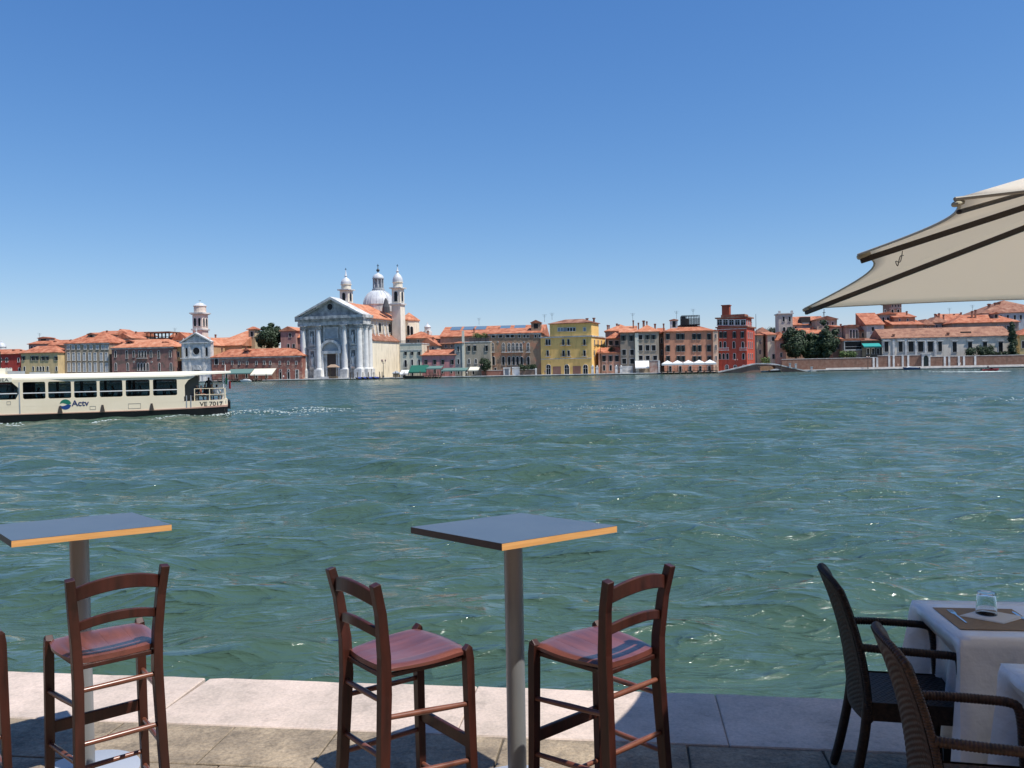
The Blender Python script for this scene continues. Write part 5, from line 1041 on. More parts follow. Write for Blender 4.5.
# ---- small boats
def hull(name, parent, L, B, H, m, rake=.25, tr=.7, z0=-.25):
    st = 9; b = MB(); vs = []
    for i in range(st):
        t = i/(st-1); w = B/2*(tr+(1-tr)*math.sin(min(1, t*2.2)*math.pi/2))*(1-max(0, (t-.45)/.55)**2.2); x = -L/2+L*t; sh = H*(1+.35*t*t)
        xk = x-(L*rake*.5*t**4)
        vs += [(xk, 0, z0), (xk, -w*.62, z0+.1), (x, -w, sh*.75), (x, -w*1.03, sh), (x, -w*.9, sh), (x, -w*.75, sh*.45), (x, w*.75, sh*.45), (x, w*.9, sh), (x, w*1.03, sh), (x, w, sh*.75), (xk, w*.62, z0+.1)]
    fs = []
    for i in range(st-1):
        for k in range(11): fs.append((i*11+k, i*11+(k+1)%11, (i+1)*11+(k+1)%11, (i+1)*11+k))
    fs += [tuple(range(11))[::-1], tuple((st-1)*11+k for k in range(11))]
    return b.add(vs, fs).build(name, m, parent, smooth=False)
def boat(name, label, px, py, L, rz, hm, seats=True, screen=True, cover=None, z=0., off=None):
    P = at_z(px, py, 0) if off is None else far_point(px, off); P.z = z; T = empty(name, P, rz, label, 'boat')
    hull('hull', T, L, L*.34, L*.12, hm); B = L*.34
    MB().box(-L*.3, L*.1, -B*.3, B*.3, L*.05, L*.075).build('deck', M['canvas_cream'], T)
    if seats: MB().box(-L*.28, -L*.2, -B*.3, B*.3, L*.077, L*.14).box(-.05*L, .0, -B*.3, B*.3, L*.077, L*.13).build('seat', M['darkwood'], T)
    if screen: MB().add([(L*.08, -B*.34, L*.13), (L*.08, B*.34, L*.13), (L*.03, B*.28, L*.22), (L*.03, -B*.28, L*.22), (L*.09, -B*.34, L*.13), (L*.09, B*.34, L*.13), (L*.04, B*.28, L*.22), (L*.04, -B*.28, L*.22)], [(0, 1, 2, 3), (4, 5, 6, 7), (0, 1, 5, 4), (1, 2, 6, 5), (2, 3, 7, 6), (3, 0, 4, 7)]).build('windscreen', M['pane'], T)
    if cover: MB().prism([(-L*.35, L*.121), (L*.28, L*.13), (L*.25, L*.15), (L*.05, L*.22), (-L*.3, L*.17)], -B*.4, B*.4).build('cover', cover, T)
    MB().box(-L/2-.35, -L/2-.03, -.18, .18, -.2, L*.15).build('outboard_motor', M['dark'], T); return T
red_h = mat('red_hull', (.32, .03, .04), .35); blue_h = mat('blue_hull', (.03, .07, .18), .4)
boat('speedboat', 'small dark red speedboat racing along the far quay, throwing up white wake', 990.5, 371.2, 4.3, R_(4), red_h); Pr = at_z(990.5, 371.2, 0)
person('person in dark clothes steering the dark red speedboat', (Pr.x-.6, Pr.y, .25), R_(90), 'sit', shirt=(.05, .03, .04), legs=(.03, .03, .04))
boat('blue_boat', 'blue boat with a white cover moored by the white villa quay', 911, 370, 5.2, R_(172), blue_h, screen=False, cover=M['canvas'], off=-1.6, z=.05)
boat('dark_boat', 'dark boat moored under the bridge with a pale diagonal stripe of canvas', 776, 370, 5.2, R_(20), M['dark'], screen=False, cover=M['lead'], off=-3.5)
boat('work_boat', 'dark work boat moored beside the green awning landing', 413, 377, 7.5, R_(175), M['darkwood'], screen=False, cover=None, off=-6.5)
boat('work_boat', 'small white covered boat at the cafe landing behind the stern', 245.5, 376, 4.6, R_(170), M['white'], screen=False, cover=M['canvas'], off=-6.5)
# gondolas moored in front of the great church with blue covers
def gondola():
    T = empty('gondola', (0, 0, 0)); L = 10.5; st = 13; vs = []
    for i in range(st):
        t = i/(st-1)*2-1; w = .72*(1-abs(t)**2.6)+.02; z = .35+.75*abs(t)**3.2; x = t*L/2
        vs += [(x, 0, z-.55 if abs(t) < .8 else z-.3), (x, -w, z), (x, -w*.85, z+.02), (x, w*.85, z+.02), (x, w, z)]
    fs = []
    for i in range(st-1):
        for k in range(5): fs.append((i*5+k, i*5+(k+1)%5, (i+1)*5+(k+1)%5, (i+1)*5+k))
    MB().add(vs, fs+[(0, 1, 2, 3, 4), tuple((st-1)*5+k for k in range(5))]).build('hull', M['dark'], T)
    MB().bar((L/2, 0, 1.0), (L/2+.15, 0, 1.75), .06, .16).box(L/2-.15, L/2+.35, -.03, .03, 1.5, 1.62).build('bow_iron', M['lead'], T)
    MB().prism([(-2.4, .38), (1.9, .38), (1.6, .75), (0, .95), (-2, .8)], -.55, .55).build('cover', mat('blue_canvas', (.03, .06, .28), .7), T); return T
gp = gondola()
for i, (x, off, a) in enumerate(((360, -4.2, 82), (365.5, -4.4, 84), (371, -4.2, 80), (376.5, -4.3, 83))):
    o = gp if i == 0 else copy_tree(gp); P = far_point(x, off); o.location = (P.x, P.y, 0); o.rotation_euler.z = R_(a)
    tag(o, '%s black gondola with a blue cover moored at the great church' % ('leftmost', 'second from left', 'third from left', 'rightmost')[i], 'gondola', 'gondolas moored in front of the great church')
PILES = ['at the left end of the gondola moorings', 'close to the quay in front of the great church columns', 'left of the leftmost gondola', 'between the first and second gondola', 'between the second and third gondola', 'between the third and fourth gondola', 'right of the rightmost gondola', 'close to the quay below the large street lamp',
    'beside the tan kiosk', 'in front of the small white awning', 'left in front of the green awning landing', 'centre of the green awning landing', 'at the right end of the green awning landing', 'at the left end of the cafe landing', 'right of the small white covered boat', 'below the long brick building', 'at the right end of the hotel pontoon', 'beside the dark boat under the bridge']
pile_m = MB().tube([(0, 0, -1.5), (.03, 0, 2.6)], [.16, .14], 8).lathe([(.15, 2.6), (.02, 2.85)], .03, 0, 8).mesh('mooring_pile', M['wood_pile'])
for ip, (x, off) in enumerate(((350.4, -5.5), (353, -3), (357.4, -8), (362.8, -8), (368.4, -8), (373.8, -8), (379.4, -8), (382, -5), (395.6, -2.5), (404, -5), (420, -6.2), (431, -6), (438, -6), (222, -7), (254, -6.5), (266, -3), (716, -6), (781, -4))):
    P = far_point(x, off); o = link('mooring_pile', pile_m, None, (P.x, P.y, 0)); tag(o, 'weathered wooden mooring pile '+PILES[ip], 'mooring pile', 'mooring piles of the far quay')
# lamps on the far quay
def lamp(h=4.6):
    T = empty('street_lamp', (0, 0, 0)); MB().lathe([(.22, 0), (.2, .5), (.09, .7), (.06, h)], n=8).build('post', M['dark'], T)
    b = MB()
    for a in (0, 2.09, 4.19): b.tube([(0, 0, h-.7), (.5*math.cos(a), .5*math.sin(a), h-.6), (.6*math.cos(a), .6*math.sin(a), h-.25)], .035, 5)
    b.build('arms', M['dark'], T); 
    for a in (0, 2.09, 4.19): MB().lathe([(.1, h-.25), (.2, h+.2), (.24, h+.25), (.05, h+.45)], .6*math.cos(a), .6*math.sin(a), 6).build('lantern', mat('lantern_pink_glass', (.35, .22, .2), .4), T)
    return T
l0 = lamp()
for i, (x, off, lab) in enumerate(((383.4, 2, 'large three armed street lamp beside the great church'), (352.8, 5, 'three armed street lamp in front of the great church facade'), (606, 2, 'three armed street lamp in front of the apricot house'), (481, 2, 'three armed street lamp left of the courtyard wall'), (868, 2, 'three armed street lamp in front of the garden wall'), (736, 6, 'three armed street lamp by the red palace'))):
    o = l0 if i == 0 else copy_tree(l0); P = far_point(x, off); o.location = (P.x, P.y, FZ-.004); o.scale = (1.35,)*3 if i == 0 else (.85,)*3; tag(o, lab, 'street lamp', 'street lamps of the far quay')
# wooden kiosk with tiled roof before the church
P = far_point(331.6, 3); p = Plane(P, FA, 327.5); T = empty('ticket_kiosk', p.O, -FA, 'small wooden kiosk with a pitched roof in front of the great church door', 'kiosk'); L = p.x(336.4); z = p.z(332, 367.6)
MB().box(.4, L-.4, 0, 2.2, 0, .9).build('wall', M['wood_pile'], T); b = MB()
for x in (.4, L-.4):
    for y in (.1, 2.1): b.box(x-.1, x+.1, y-.1, y+.1, .9, z)
b.build('posts', M['wood_pile'], T); roof_mesh('hip', 0, L, 0, 2.2, z, p.z(332, 364.4)-z, .3).build('roof', mat('kiosk_shingles', (.34, .24, .17), .9), T)
P = far_point(395.5, 2); p = Plane(P, FA, 392.8); T = empty('news_kiosk', p.O, -FA, 'tan kiosk with a dark roof right of the large street lamp', 'kiosk'); L = p.x(397.8); z = p.z(395, 373.5)
MB().box(0, L, 0, 2, 0, z).build('wall', ST('kiosk_tan', (.42, .32, .2)), T); roof_mesh('hip', 0, L, 0, 2, z, p.z(395, 370.8)-z, .25).build('roof', M['lead'], T); MB().box(.4, L-.4, -.05, -.003, .9, z-.4).build('hatch', M['pane'], T)
for ia, a_ in enumerate(((40.6, 333.2, 337.5, 30), (176, 328, 332, 22), (545.5, 314.5, 322, 20), (553, 313, 320, 18), (633.6, 313.2, 321, 15), (677.4, 311, 319, 18), (694, 309, 316, 18), (950, 308, 314, 72), (973, 305, 311, 50), (480, 318, 325, 46))): antenna(*a_, label='thin dark television aerial '+['above the grey house at far left', 'beside the cream gabled house', 'behind the yellow palazzo on its left, taller one', 'on the left part of the yellow palazzo', 'on the grey palazzo roof', 'on the little white dormer of the orange hotel', 'above the black roof terrace of the orange hotel', 'above the far low ridge, right', 'above the wide hip roof left of the pyramid roof', 'on the very long orange hall roof'][ia])

# ================================================================= foam
def foam(name, label, pts, n, wid, size, seed):
    r = random.Random(seed); b = MB()
    tot = len(pts)-1
    for _ in range(n):
        t = r.random()*tot; i = min(int(t), tot-1); f = t-i
        x = pts[i][0]+(pts[i+1][0]-pts[i][0])*f+r.gauss(0, wid*.6); y = pts[i][1]+(pts[i+1][1]-pts[i][1])*f+r.gauss(0, wid)
        s_ = size*r.uniform(.3, 1.2)*(pts[i][2] if len(pts[i]) > 2 else 1); d = math.hypot(x, y); z = float(wheight(x, y, max(.02, d*.0132)))+.015
        k = 6; poly = [(x+s_*1.6*math.cos(q)*r.uniform(.5, 1), y+s_*math.sin(q)*r.uniform(.5, 1)) for q in [2*math.pi*j/k for j in range(k)]]
        vs = [(a, c, float(wheight(a, c, max(.02, d*.0132)))+.02) for a, c in poly]+[(x, y, z+.03+s_*.12)]
        b.add(vs, [(j, (j+1) % k, k) for j in range(k)])
    o = b.build(name, mat('sea_foam', (.45, .51, .49), .9), fix=False, smooth=True); return tag(o, label, 'foam', kind='stuff')
A = lambda x, y: tuple(at_z(x, y, 0)[:2])
foam('boat_foam', 'white foam along the waterline of the water bus', [A(-10, 424)+(1,), A(20, 425)+(1.2,), A(60, 425)+(1,), A(110, 421.5)+(.8,), A(150, 419)+(.8,), A(200, 415.6)+(1,), A(232, 414)+(1,)], 420, .38, .07, 1)
foam('wake_foam', 'broken white wake left behind the water bus', [A(228, 414)+(1,), A(262, 412.6)+(1.3,), A(300, 412)+(1.4,), A(330, 411)+(.8,)], 560, 2.2, .05, 2)
foam('wake_foam', 'thin trail of foam across the canal', [A(330, 411)+(.5,), A(420, 410)+(.6,), A(560, 408)+(.6,), A(700, 406.5)+(.4,)], 380, 3.0, .055, 3)
foam('speedboat_foam', 'white wake of the dark red speedboat', [A(940, 371.8)+(1,), A(965, 372)+(1.6,), A(984, 371.9)+(1.6,), A(996, 371.4)+(.8,)], 260, 1.8, .32, 4)
r = random.Random(9)
foam('scattered_foam', 'small flecks of foam on the far water', [A(880, 402)+(.6,), A(1000, 400)+(1,), A(1060, 398)+(.8,)], 130, 2.4, .07, 5)
# ================================================================= the water bus
p = Plane(at_z(0, 422, 0), R_(-20), 0, 0); V = empty('water_bus', p.O, R_(20), 'cream and black water bus full of passengers, marked VE 7017, passing on the canal', 'water bus')
Lx = lambda x: p.x(x, 395); LS = Lx(227.5); BB = 4.2; LB = -9.5
cr = mat('cream_boat_paint', (.86, .74, .54), .35, col2=(.82, .70, .50), scale=.7, coat=.3); bl = mat('black_boat_paint', (.012, .012, .014), .3); wh = mat('cream_white_roof', (.86, .80, .64), .45)
M['bus_inside'] = mat('boat_interior', (.10, .11, .11), .6)
# hull: black below the rubbing strake, cream above; shaped bow and stern
def hull_band(z0, z1, w0, w1, bow, sheer=0):
    b = MB(); xs = [LB-3.2, LB-2.2, LB-1, LB+.6, LB+2.5, -2, 4, 9, LS-2.4, LS-1, LS-.25, LS]; ws = [.03, .38, .66, .86, .97, 1, 1, 1, 1, 1, .985, .93]; n = len(xs); vs = []
    for x, w in zip(xs, ws):
        sh = sheer*max(0, (x-LS*.55)/(LS*.45))**2
        vs += [(x, BB/2-BB/2*w*w0, z0+sh*.6), (x, BB/2+BB/2*w*w0, z0+sh*.6), (x, BB/2+BB/2*w*w1, z1+sh), (x, BB/2-BB/2*w*w1, z1+sh)]
    fs = []
    for i in range(n-1):
        for k in range(4): fs.append((4*i+k, 4*i+(k+1) % 4, 4*i+4+(k+1) % 4, 4*i+4+k))
    return b.add(vs, fs+[(0, 1, 2, 3), tuple(4*(n-1)+k for k in range(4))])
hull_band(-.5, .42, .93, 1.012, 1, .2).build('lower_hull', bl, V)
hull_band(.423, .475, 1.02, 1.02, 1, .2).build('rubbing_strake', mat('orange_pink_trim', (.50, .30, .22), .5), V)
zd = .95
hull_band(.478, zd, 1.0, 1.0, 1, .1).build('upper_hull', cr, V)
zw0, zw1, zr = 1.44, 2.56, 2.72
# cabin side: sill, pillars, header (near and far)
wx = [(22.9, 45.5), (48.3, 71.2), (74.2, 97), (99.8, 122.6), (125.9, 149.9), (153.2, 177.2)]
wx = [(Lx(a), Lx(c)) for a, c in wx]; xe = Lx(184); xs_ = Lx(19.5); xf0 = Lx(-24)
def side(y0, y1):
    b = MB().box(xf0, xe, y0, y1, zd+.003, zw0).box(xf0, xe, y0, y1, zw1, zr)
    edges = [xs_]+[v for w in wx for v in w]+[xe]
    for i in range(0, len(edges), 2): b.box(edges[i], edges[i+1], y0, y1, zw0, zw1)
    b.box(xf0, Lx(-20), y0, y1, zw0, zw1)
    # rounded window corners
    for a, c in wx:
        for (x, z, sx, sz) in ((a, zw0, 1, 1), (c, zw0, -1, 1), (a, zw1, 1, -1), (c, zw1, -1, -1)): b.prism([(x, z), (x+sx*.1, z), (x+sx*.03, z+sz*.03), (x, z+sz*.1)], y0+.004, y1-.004)
    # chamfered end of the wheelhouse opening
    e = Lx(18.5); b.prism([(xs_, zw0), (xs_, zw1), (Lx(12), zw1), (e, zw0+.75), (e, zw0+.35), (Lx(15.5), zw0)], y0+.004, y1-.004)
    # after end: quarter shaped arch into the stern deck
    b.prism([(xe, zw0-.1), (xe, zr), (xe+.75, zr), (xe+.3, zr-.25), (xe+.06, zr-.6), (xe+.06, zw0-.1)], y0+.004, y1-.004)
    return b
side(0, .07).build('cabin_side', cr, V); side(BB-.07, BB).build('cabin_side', cr, V)
MB().box(xf0, xf0+.07, .07, BB-.07, zd, zr).box(xe-.1, xe-.03, .07, 1.2, zd, zr).box(xe-.1, xe-.03, 3, BB-.07, zd, zr).box(xe-.1, xe-.03, 1.2, 3, 2.35, zr).box(xs_-.1, xs_-.03, .1, BB-.1, zd, zr).build('bulkhead', M['bus_inside'], V)
MB().box(xf0, LS-.1, .08, BB-.08, zd-.2, zd-.02).build('deck', M['bus_inside'], V)
gm = bpy.data.materials.new('tinted_glass'); gm.use_nodes = True; n = gm.node_tree.nodes; L = gm.node_tree.links; n.remove(n['Principled BSDF'])
tr = n.new('ShaderNodeBsdfTransparent'); tr.inputs[0].default_value = (.50, .58, .60, 1); gl = n.new('ShaderNodeBsdfGlossy'); gl.inputs['Roughness'].default_value = .03; fr = n.new('ShaderNodeFresnel'); fr.inputs[0].default_value = 1.6; ms = n.new('ShaderNodeMixShader')
L.new(fr.outputs[0], ms.inputs[0]); L.new(tr.outputs[0], ms.inputs[1]); L.new(gl.outputs[0], ms.inputs[2]); L.new(ms.outputs[0], n['Material Output'].inputs[0])
for y in (.035, BB-.035):
    for a, c in wx+[(xf0+.1, Lx(17))]:
        o = MB().box(a, c, y-.006, y+.006, zw0, zw1).build('window', gm, V)
        MB().box(a, c, y-.03, y+.02, zw0+.36, zw0+.42).build('window_rail', M['white'], o)
# roof: long low crowned shell overhanging the stern
def roof_shell():
    b = MB(); xs = [xf0-.6, xf0, -2, 4, xe, xe+1.2, LS-.4, LS+.25]; vs = []
    for x in xs:
        t = max(0, (x-xe)/(LS-xe)); lo = zr+.003 if x <= xe else zr+.05+.12*t; hi = 3.08 if x < xe else 3.08-.02*t
        i = .0 if x > xf0-.3 else .4
        vs += [(x, -.08+i, lo), (x, BB+.08-i, lo), (x, BB+.06-i, lo+.12), (x, BB-.5, hi), (x, .5, hi), (x, -.06+i, lo+.12)]
    fs = []
    for j in range(len(xs)-1):
        for k in range(6): fs.append((6*j+k, 6*j+(k+1) % 6, 6*j+6+(k+1) % 6, 6*j+6+k))
    return b.add(vs, fs+[tuple(range(6)), tuple(6*(len(xs)-1)+k for k in range(6))])
roof_shell().build('roof', wh, V)
MB().box(Lx(4), Lx(16), 1.2, 3, 3.081, 3.3).build('air_vent', M['lead'], V); MB().box(Lx(-10), Lx(2), 1.0, 3.2, 3.081, 3.5).build('radar_box', wh, V)
MB().box(Lx(27), Lx(42), 1.0, 3.2, 3.081, 3.2).build('roof_hatch', M['lead'], V)
MB().tube([(Lx(-3), 1.2, 3.5), (Lx(-3), 1.2, 4.6)], .03, 6).box(Lx(-3)-.5, Lx(-3)+.5, 1.15, 1.25, 4.0, 4.1).build('mast', M['dark'], V)
# line board above the wheelhouse
MB().box(Lx(-18), Lx(12.5), -.05, -.003, 2.6, 2.88).build('line_board', wh, V)
# stern rail, posts and bulwark
b = MB(); x0 = Lx(194.5); x1 = LS-.2
for z in (1.42, 1.84): b.tube([(x0, .12, z), (x1, .2, z), (x1+.1, .8, z), (x1+.1, BB-.8, z), (x1, BB-.2, z), (x0, BB-.12, z)], .02, 6)
for (x, y) in ((x0, .12), ((x0+x1)/2, .15), (x1, .2), (x1+.1, BB/2), (x1, BB-.2), ((x0+x1)/2, BB-.15), (x0, BB-.12)): b.tube([(x, y, zd), (x, y, 1.86)], .03, 6)
b.build('stern_rail', cr, V)
b = MB(); b.tube([(LS-.25, .25, zd), (LS-.25, .25, 2.95)], .03, 6).tube([(LS-.25, BB-.25, zd), (LS-.25, BB-.25, 2.95)], .03, 6).tube([(xe+.9, BB/2, zd), (xe+.9, BB/2, 2.8)], .05, 8); b.build('canopy_post', M['white'], V)
MB().box(xe-.02, xe+.95, .9, 3.3, zd, 2.7).build('engine_casing', M['bus_inside'], V)
b = MB(); b.box(x0+.1, x1-.2, .35, .75, 1.3, 1.36).box(x0+.1, x1-.2, 3.4, 3.8, 1.3, 1.36).box(x0+.1, x0+.2, .38, .72, zd, 1.3).box(x1-.4, x1-.3, .38, .72, zd, 1.3).box(x0+.1, x0+.2, 3.43, 3.77, zd, 1.3).box(x1-.4, x1-.3, 3.43, 3.77, zd, 1.3); b.build('stern_bench', M['bus_inside'], V)
# seats in the cabin
b = MB(); x = xs_+.6
while x < xe-.6:
    for y in (.35, 1.0, 2.6, 3.25): b.box(x, x+.45, y, y+.5, zd+.38, zd+.45).box(x+.42, x+.5, y, y+.5, zd+.45, zd+.92).box(x+.1, x+.3, y+.2, y+.3, zd, zd+.38)
    x += .95
b.build('cabin_seats', mat('blue_seat_plastic', (.03, .05, .09), .5), V)
for x in (19.6, 186.5, 190.8): MB().box(Lx(x)-.03, Lx(x)+.03, -.035, -.003, .5, zd+.45 if x > 100 else zw1).build('door_seam', M['lead'], V)
for x in (59.8, 102.2, 151.4): MB().add([(Lx(x)-.14, -.1, .47), (Lx(x)+.14, -.1, .47), (Lx(x)+.06, -.06, .92), (Lx(x)-.06, -.06, .92), (Lx(x)-.14, -.004, .47), (Lx(x)+.14, -.004, .47), (Lx(x)+.06, -.004, .92), (Lx(x)-.06, -.004, .92)], [(0, 1, 2, 3), (0, 1, 5, 4), (1, 2, 6, 5), (2, 3, 7, 6), (3, 0, 4, 7)]).build('fender', M['darkwood'], V)
MB().box(LS+.02, LS+.2, .7, 1.2, .35, .95).box(LS+.02, LS+.2, 3, 3.5, .35, .95).build('stern_fender', bl, V)
b = MB()
for x0_, x1_, z0_, z1_ in ((89.5, 95.5, .62, .86), (128, 140.5, .6, .95), (6.5, 10.5, 1.1, 1.32)):
    a, c = Lx(x0_), Lx(x1_); b = MB(); b.box(a, c, -.012, -.003, z1_-.02, z1_).box(a, c, -.012, -.003, z0_, z0_+.02).box(a, a+.02, -.012, -.003, z0_+.02, z1_-.02).box(c-.02, c, -.012, -.003, z0_+.02, z1_-.02)
    b.build('hatch_outline', mat('trim_grey', (.25, .22, .18), .6), V)
# lettering
def text(name, s, size, m, parent, loc, rot, ext=.004, align='LEFT', shear=0, weight=0, sx=1):
    c = bpy.data.curves.new('t', 'FONT'); c.body = s; c.size = size; c.extrude = ext; c.align_x = align; c.shear = shear; c.offset = weight
    o = bpy.data.objects.new('t', c); COL.objects.link(o); dg = bpy.context.evaluated_depsgraph_get(); me = bpy.data.meshes.new_from_object(o.evaluated_get(dg)); bpy.data.objects.remove(o); bpy.data.curves.remove(c)
    me.name = name; me.materials.clear(); me.materials.append(m); t = link(name, me, parent, loc); t.rotation_euler = rot; t.scale = (sx, 1, 1); return t
navy = mat('navy_lettering', (.015, .03, .12), .5); blk = mat('black_lettering', (.015, .015, .015), .5)
X = (R_(90), 0, 0)
text('registration', 'VE 7017', .43, blk, V, (Lx(199.5), -.003, .62), X, sx=1.05, weight=.008)
text('operator_name', 'Actv', .54, navy, V, (Lx(71.6), -.012, .90), X, weight=.01)
text('line_name', 'LINEA', .28, blk, V, (Lx(-8), -.056, 2.63), X, sx=1.3)
lx, lz, lr = Lx(65.2), 1.02, .34; arc = lambda a0, a1, r: [(lx+r*math.cos(R_(a0+(a1-a0)*i/14)), lz+r*math.sin(R_(a0+(a1-a0)*i/14))) for i in range(15)]
wv = lambda x0, x1, z, am, k=9: [(x0+(x1-x0)*i/k, z+am*math.sin(i/k*6.28)) for i in range(k+1)]
MB().prism(arc(8, 172, lr)+wv(lx-lr*.98, lx+lr*.98, lz+.05, .05), -.012, -.003).build('logo_green', mat('logo_green', (.01, .16, .10), .5), V)
MB().prism(arc(188, 352, lr)+wv(lx+lr*.98, lx-lr*.98, lz-.06, .05), -.012, -.003).build('logo_blue', mat('logo_blue', (.01, .05, .20), .5), V)
# flag at the stern
T = MB().add([(0, 0, 0), (.22, .05, -.03), (.42, -.03, -.10), (.62, .02, -.3), (.62, .02, -.75), (.42, -.03, -.62), (.22, .05, -.5), (0, 0, -.45)]+[(a, b_+.01, c) for a, b_, c in [(0, 0, 0), (.22, .05, -.03), (.42, -.03, -.10), (.62, .02, -.3), (.62, .02, -.75), (.42, -.03, -.62), (.22, .05, -.5), (0, 0, -.45)]], [])
T = MB(); 
for i, (a, c) in enumerate(((0, .22), (.22, .42), (.42, .64))):
    T.m = i; T.box(a, c, -.01, .01, -.45-.3*i/2, 0-.12*i)
T.m = 0
T.build('flag', [mat('flag_green', (.02, .22, .08), .8), M['white'], mat('flag_red', (.50, .03, .04), .8)], V, (LS-.1, .25, 2.55), -R_(60))
MB().tube([(LS-.15, .25, 1.8), (LS-.1, .25, 3.5)], .025, 6).build('flagstaff', M['white'], V)
# passengers
def pas(x, y, z, rz, pose, lab, **k):
    w = Vector((x, y, 0)); w.rotate(Matrix.Rotation(R_(20), 3, 'Z')); person(lab, (p.O.x+w.x, p.O.y+w.y, z), rz+R_(20), pose, **k)
pas(Lx(201), .55, zd-.13, R_(90), 'sit', 'pale haired person in a rust shirt at the water bus stern rail', hair=(.6, .55, .5), shirt=(.30, .10, .07), legs=(.04, .04, .05))
pas(Lx(217), .55, zd-.1, R_(150), 'sit', 'dark haired person in a white shirt at the very stern of the water bus', hair=(.02, .015, .012), shirt=(.70, .68, .66), legs=(.25, .22, .2))
pas(Lx(209), 2.9, zd-.02, R_(200), 'stand', 'person standing in dark clothes at the back of the stern deck', hair=(.02, .02, .02), shirt=(.03, .03, .04), legs=(.03, .03, .04))
pas(Lx(8.5), 1.0, zd-.02, R_(0), 'stand', 'crew member in a pale blue shirt standing in the wheelhouse of the water bus', hair=(.03, .02, .02), shirt=(.30, .42, .55), legs=(.03, .04, .09))
for i, (x, y, sh, lab) in enumerate(((30, 2.9, (.1, .1, .12), 'first'), (90, .6, (.45, .1, .08), 'third'), (130.5, 2.8, (.03, .03, .04), 'fifth'), (139.5, .7, (.2, .2, .25), 'fifth'), (171, .7, (.08, .06, .1), 'sixth'), (108, 3, (.25, .22, .18), 'fourth'))):
    pas(Lx(x), y, zd-.05, R_(-90 if i % 2 else 90), 'sit' if i != 2 else 'stand', 'passenger in a %s top behind the %s window of the water bus, %s side' % ({0: 'charcoal', 1: 'red', 2: 'black', 3: 'slate', 4: 'dark purple', 5: 'tan'}[i], lab, 'far' if y > 2 else 'near'), shirt=sh, hair=(.03, .02, .015))

for i, (x, y, a, sh, lab) in enumerate(((205, 3.35, 180, (.05, .06, .10), 'passenger in a navy top on the far bench of the stern deck, nearer the cabin'), (211.5, 3.35, 180, (.35, .28, .2), 'passenger in a tan top on the far bench of the stern deck, middle'), (197.5, .75, 90, (.04, .04, .045), 'passenger in black just behind the cabin end of the stern rail'))):
    pas(Lx(x), y, zd-.10, R_(a-180), 'sit', lab, shirt=sh, hair=(.03, .02, .015))
# ================================================================= FOREGROUND
def wood(name, c, c2, rough=.32, coat=.5, sc=(1, 1, 1), scale=9):
    if name in _MC: return _MC[name]
    m = bpy.data.materials.new(name); m.use_nodes = True; n = m.node_tree.nodes; L = m.node_tree.links; b = n['Principled BSDF']
    b.inputs['Roughness'].default_value = rough; b.inputs['Coat Weight'].default_value = coat; b.inputs['Coat Roughness'].default_value = .22
    tc = n.new('ShaderNodeTexCoord'); mp = n.new('ShaderNodeMapping'); mp.inputs['Scale'].default_value = sc; L.new(tc.outputs['Object'], mp.inputs[0])
    t = n.new('ShaderNodeTexNoise'); t.inputs['Scale'].default_value = scale; t.inputs['Detail'].default_value = 6; t.inputs['Distortion'].default_value = .5; L.new(mp.outputs[0], t.inputs[0])
    r = n.new('ShaderNodeValToRGB'); e = r.color_ramp.elements; e[0].position = .33; e[0].color = (*c2, 1); e[1].position = .62; e[1].color = (*c, 1); L.new(t.outputs[0], r.inputs[0]); L.new(r.outputs[0], b.inputs['Base Color'])
    r2 = n.new('ShaderNodeMapRange'); r2.inputs[3].default_value = rough-.06; r2.inputs[4].default_value = rough+.18; t2 = n.new('ShaderNodeTexNoise'); t2.inputs['Scale'].default_value = 14; L.new(tc.outputs['Object'], t2.inputs[0]); L.new(t2.outputs[0], r2.inputs[0]); L.new(r2.outputs[0], b.inputs['Roughness'])
    _MC[name] = m; return m
W1 = wood('mahogany_stain', (.060, .014, .008), (.026, .007, .004), rough=.4, coat=.12, sc=(1, 1, .12), scale=26)
W2_ = wood('mahogany_rung', (.20, .07, .040), (.12, .036, .020), sc=(1, 1, 1), scale=14)
W3 = wood('seat_planks', (.19, .060, .044), (.105, .033, .025), rough=.32, coat=.6, sc=(1, .12, 1), scale=24)
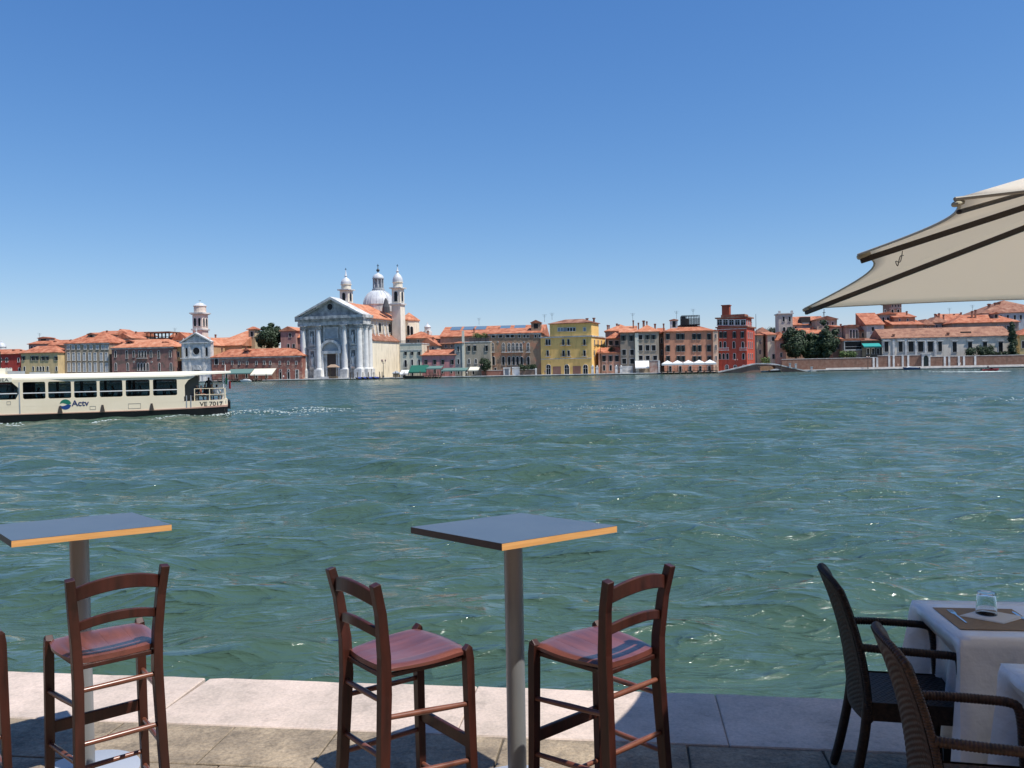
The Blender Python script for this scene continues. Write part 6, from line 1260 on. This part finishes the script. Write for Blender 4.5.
# planks' joints on the seat: real grooves are cut in the mesh
def bar_stool():
    """local frame: the sitter faces +y; sizes fitted to the photograph"""
    T = empty('bar_stool', (0, 0, 0)); wf, wb, d, zs, zt = .178, .145, .352, .775, 1.095
    lg = .034
    # front legs, slightly splayed, rounded tops standing just above the seat corners
    for sx in (-1, 1):
        MB().path([(sx*(wf+.012), d/2+.012, 0), (sx*(wf+.004), d/2+.004, .4), (sx*wf, d/2, .74), (sx*(wf-.001), d/2-.004, zs+.004), (sx*(wf-.002), d/2-.010, zs+.011)], [lg*.86, lg, lg*1.05, lg*.98, lg*.8], [lg*.86, lg, lg*1.05, lg*.98, lg*.8]).build('front_leg', W1, T, bevel=.005)
    for sx in (-1, 1):
        MB().path([(sx*(wb+.018), -d/2-.050, 0), (sx*(wb+.008), -d/2-.020, .35), (sx*wb, -d/2, .68), (sx*(wb+.004), -d/2-.001, .82), (sx*(wb+.016), -d/2-.018, .98), (sx*(wb+.027), -d/2-.045, zt)], [.032, .034, .036, .035, .034, .033], [.034, .040, .046, .042, .036, .032]).build('back_post', W1, T, bevel=.003)
    # curved back slats
    for z, h, dz in ((1.030, .056, .030), (.902, .038, .026)):
        pts = []; n = 14; k = (z-.82)/.275; w = wb+.004+.023*k; yb = -d/2-.005-.036*k*k
        b = MB(); vs = []
        for i in range(n+1):
            t = i/n*2-1; x = t*(w-.012); y = yb-.030*(1-t*t); zc = z+dz*(1-t*t); hh = h*(1-.06*t*t)
            vs += [(x, y-.0085, zc-hh/2), (x, y+.0085, zc-hh/2), (x, y+.0085-.004*0, zc+hh/2), (x, y-.0085, zc+hh/2)]
        fs = [(0, 1, 2, 3), tuple(4*n+q for q in range(4))]
        for i in range(n):
            for q in range(4): fs.append((4*i+q, 4*i+(q+1) % 4, 4*i+4+(q+1) % 4, 4*i+4+q))
        b.add(vs, fs).build('back_slat', W1, T, bevel=.004, smooth=False)
    # seat: planks dished in the middle, bowed front, four boards with fine joints
    def hw(y):
        t = (y+d/2)/d; return wb-.004+(wf+.008-wb)*t
    y0, y1 = -d/2+.012, d/2-.004; nb = 4; b = MB()
    for k in range(nb):
        nx, ny = 6, 14; vs = []
        for side in (0, 1):
            for j in range(ny+1):
                for i in range(nx+1):
                    v = j/ny; u0_, u1_ = -1+2*k/nb+.0012, -1+2*(k+1)/nb-.0012; u = u0_+(u1_-u0_)*i/nx
                    y = y0+(y1-y0+.030*(1-u*u))*v - .012*(1-u*u)*(1-v)
                    w = hw(y0+(y1-y0)*v)+.022*math.sin(math.pi*min(1, v*1.05)); x = u*w
                    dish = -.010*(1-u*u)*math.exp(-((v-.42)/.3)**2)+.004*v; edge = -.010*(max(0, abs(u)-.86)/.14)**2-.012*(max(0, v-.88)/.12)**2-.004*(max(0, .08-v)/.08)
                    gz = -.0005 if (i in (0, nx) and abs(u) < .98) else 0
                    vs.append((x, y, zs+.004+dish+edge+gz if side == 0 else zs-.022+.006*(max(0, abs(u)-.8)/.2)))
        N = (nx+1)*(ny+1); fs = []
        for j in range(ny):
            for i in range(nx):
                a = j*(nx+1)+i; fs += [(a, a+1, a+nx+2, a+nx+1), (N+a, N+a+nx+1, N+a+nx+2, N+a+1)]
        for i in range(nx): fs += [(i, N+i, N+i+1, i+1), (ny*(nx+1)+i, ny*(nx+1)+i+1, N+ny*(nx+1)+i+1, N+ny*(nx+1)+i)]
        for j in range(ny): a = j*(nx+1); c = a+nx; fs += [(a, a+nx+1, N+a+nx+1, N+a), (c, N+c, N+c+nx+1, c+nx+1)]
        b.add(vs, fs)
    b.build('seat', W3, T, smooth=True)
    # frame rails under the seat
    MB().box(-wf+.016, wf-.016, d/2-.020, d/2-.002, zs-.042, zs-.024).box(-wb+.016, wb-.016, -d/2-.002, -d/2+.014, zs-.042, zs-.024).bar((-wf+.012, d/2-.02, zs-.034), (-wb+.012, -d/2+.02, zs-.034), .016, .018).bar((wf-.012, d/2-.02, zs-.034), (wb-.012, -d/2+.02, zs-.034), .016, .018).build('seat_frame', W1, T, bevel=.003)
    def rung(a, c): MB().tube([a, [(a[i]+c[i])/2 for i in range(3)], c], [.0095, .0115, .0095], 10).build('rung', W2_, T, smooth=True)
    for z in (.655, .45, .2):
        k = (.68-z)/.68; w = wb+.018*k; y = -d/2-.048*k*k-.006; rung((-w, y, z), (w, y, z))
    for z in (.575, .355, .15):
        for sx in (-1, 1): k = (.68-z)/.68; rung((sx*(wf+.006), d/2+.004, z-.01), (sx*(wb+.008*k), -d/2-.02*k, z+.02))
    rung((-wf-.01, d/2+.008, .2), (wf+.01, d/2+.008, .2))
    MB().box(-wf+.012, wf-.012, d/2-.003, d/2+.015, .385, .435).build('foot_board', W1, T, bevel=.004)
    return T
st = bar_stool()
stools = [((-1.681, 3.379), .691, 'bar stool with its curved back towards us, standing at the left table'), ((-.440, 3.218), -.888, 'bar stool on the left side of the middle table, its seat turned right'),
          ((.316, 3.214), .703, 'bar stool right of the middle table, its back slats shading its seat'), ((-2.425, 3.49), -.82, 'bar stool cut off by the left edge, only its front leg and seat corner showing')]
for i, (xy, a, lab) in enumerate(stools):
    o = st if i == 0 else copy_tree(st); o.location = (xy[0], xy[1], QZ-.004); o.rotation_euler.z = a; tag(o, lab, 'bar stool', 'dark red wooden bar stools at the high tables')

# high tables
M['laminate'] = mat('blue_grey_laminate', (.066, .092, .128), .42, col2=(.078, .105, .14), scale=3, coat=.1)
M['ply_edge'] = mat('orange_ply_edge', (.80, .42, .15), .5, col2=(.68, .34, .11), scale=5, stretch=(1, 1, 22), amt=1)
steel = mat('satin_steel', (.33, .34, .345), .40, .35, col2=(.27, .28, .285), scale=5, stretch=(1, 1, .2))
def high_table():
    T = empty('high_table', (0, 0, 0)); s = .638/2; t = 1.168
    tp = MB().box(-s, s, -s, s, t-.0015, t).build('tabletop', M['laminate'], T)
    eb = MB().box(-s, s, -s, s, t-.028, t-.0017); eb.mi[5] = 1; eb.mi[4] = 1  # shade on the two left sides is painted into the edge colour
    eb.build('edge_band', [M['ply_edge'], mat('shaded_ply_edge', (.075, .038, .022), .5, col2=(.05, .026, .016), scale=8)], tp)
    MB().lathe([(.041, .02), (.041, t-.032)], n=28).build('pole', steel, T, smooth=True)
    MB().lathe([(.11, t-.034), (.11, t-.029)], n=20).build('mounting_plate', M['dark'], T)
    MB().lathe([(.235, 0), (.235, .006), (.225, .012), (.09, .018), (.048, .03), (.046, .04)], n=40).build('base_plate', mat('pale_grey_base', (.42, .45, .50), .45, .2), T, smooth=True)
    return T
ht = high_table(); TAU = .045
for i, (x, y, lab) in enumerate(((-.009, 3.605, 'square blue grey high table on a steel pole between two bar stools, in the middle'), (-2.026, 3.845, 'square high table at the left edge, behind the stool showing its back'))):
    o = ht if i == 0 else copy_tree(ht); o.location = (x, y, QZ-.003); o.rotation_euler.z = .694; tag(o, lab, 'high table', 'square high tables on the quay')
    for c in kids(o):
        if c.name.startswith('tabletop'):
            # the tops lean a little towards the water; local direction of world +y
            d = Vector((math.sin(.694), math.cos(.694), 0)); ax = d.cross(Vector((0, 0, 1))).normalized()
            Rm = Matrix.Rotation(-TAU, 4, ax); c.matrix_local = Matrix.Translation((0, 0, 1.168)) @ Rm @ Matrix.Translation((0, 0, -1.168))
# wicker armchairs
M['wicker'] = mat('woven_dark_rattan', (.012, .009, .008), .55, col2=(.036, .021, .015), scale=60, coat=.0, spec=.3, amt=1)
def weave(b, fn, nu, nv, su, sv, amp=.0022):
    vs = []
    for j in range(nv+1):
        for i in range(nu+1):
            u, v = i/nu, j/nv; P = Vector(fn(u, v)); e = 1e-3
            du = Vector(fn(u+e, v))-Vector(fn(u-e, v)); dv = Vector(fn(u, v+e))-Vector(fn(u, v-e)); n = du.cross(dv)
            n = n.normalized() if n.length > 1e-12 else Vector((0, 0, 1))
            a = math.sin(math.pi*(u*su+v*5))*math.sin(math.pi*(v*sv-u*4)); ed = min(1, 12*min(u, 1-u, v, 1-v)+.0)
            vs.append(P+n*amp*(a+.12*abs(math.cos(math.pi*(v*sv-u*4))))*ed)
    fs = []
    for j in range(nv):
        for i in range(nu): a = j*(nu+1)+i; fs.append((a, a+1, a+nu+2, a+nu+1))
    return b.add(vs, fs)
def rope(b, pts, r, per=.011, n=12):
    # resample, then swell and twist like a wrapped cane
    P = [Vector(q) for q in pts]; L = [0]
    for i in range(1, len(P)): L.append(L[-1]+(P[i]-P[i-1]).length)
    N = int(L[-1]/per*5); out = []; rad = []
    for k in range(N+1):
        s = L[-1]*k/N; i = 0
        while i < len(P)-2 and L[i+1] < s: i += 1
        f = (s-L[i])/max(1e-9, L[i+1]-L[i]); out.append(P[i].lerp(P[i+1], f)); rad.append(r*(.88+.16*abs(math.sin(math.pi*s/per))))
    return b.tube(out, rad, n)
def smooth_pts(pts, k=6):
    P = [Vector(p) for p in pts]; o = []
    for i in range(len(P)-1):
        a, b_, c, d = P[max(0, i-1)], P[i], P[i+1], P[min(len(P)-1, i+2)]
        for j in range(k):
            t = j/k; o.append(.5*((2*b_)+(-a+c)*t+(2*a-5*b_+4*c-d)*t*t+(-a+3*b_-3*c+d)*t**3))
    return o+[P[-1]]
def armchair():
    T = empty('wicker_armchair', (0, 0, 0)); w = .188
    def prof(z): # x of the back at height z
        t = max(0, (z-.36)/.57); return -.232-.012*t-.105*t**2.2
    def wid(z): t = (z-.36)/.57; return w*(1-.13*max(0, t-.35)/.65)
    def front(u, v, off=0.0):
        top = .95-.030*(2*u-1)**2-.02*max(0, abs(2*u-1)-.8)/.2; z = .36+(top-.36)*v; y = (2*u-1)*wid(z); return (prof(z)-.028*(1-(2*u-1)**2)+off, y, z)
    b = MB(); weave(b, lambda u, v: front(1-u, v, .016), 100, 220, 25, 55); weave(b, lambda u, v: front(u, v, -.016), 100, 220, 25, 55); b.build('back', M['wicker'], T, fix=False, smooth=True)
    b = MB(); edge = [front(0, v) for v in [i/14 for i in range(15)]]+[front(u, 1) for u in [i/14 for i in range(1, 14)]]+[front(1, v) for v in [1-i/14 for i in range(15)]]
    rope(b, edge, .0135, .0095); b.build('back_rim', M['wicker'], T, smooth=True)
    for s in (-1, 1):
        b = MB(); arm = smooth_pts([(prof(.665)+.005, s*wid(.66), .668), (-.16, s*(w+.012), .668), (.02, s*(w+.018), .662), (.085, s*(w+.015), .657), (.110, s*(w+.008), .640), (.118, s*w, .58)], 5)
        rope(b, arm, .0165, .0115); b.build('armrest', M['wicker'], T, smooth=True)
        b = MB(); rope(b, [(.118, s*w, .585), (.125, s*w, .42)], .0165, .0115); b.tube([(.125, s*w, .42), (.13, s*(w+.004), .2), (.14, s*(w+.008), .0)], [.019, .0175, .014], 12); b.build('front_leg', M['wicker'], T, smooth=True)
        b = MB().tube(smooth_pts([(-.235, s*(w-.012), .44), (-.25, s*(w-.006), .30), (-.285, s*w, .12), (-.315, s*(w+.004), 0)], 4), [.020]*12+[.015], 12); b.build('rear_leg', M['wicker'], T, smooth=True)
        MB().lathe([(.017, -.002), (.017, .03)], *((.14, s*(w+.008))), 12).build('foot_cap', M['dark'], [k for k in kids(T) if k.name.startswith("front_leg")][-1])
    b = MB(); weave(b, lambda u, v: (-.225+.36*u, -w+.006+(2*w-.012)*v, .438-.010*math.sin(math.pi*u)*math.sin(math.pi*v)), 90, 90, 24, 24, .002)
    b.box(-.225, .13, -w+.008, w-.008, .40, .424); b.build('seat', M['wicker'], T, fix=False, smooth=True)
    b = MB()
    weave(b, lambda u, v: (-.225+.36*u, -w, .365+.078*v), 80, 16, 24, 5, .002); weave(b, lambda u, v: (.135-.36*u, w, .365+.078*v), 80, 16, 24, 5, .002); weave(b, lambda u, v: (.136, -w+2*w*u, .365+.078*v), 80, 16, 24, 5, .002)
    b.box(-.224, .132, -w+.003, w-.003, .366, .398); b.build('apron', M['wicker'], T, fix=False, smooth=True)
    return T
ac = armchair()
for i, (x, y, a, lab) in enumerate(((1.722, 3.555, -12, 'dark wicker armchair facing the farther restaurant table, seen from behind its side'), (1.588, 2.69, -12, 'brown wicker armchair nearest to us at the bottom right, with its coiled rim showing'))):
    o = ac if i == 0 else copy_tree(ac); o.location = (x, y, QZ-.003); o.rotation_euler.z = R_(a); tag(o, lab, 'armchair', 'wicker armchairs of the restaurant')
    if i:   # browner cane on the nearer chair, sunlight partly painted into its colour
        for c in kids(o):
            c.data = c.data.copy(); c.data.materials[0] = mat('sunlit_brown_rattan', (.032, .018, .012), .5, col2=(.085, .042, .026), scale=60, amt=1, spec=.4)

# restaurant tables with cloths
cloth = mat('white_tablecloth', (.86, .84, .82), .6, coat=.5, col2=(.80, .78, .76), scale=3, bump=1.0, bscale=7)
def rest_table(x, y, ang, hw_, hd, lab, clab, seed, zb=.27):
    T = empty('restaurant_table', (x, y, QZ-.003), ang, lab, 'table', 'restaurant tables under the big parasol')
    MB().box(-hw_, hw_, -hd, hd, .715, .742).build('tabletop', M['darkwood'], T)
    for sx in (-1, 1):
        for sy in (-1, 1): MB().path([(sx*(hw_-.12), sy*(hd-.08), 0), (sx*(hw_-.12), sy*(hd-.08), .714)], .045, .045).build('leg', M['dark'], T)
    r = random.Random(seed); per = []; n = 44
    def rect(t): # perimeter point and outward normal, rounded corners
        P = [(-hw_, -hd), (hw_, -hd), (hw_, hd), (-hw_, hd)]; L = [2*hw_, 2*hd, 2*hw_, 2*hd]; s = (t % 1)*sum(L); k = 0
        while s > L[k]: s -= L[k]; k += 1
        a, c = P[k], P[(k+1) % 4]; f = s/L[k]; nrm = [(0, -1), (1, 0), (0, 1), (-1, 0)][k]; d = min(s, L[k]-s)
        c_ = max(0, 1-d/.09); cx, cy = (P[k] if s < L[k]/2 else P[(k+1) % 4]); l = math.hypot(cx, cy)
        return a[0]+(c[0]-a[0])*f, a[1]+(c[1]-a[1])*f, nrm[0]*(1-c_*.5)+math.copysign(1, cx)*c_*.35, nrm[1]*(1-c_*.5)+math.copysign(1, cy)*c_*.35, c_
    N = 220; rows = 16; b = MB(); vs = []; ph = [r.uniform(0, 6.28) for _ in range(4)]
    # top sheet
    for j in range(9):
        for i in range(13): vs.append((-hw_+2*hw_*i/12, -hd+2*hd*j/8, .7465+.0006*math.sin(i*1.7+j)))
    fs = [(j*13+i, j*13+i+1, j*13+i+14, j*13+i+13) for j in range(8) for i in range(12)]; base = len(vs)
    for k in range(rows+1):
        v = k/rows
        for i in range(N):
            t = i/N; x_, y_, nx, ny, c_ = rect(t)
            fold = (.55*math.sin(2*math.pi*t*9+ph[0])+.35*math.sin(2*math.pi*t*17+ph[1])+.2*math.sin(2*math.pi*t*31+ph[2]))
            out = (.004 if k else 0)+.014*v+.050*v**1.1*fold+.085*c_*v**.9
            if nx < -.5: out -= .075*min(1, max(0, (v-.08)*6))*(1-c_)  # pushed in by the chair
            z = .7465-.004*min(1, v*8)-(.7465-zb-.02*math.sin(2*math.pi*t*4+ph[3])-.05*c_*-1)*v
            vs.append((x_+nx*out, y_+ny*out, z))
    for k in range(rows):
        for i in range(N): a = base+k*N+i; c = base+k*N+(i+1) % N; fs.append((a, c, c+N, a+N))
    o = b.add(vs, fs).build('tablecloth', cloth, None, (x, y, QZ-.003), ang, smooth=False, fix=False); o.data.polygons.foreach_set('use_smooth', [True]*len(o.data.polygons)); o.data.set_sharp_from_angle(angle=R_(40))
    s = o.modifiers.new('thick', 'SOLIDIFY'); s.thickness = .0015
    tag(o, clab, 'tablecloth', 'white tablecloths'); return T
RA = -R_(8)
rest_table(2.24, 3.485, RA, .45, .285, 'farther restaurant table under a white cloth, set with a place mat and a glass', 'white tablecloth on the farther restaurant table, hanging over its edge', 2)
rest_table(2.165, 2.66, RA, .45, .285, 'nearer restaurant table under a white cloth at the right edge', 'white tablecloth on the nearer restaurant table, cut off at the right edge', 5)
zt = QZ+.7455
T = MB().box(-.165, .165, -.155, .155, 0, .0022).build('place_mat', mat('brown_paper_mat', (.30, .20, .105), .75, col2=(.26, .17, .09), scale=30), None, (2.005, 3.52, zt), RA, bevel=.0006); tag(T, 'brown paper place mat on the farther restaurant table', 'place mat')
T = MB().prism([(-.135, 0), (0, -.105), (.135, 0), (0, .105)], .0026, .0042, 'z').prism([(-.125, .004), (-.002, -.095), (.118, .002), (.0, .093)], .0045, .0058, 'z').build('napkin', mat('white_napkin', (.70, .70, .68), .85), None, (2.045, 3.545, zt), RA); tag(T, 'white folded paper napkin lying as a diamond under the upturned glass', 'napkin')
gm2 = bpy.data.materials.new('clear_glass'); gm2.use_nodes = True; b_ = gm2.node_tree.nodes['Principled BSDF']; b_.inputs['Transmission Weight'].default_value = 1; b_.inputs['Roughness'].default_value = .02; b_.inputs['IOR'].default_value = 1.45; b_.inputs['Base Color'].default_value = (.93, .97, .98, 1)
T = MB().lathe([(.0425, .0), (.0365, .088), (.034, .094), (.0, .094)][:3]+[(.001, .094), (.001, .086), (.031, .084), (.034, .080), (.0405, .0)], n=32).build('glass', gm2, None, (2.035, 3.575, zt+.006), 0, smooth=True, fix=True); tag(T, 'empty clear tumbler standing upside down on the napkin', 'glass')
sv = mat('cutlery_steel', (.6, .6, .6), .25, 1.)
T = MB().box(-.004, .004, -.10, .02, 0, .003).prism([(-.004, .02), (.004, .02), (.011, .035), (.011, .09), (.007, .09), (.007, .05), (.002, .05), (.002, .09), (-.002, .09), (-.002, .05), (-.007, .05), (-.007, .09), (-.011, .09), (-.011, .035)], 0, .003, 'z').build('fork', sv, None, (1.90, 3.56, zt+.0026), RA); tag(T, 'steel fork left of the upturned glass', 'fork')
T = MB().box(-.005, .005, -.10, .0, 0, .004).prism([(-.005, 0), (.006, 0), (.009, .03), (.008, .09), (.003, .11), (-.005, .10)], 0, .002, 'z').build('knife', sv, None, (2.15, 3.50, zt+.0026), RA); tag(T, 'steel knife right of the upturned glass', 'knife')

# ---------------------------------------------------------------- the big parasol
fm = bpy.data.materials.new('parasol_canvas'); fm.use_nodes = True; n = fm.node_tree.nodes; L = fm.node_tree.links; b_ = n['Principled BSDF']; b_.inputs['Base Color'].default_value = (.88, .84, .76, 1); b_.inputs['Roughness'].default_value = .9; b_.inputs['Specular IOR Level'].default_value = .1
tl = n.new('ShaderNodeBsdfTranslucent'); tl.inputs[0].default_value = (.90, .84, .74, 1); ms = n.new('ShaderNodeMixShader'); ms.inputs[0].default_value = .5
tc = n.new('ShaderNodeTexCoord'); ns = n.new('ShaderNodeTexNoise'); ns.inputs['Scale'].default_value = 2.2; ns.inputs['Detail'].default_value = 5; L.new(tc.outputs['Object'], ns.inputs[0]); bp = n.new('ShaderNodeBump'); bp.inputs['Strength'].default_value = .25; bp.inputs['Distance'].default_value = .03; L.new(ns.outputs[0], bp.inputs['Height']); L.new(bp.outputs[0], b_.inputs['Normal'])
L.new(b_.outputs[0], ms.inputs[1]); L.new(tl.outputs[0], ms.inputs[2]); L.new(ms.outputs[0], n['Material Output'].inputs[0])
PA = Vector((1.855, 5.25, 0)); PC = Vector((.96, 1.79, 0)); e2 = (PC-PA).normalized(); e1 = Vector((-e2.y, e2.x, 0)); hs = (PC-PA).length/2; O = (PA+PC)/2+e1*hs
U = empty('big_parasol', (O.x, O.y, QZ-.003), math.atan2(e1.y, e1.x), 'large cream square parasol with dark ribs reaching in from the right', 'parasol')
tips = [(-1, 1, 2.20), (-1, 0, 2.295), (-1, -1, 2.20), (0, -1, 2.29), (1, -1, 2.21), (1, 0, 2.29), (1, 1, 2.20), (0, 1, 2.20)]
tips = [Vector((a*hs, c*hs, z)) for a, c, z in tips]; tips[1] += Vector((.062, 0, .012)); pk = Vector((0, 0, 2.86)); b = MB(); n1, n2 = 18, 14; SCAL = [.11, .09, .05, .05, .05, .05, .04, .03]
for k in range(8):
    A_, B_ = tips[k], tips[(k+1) % 8]; vs = []
    for i in range(n1+1):
        s = i/n1
        for j in range(n2+1):
            t = j/n2; sc = SCAL[k]*4*t*(1-t); q = s*(1-sc*s**4); p_ = pk.lerp(A_.lerp(B_, t), q); p_ = p_+Vector((0, 0, -.035*4*t*(1-t)*math.sin(math.pi*min(1, s*.9)))); vs.append(p_)
    b.add(vs, [(i*(n2+1)+j, i*(n2+1)+j+1, (i+1)*(n2+1)+j+1, (i+1)*(n2+1)+j) for i in range(n1) for j in range(n2)])
bm = bmesh.new(); me = b.mesh('canopy', fm, fix=False); bm.from_mesh(me); bmesh.ops.remove_doubles(bm, verts=bm.verts, dist=.0005); bmesh.ops.recalc_face_normals(bm, faces=bm.faces); bm.to_mesh(me); bm.free(); me.polygons.foreach_set('use_smooth', [True]*len(me.polygons)); me.set_sharp_from_angle(angle=R_(8))
cn = link('canopy', me, U); s = cn.modifiers.new('thick', 'SOLIDIFY'); s.thickness = .0025; s.offset = 0
# hem seam tape
b = MB()
for k in range(8):
    A_, B_ = tips[k], tips[(k+1) % 8]; pts = []
    for j in range(n2+1): t = j/n2; q = 1-SCAL[k]*4*t*(1-t); pts.append(pk.lerp(A_.lerp(B_, t), q)+Vector((0, 0, -.035*4*t*(1-t)*math.sin(math.pi*.9))))
    b.tube(pts, .0045, 6)
b.build('hem', mat('hem_tape', (.45, .42, .36), .9), cn)
rib = mat('dark_brown_rib', (.030, .020, .017), .45)
for k in range(8):
    A_ = tips[k]; d = (A_-pk).normalized(); st_ = pk+Vector((0, 0, -.07))+d*.06; en = A_+Vector((0, 0, -.030))-d*.01; dn = Vector((0, 0, 1))
    MB().bar(st_, en, .012 if k == 2 else .022, .010 if k == 2 else (.027 if k % 2 == 0 else .024)).build('rib', rib, U, bevel=.004)
    MB().bar(A_-d*(.025 if k == 2 else .05)+Vector((0, 0, -.010)), A_+d*.004+Vector((0, 0, -.012)), .020 if k == 2 else .034, .012 if k == 2 else .022).build('tip_pocket', mat('pocket_canvas', (.42, .38, .27), .9), cn, bevel=.008)
    if k % 2 == 0 or k in (1, 3, 5, 7): MB().bar(pk+(A_-pk)*.34+Vector((0, 0, -.06)), (0, 0, 2.05), .018, .026).build('strut', rib, U)
def cord(px_, f, ln, k):
    A_ = tips[k]; q = pk.lerp(A_, f)+Vector((0, 0, -.05)); sd = Vector((-.35, -.15, 0)); return MB().tube(smooth_pts([q, q+Vector((-.02, -.06, -.05)), q+Vector((-.05, -.13, -ln)), q+Vector((-.045, -.14, -ln-.02)), q+Vector((-.03, -.11, -ln+.02)), q+Vector((0, -.02, -.02))], 5), .0018, 6).build('tie_cord', M['dark'], U)
cord(0, .90, .055, 1); cord(0, .80, .06, 2); cord(0, .6, .06, 1)
MB().lathe([(.032, .1), (.032, 2.88), (.05, 2.9), (.035, 2.96), (.0, 2.99)][:4]+[(.01, 2.99)], n=16).build('mast', rib, U, smooth=True)
MB().lathe([(.08, 2.74), (.09, 2.78), (.08, 2.82)], n=16).build('hub', rib, U); MB().lathe([(.06, 1.98), (.07, 2.05), (.06, 2.1)], n=16).build('runner', rib, U)
MB().box(-.36, .36, -.36, .36, .0, .09).build('base', mat('concrete_base', (.35, .34, .32), .9), U, bevel=.01); MB().lathe([(.06, .09), (.045, .35)], n=14).build('base_tube', M['dark'], U)

# ---------------------------------------------------------------- unseen house added behind the viewpoint to block sky and deepen the shade
RB = empty('sky_blocking_house', (nearxy(0, 9.5).x, nearxy(0, 9.5).y, QZ-.02), -NA, 'unseen plain brick house added behind the tables to block sky light', 'building')
rbm = ST('sky_block_brick', (.28, .15, .11), (.36, .22, .16)); b = MB().box(-24, 26, -9, 0, 0, 9.5).build('wall', rbm, RB)
MB().prism([(-9.5, 9.503), (.6, 9.503), (.6, 9.7), (-4.5, 12)], -24.5, 26.5, 'x').build('roof', M['tile'], RB)
for i in range(9):
    for z in (1.0, 5.6):
        x = -21+5.4*i; o = MB().box(x-.75, x+.75, -.02, .10, z, z+2).build('window', M['pane'], RB)
        MB().box(x-.9, x-.75, -.02, .14, z, z+2).box(x+.75, x+.9, -.02, .14, z, z+2).box(x-.9, x+.9, -.02, .15, z+2, z+2.15).box(x-.95, x+.95, -.02, .2, z-.12, z).build('frame', M['istria'], o)
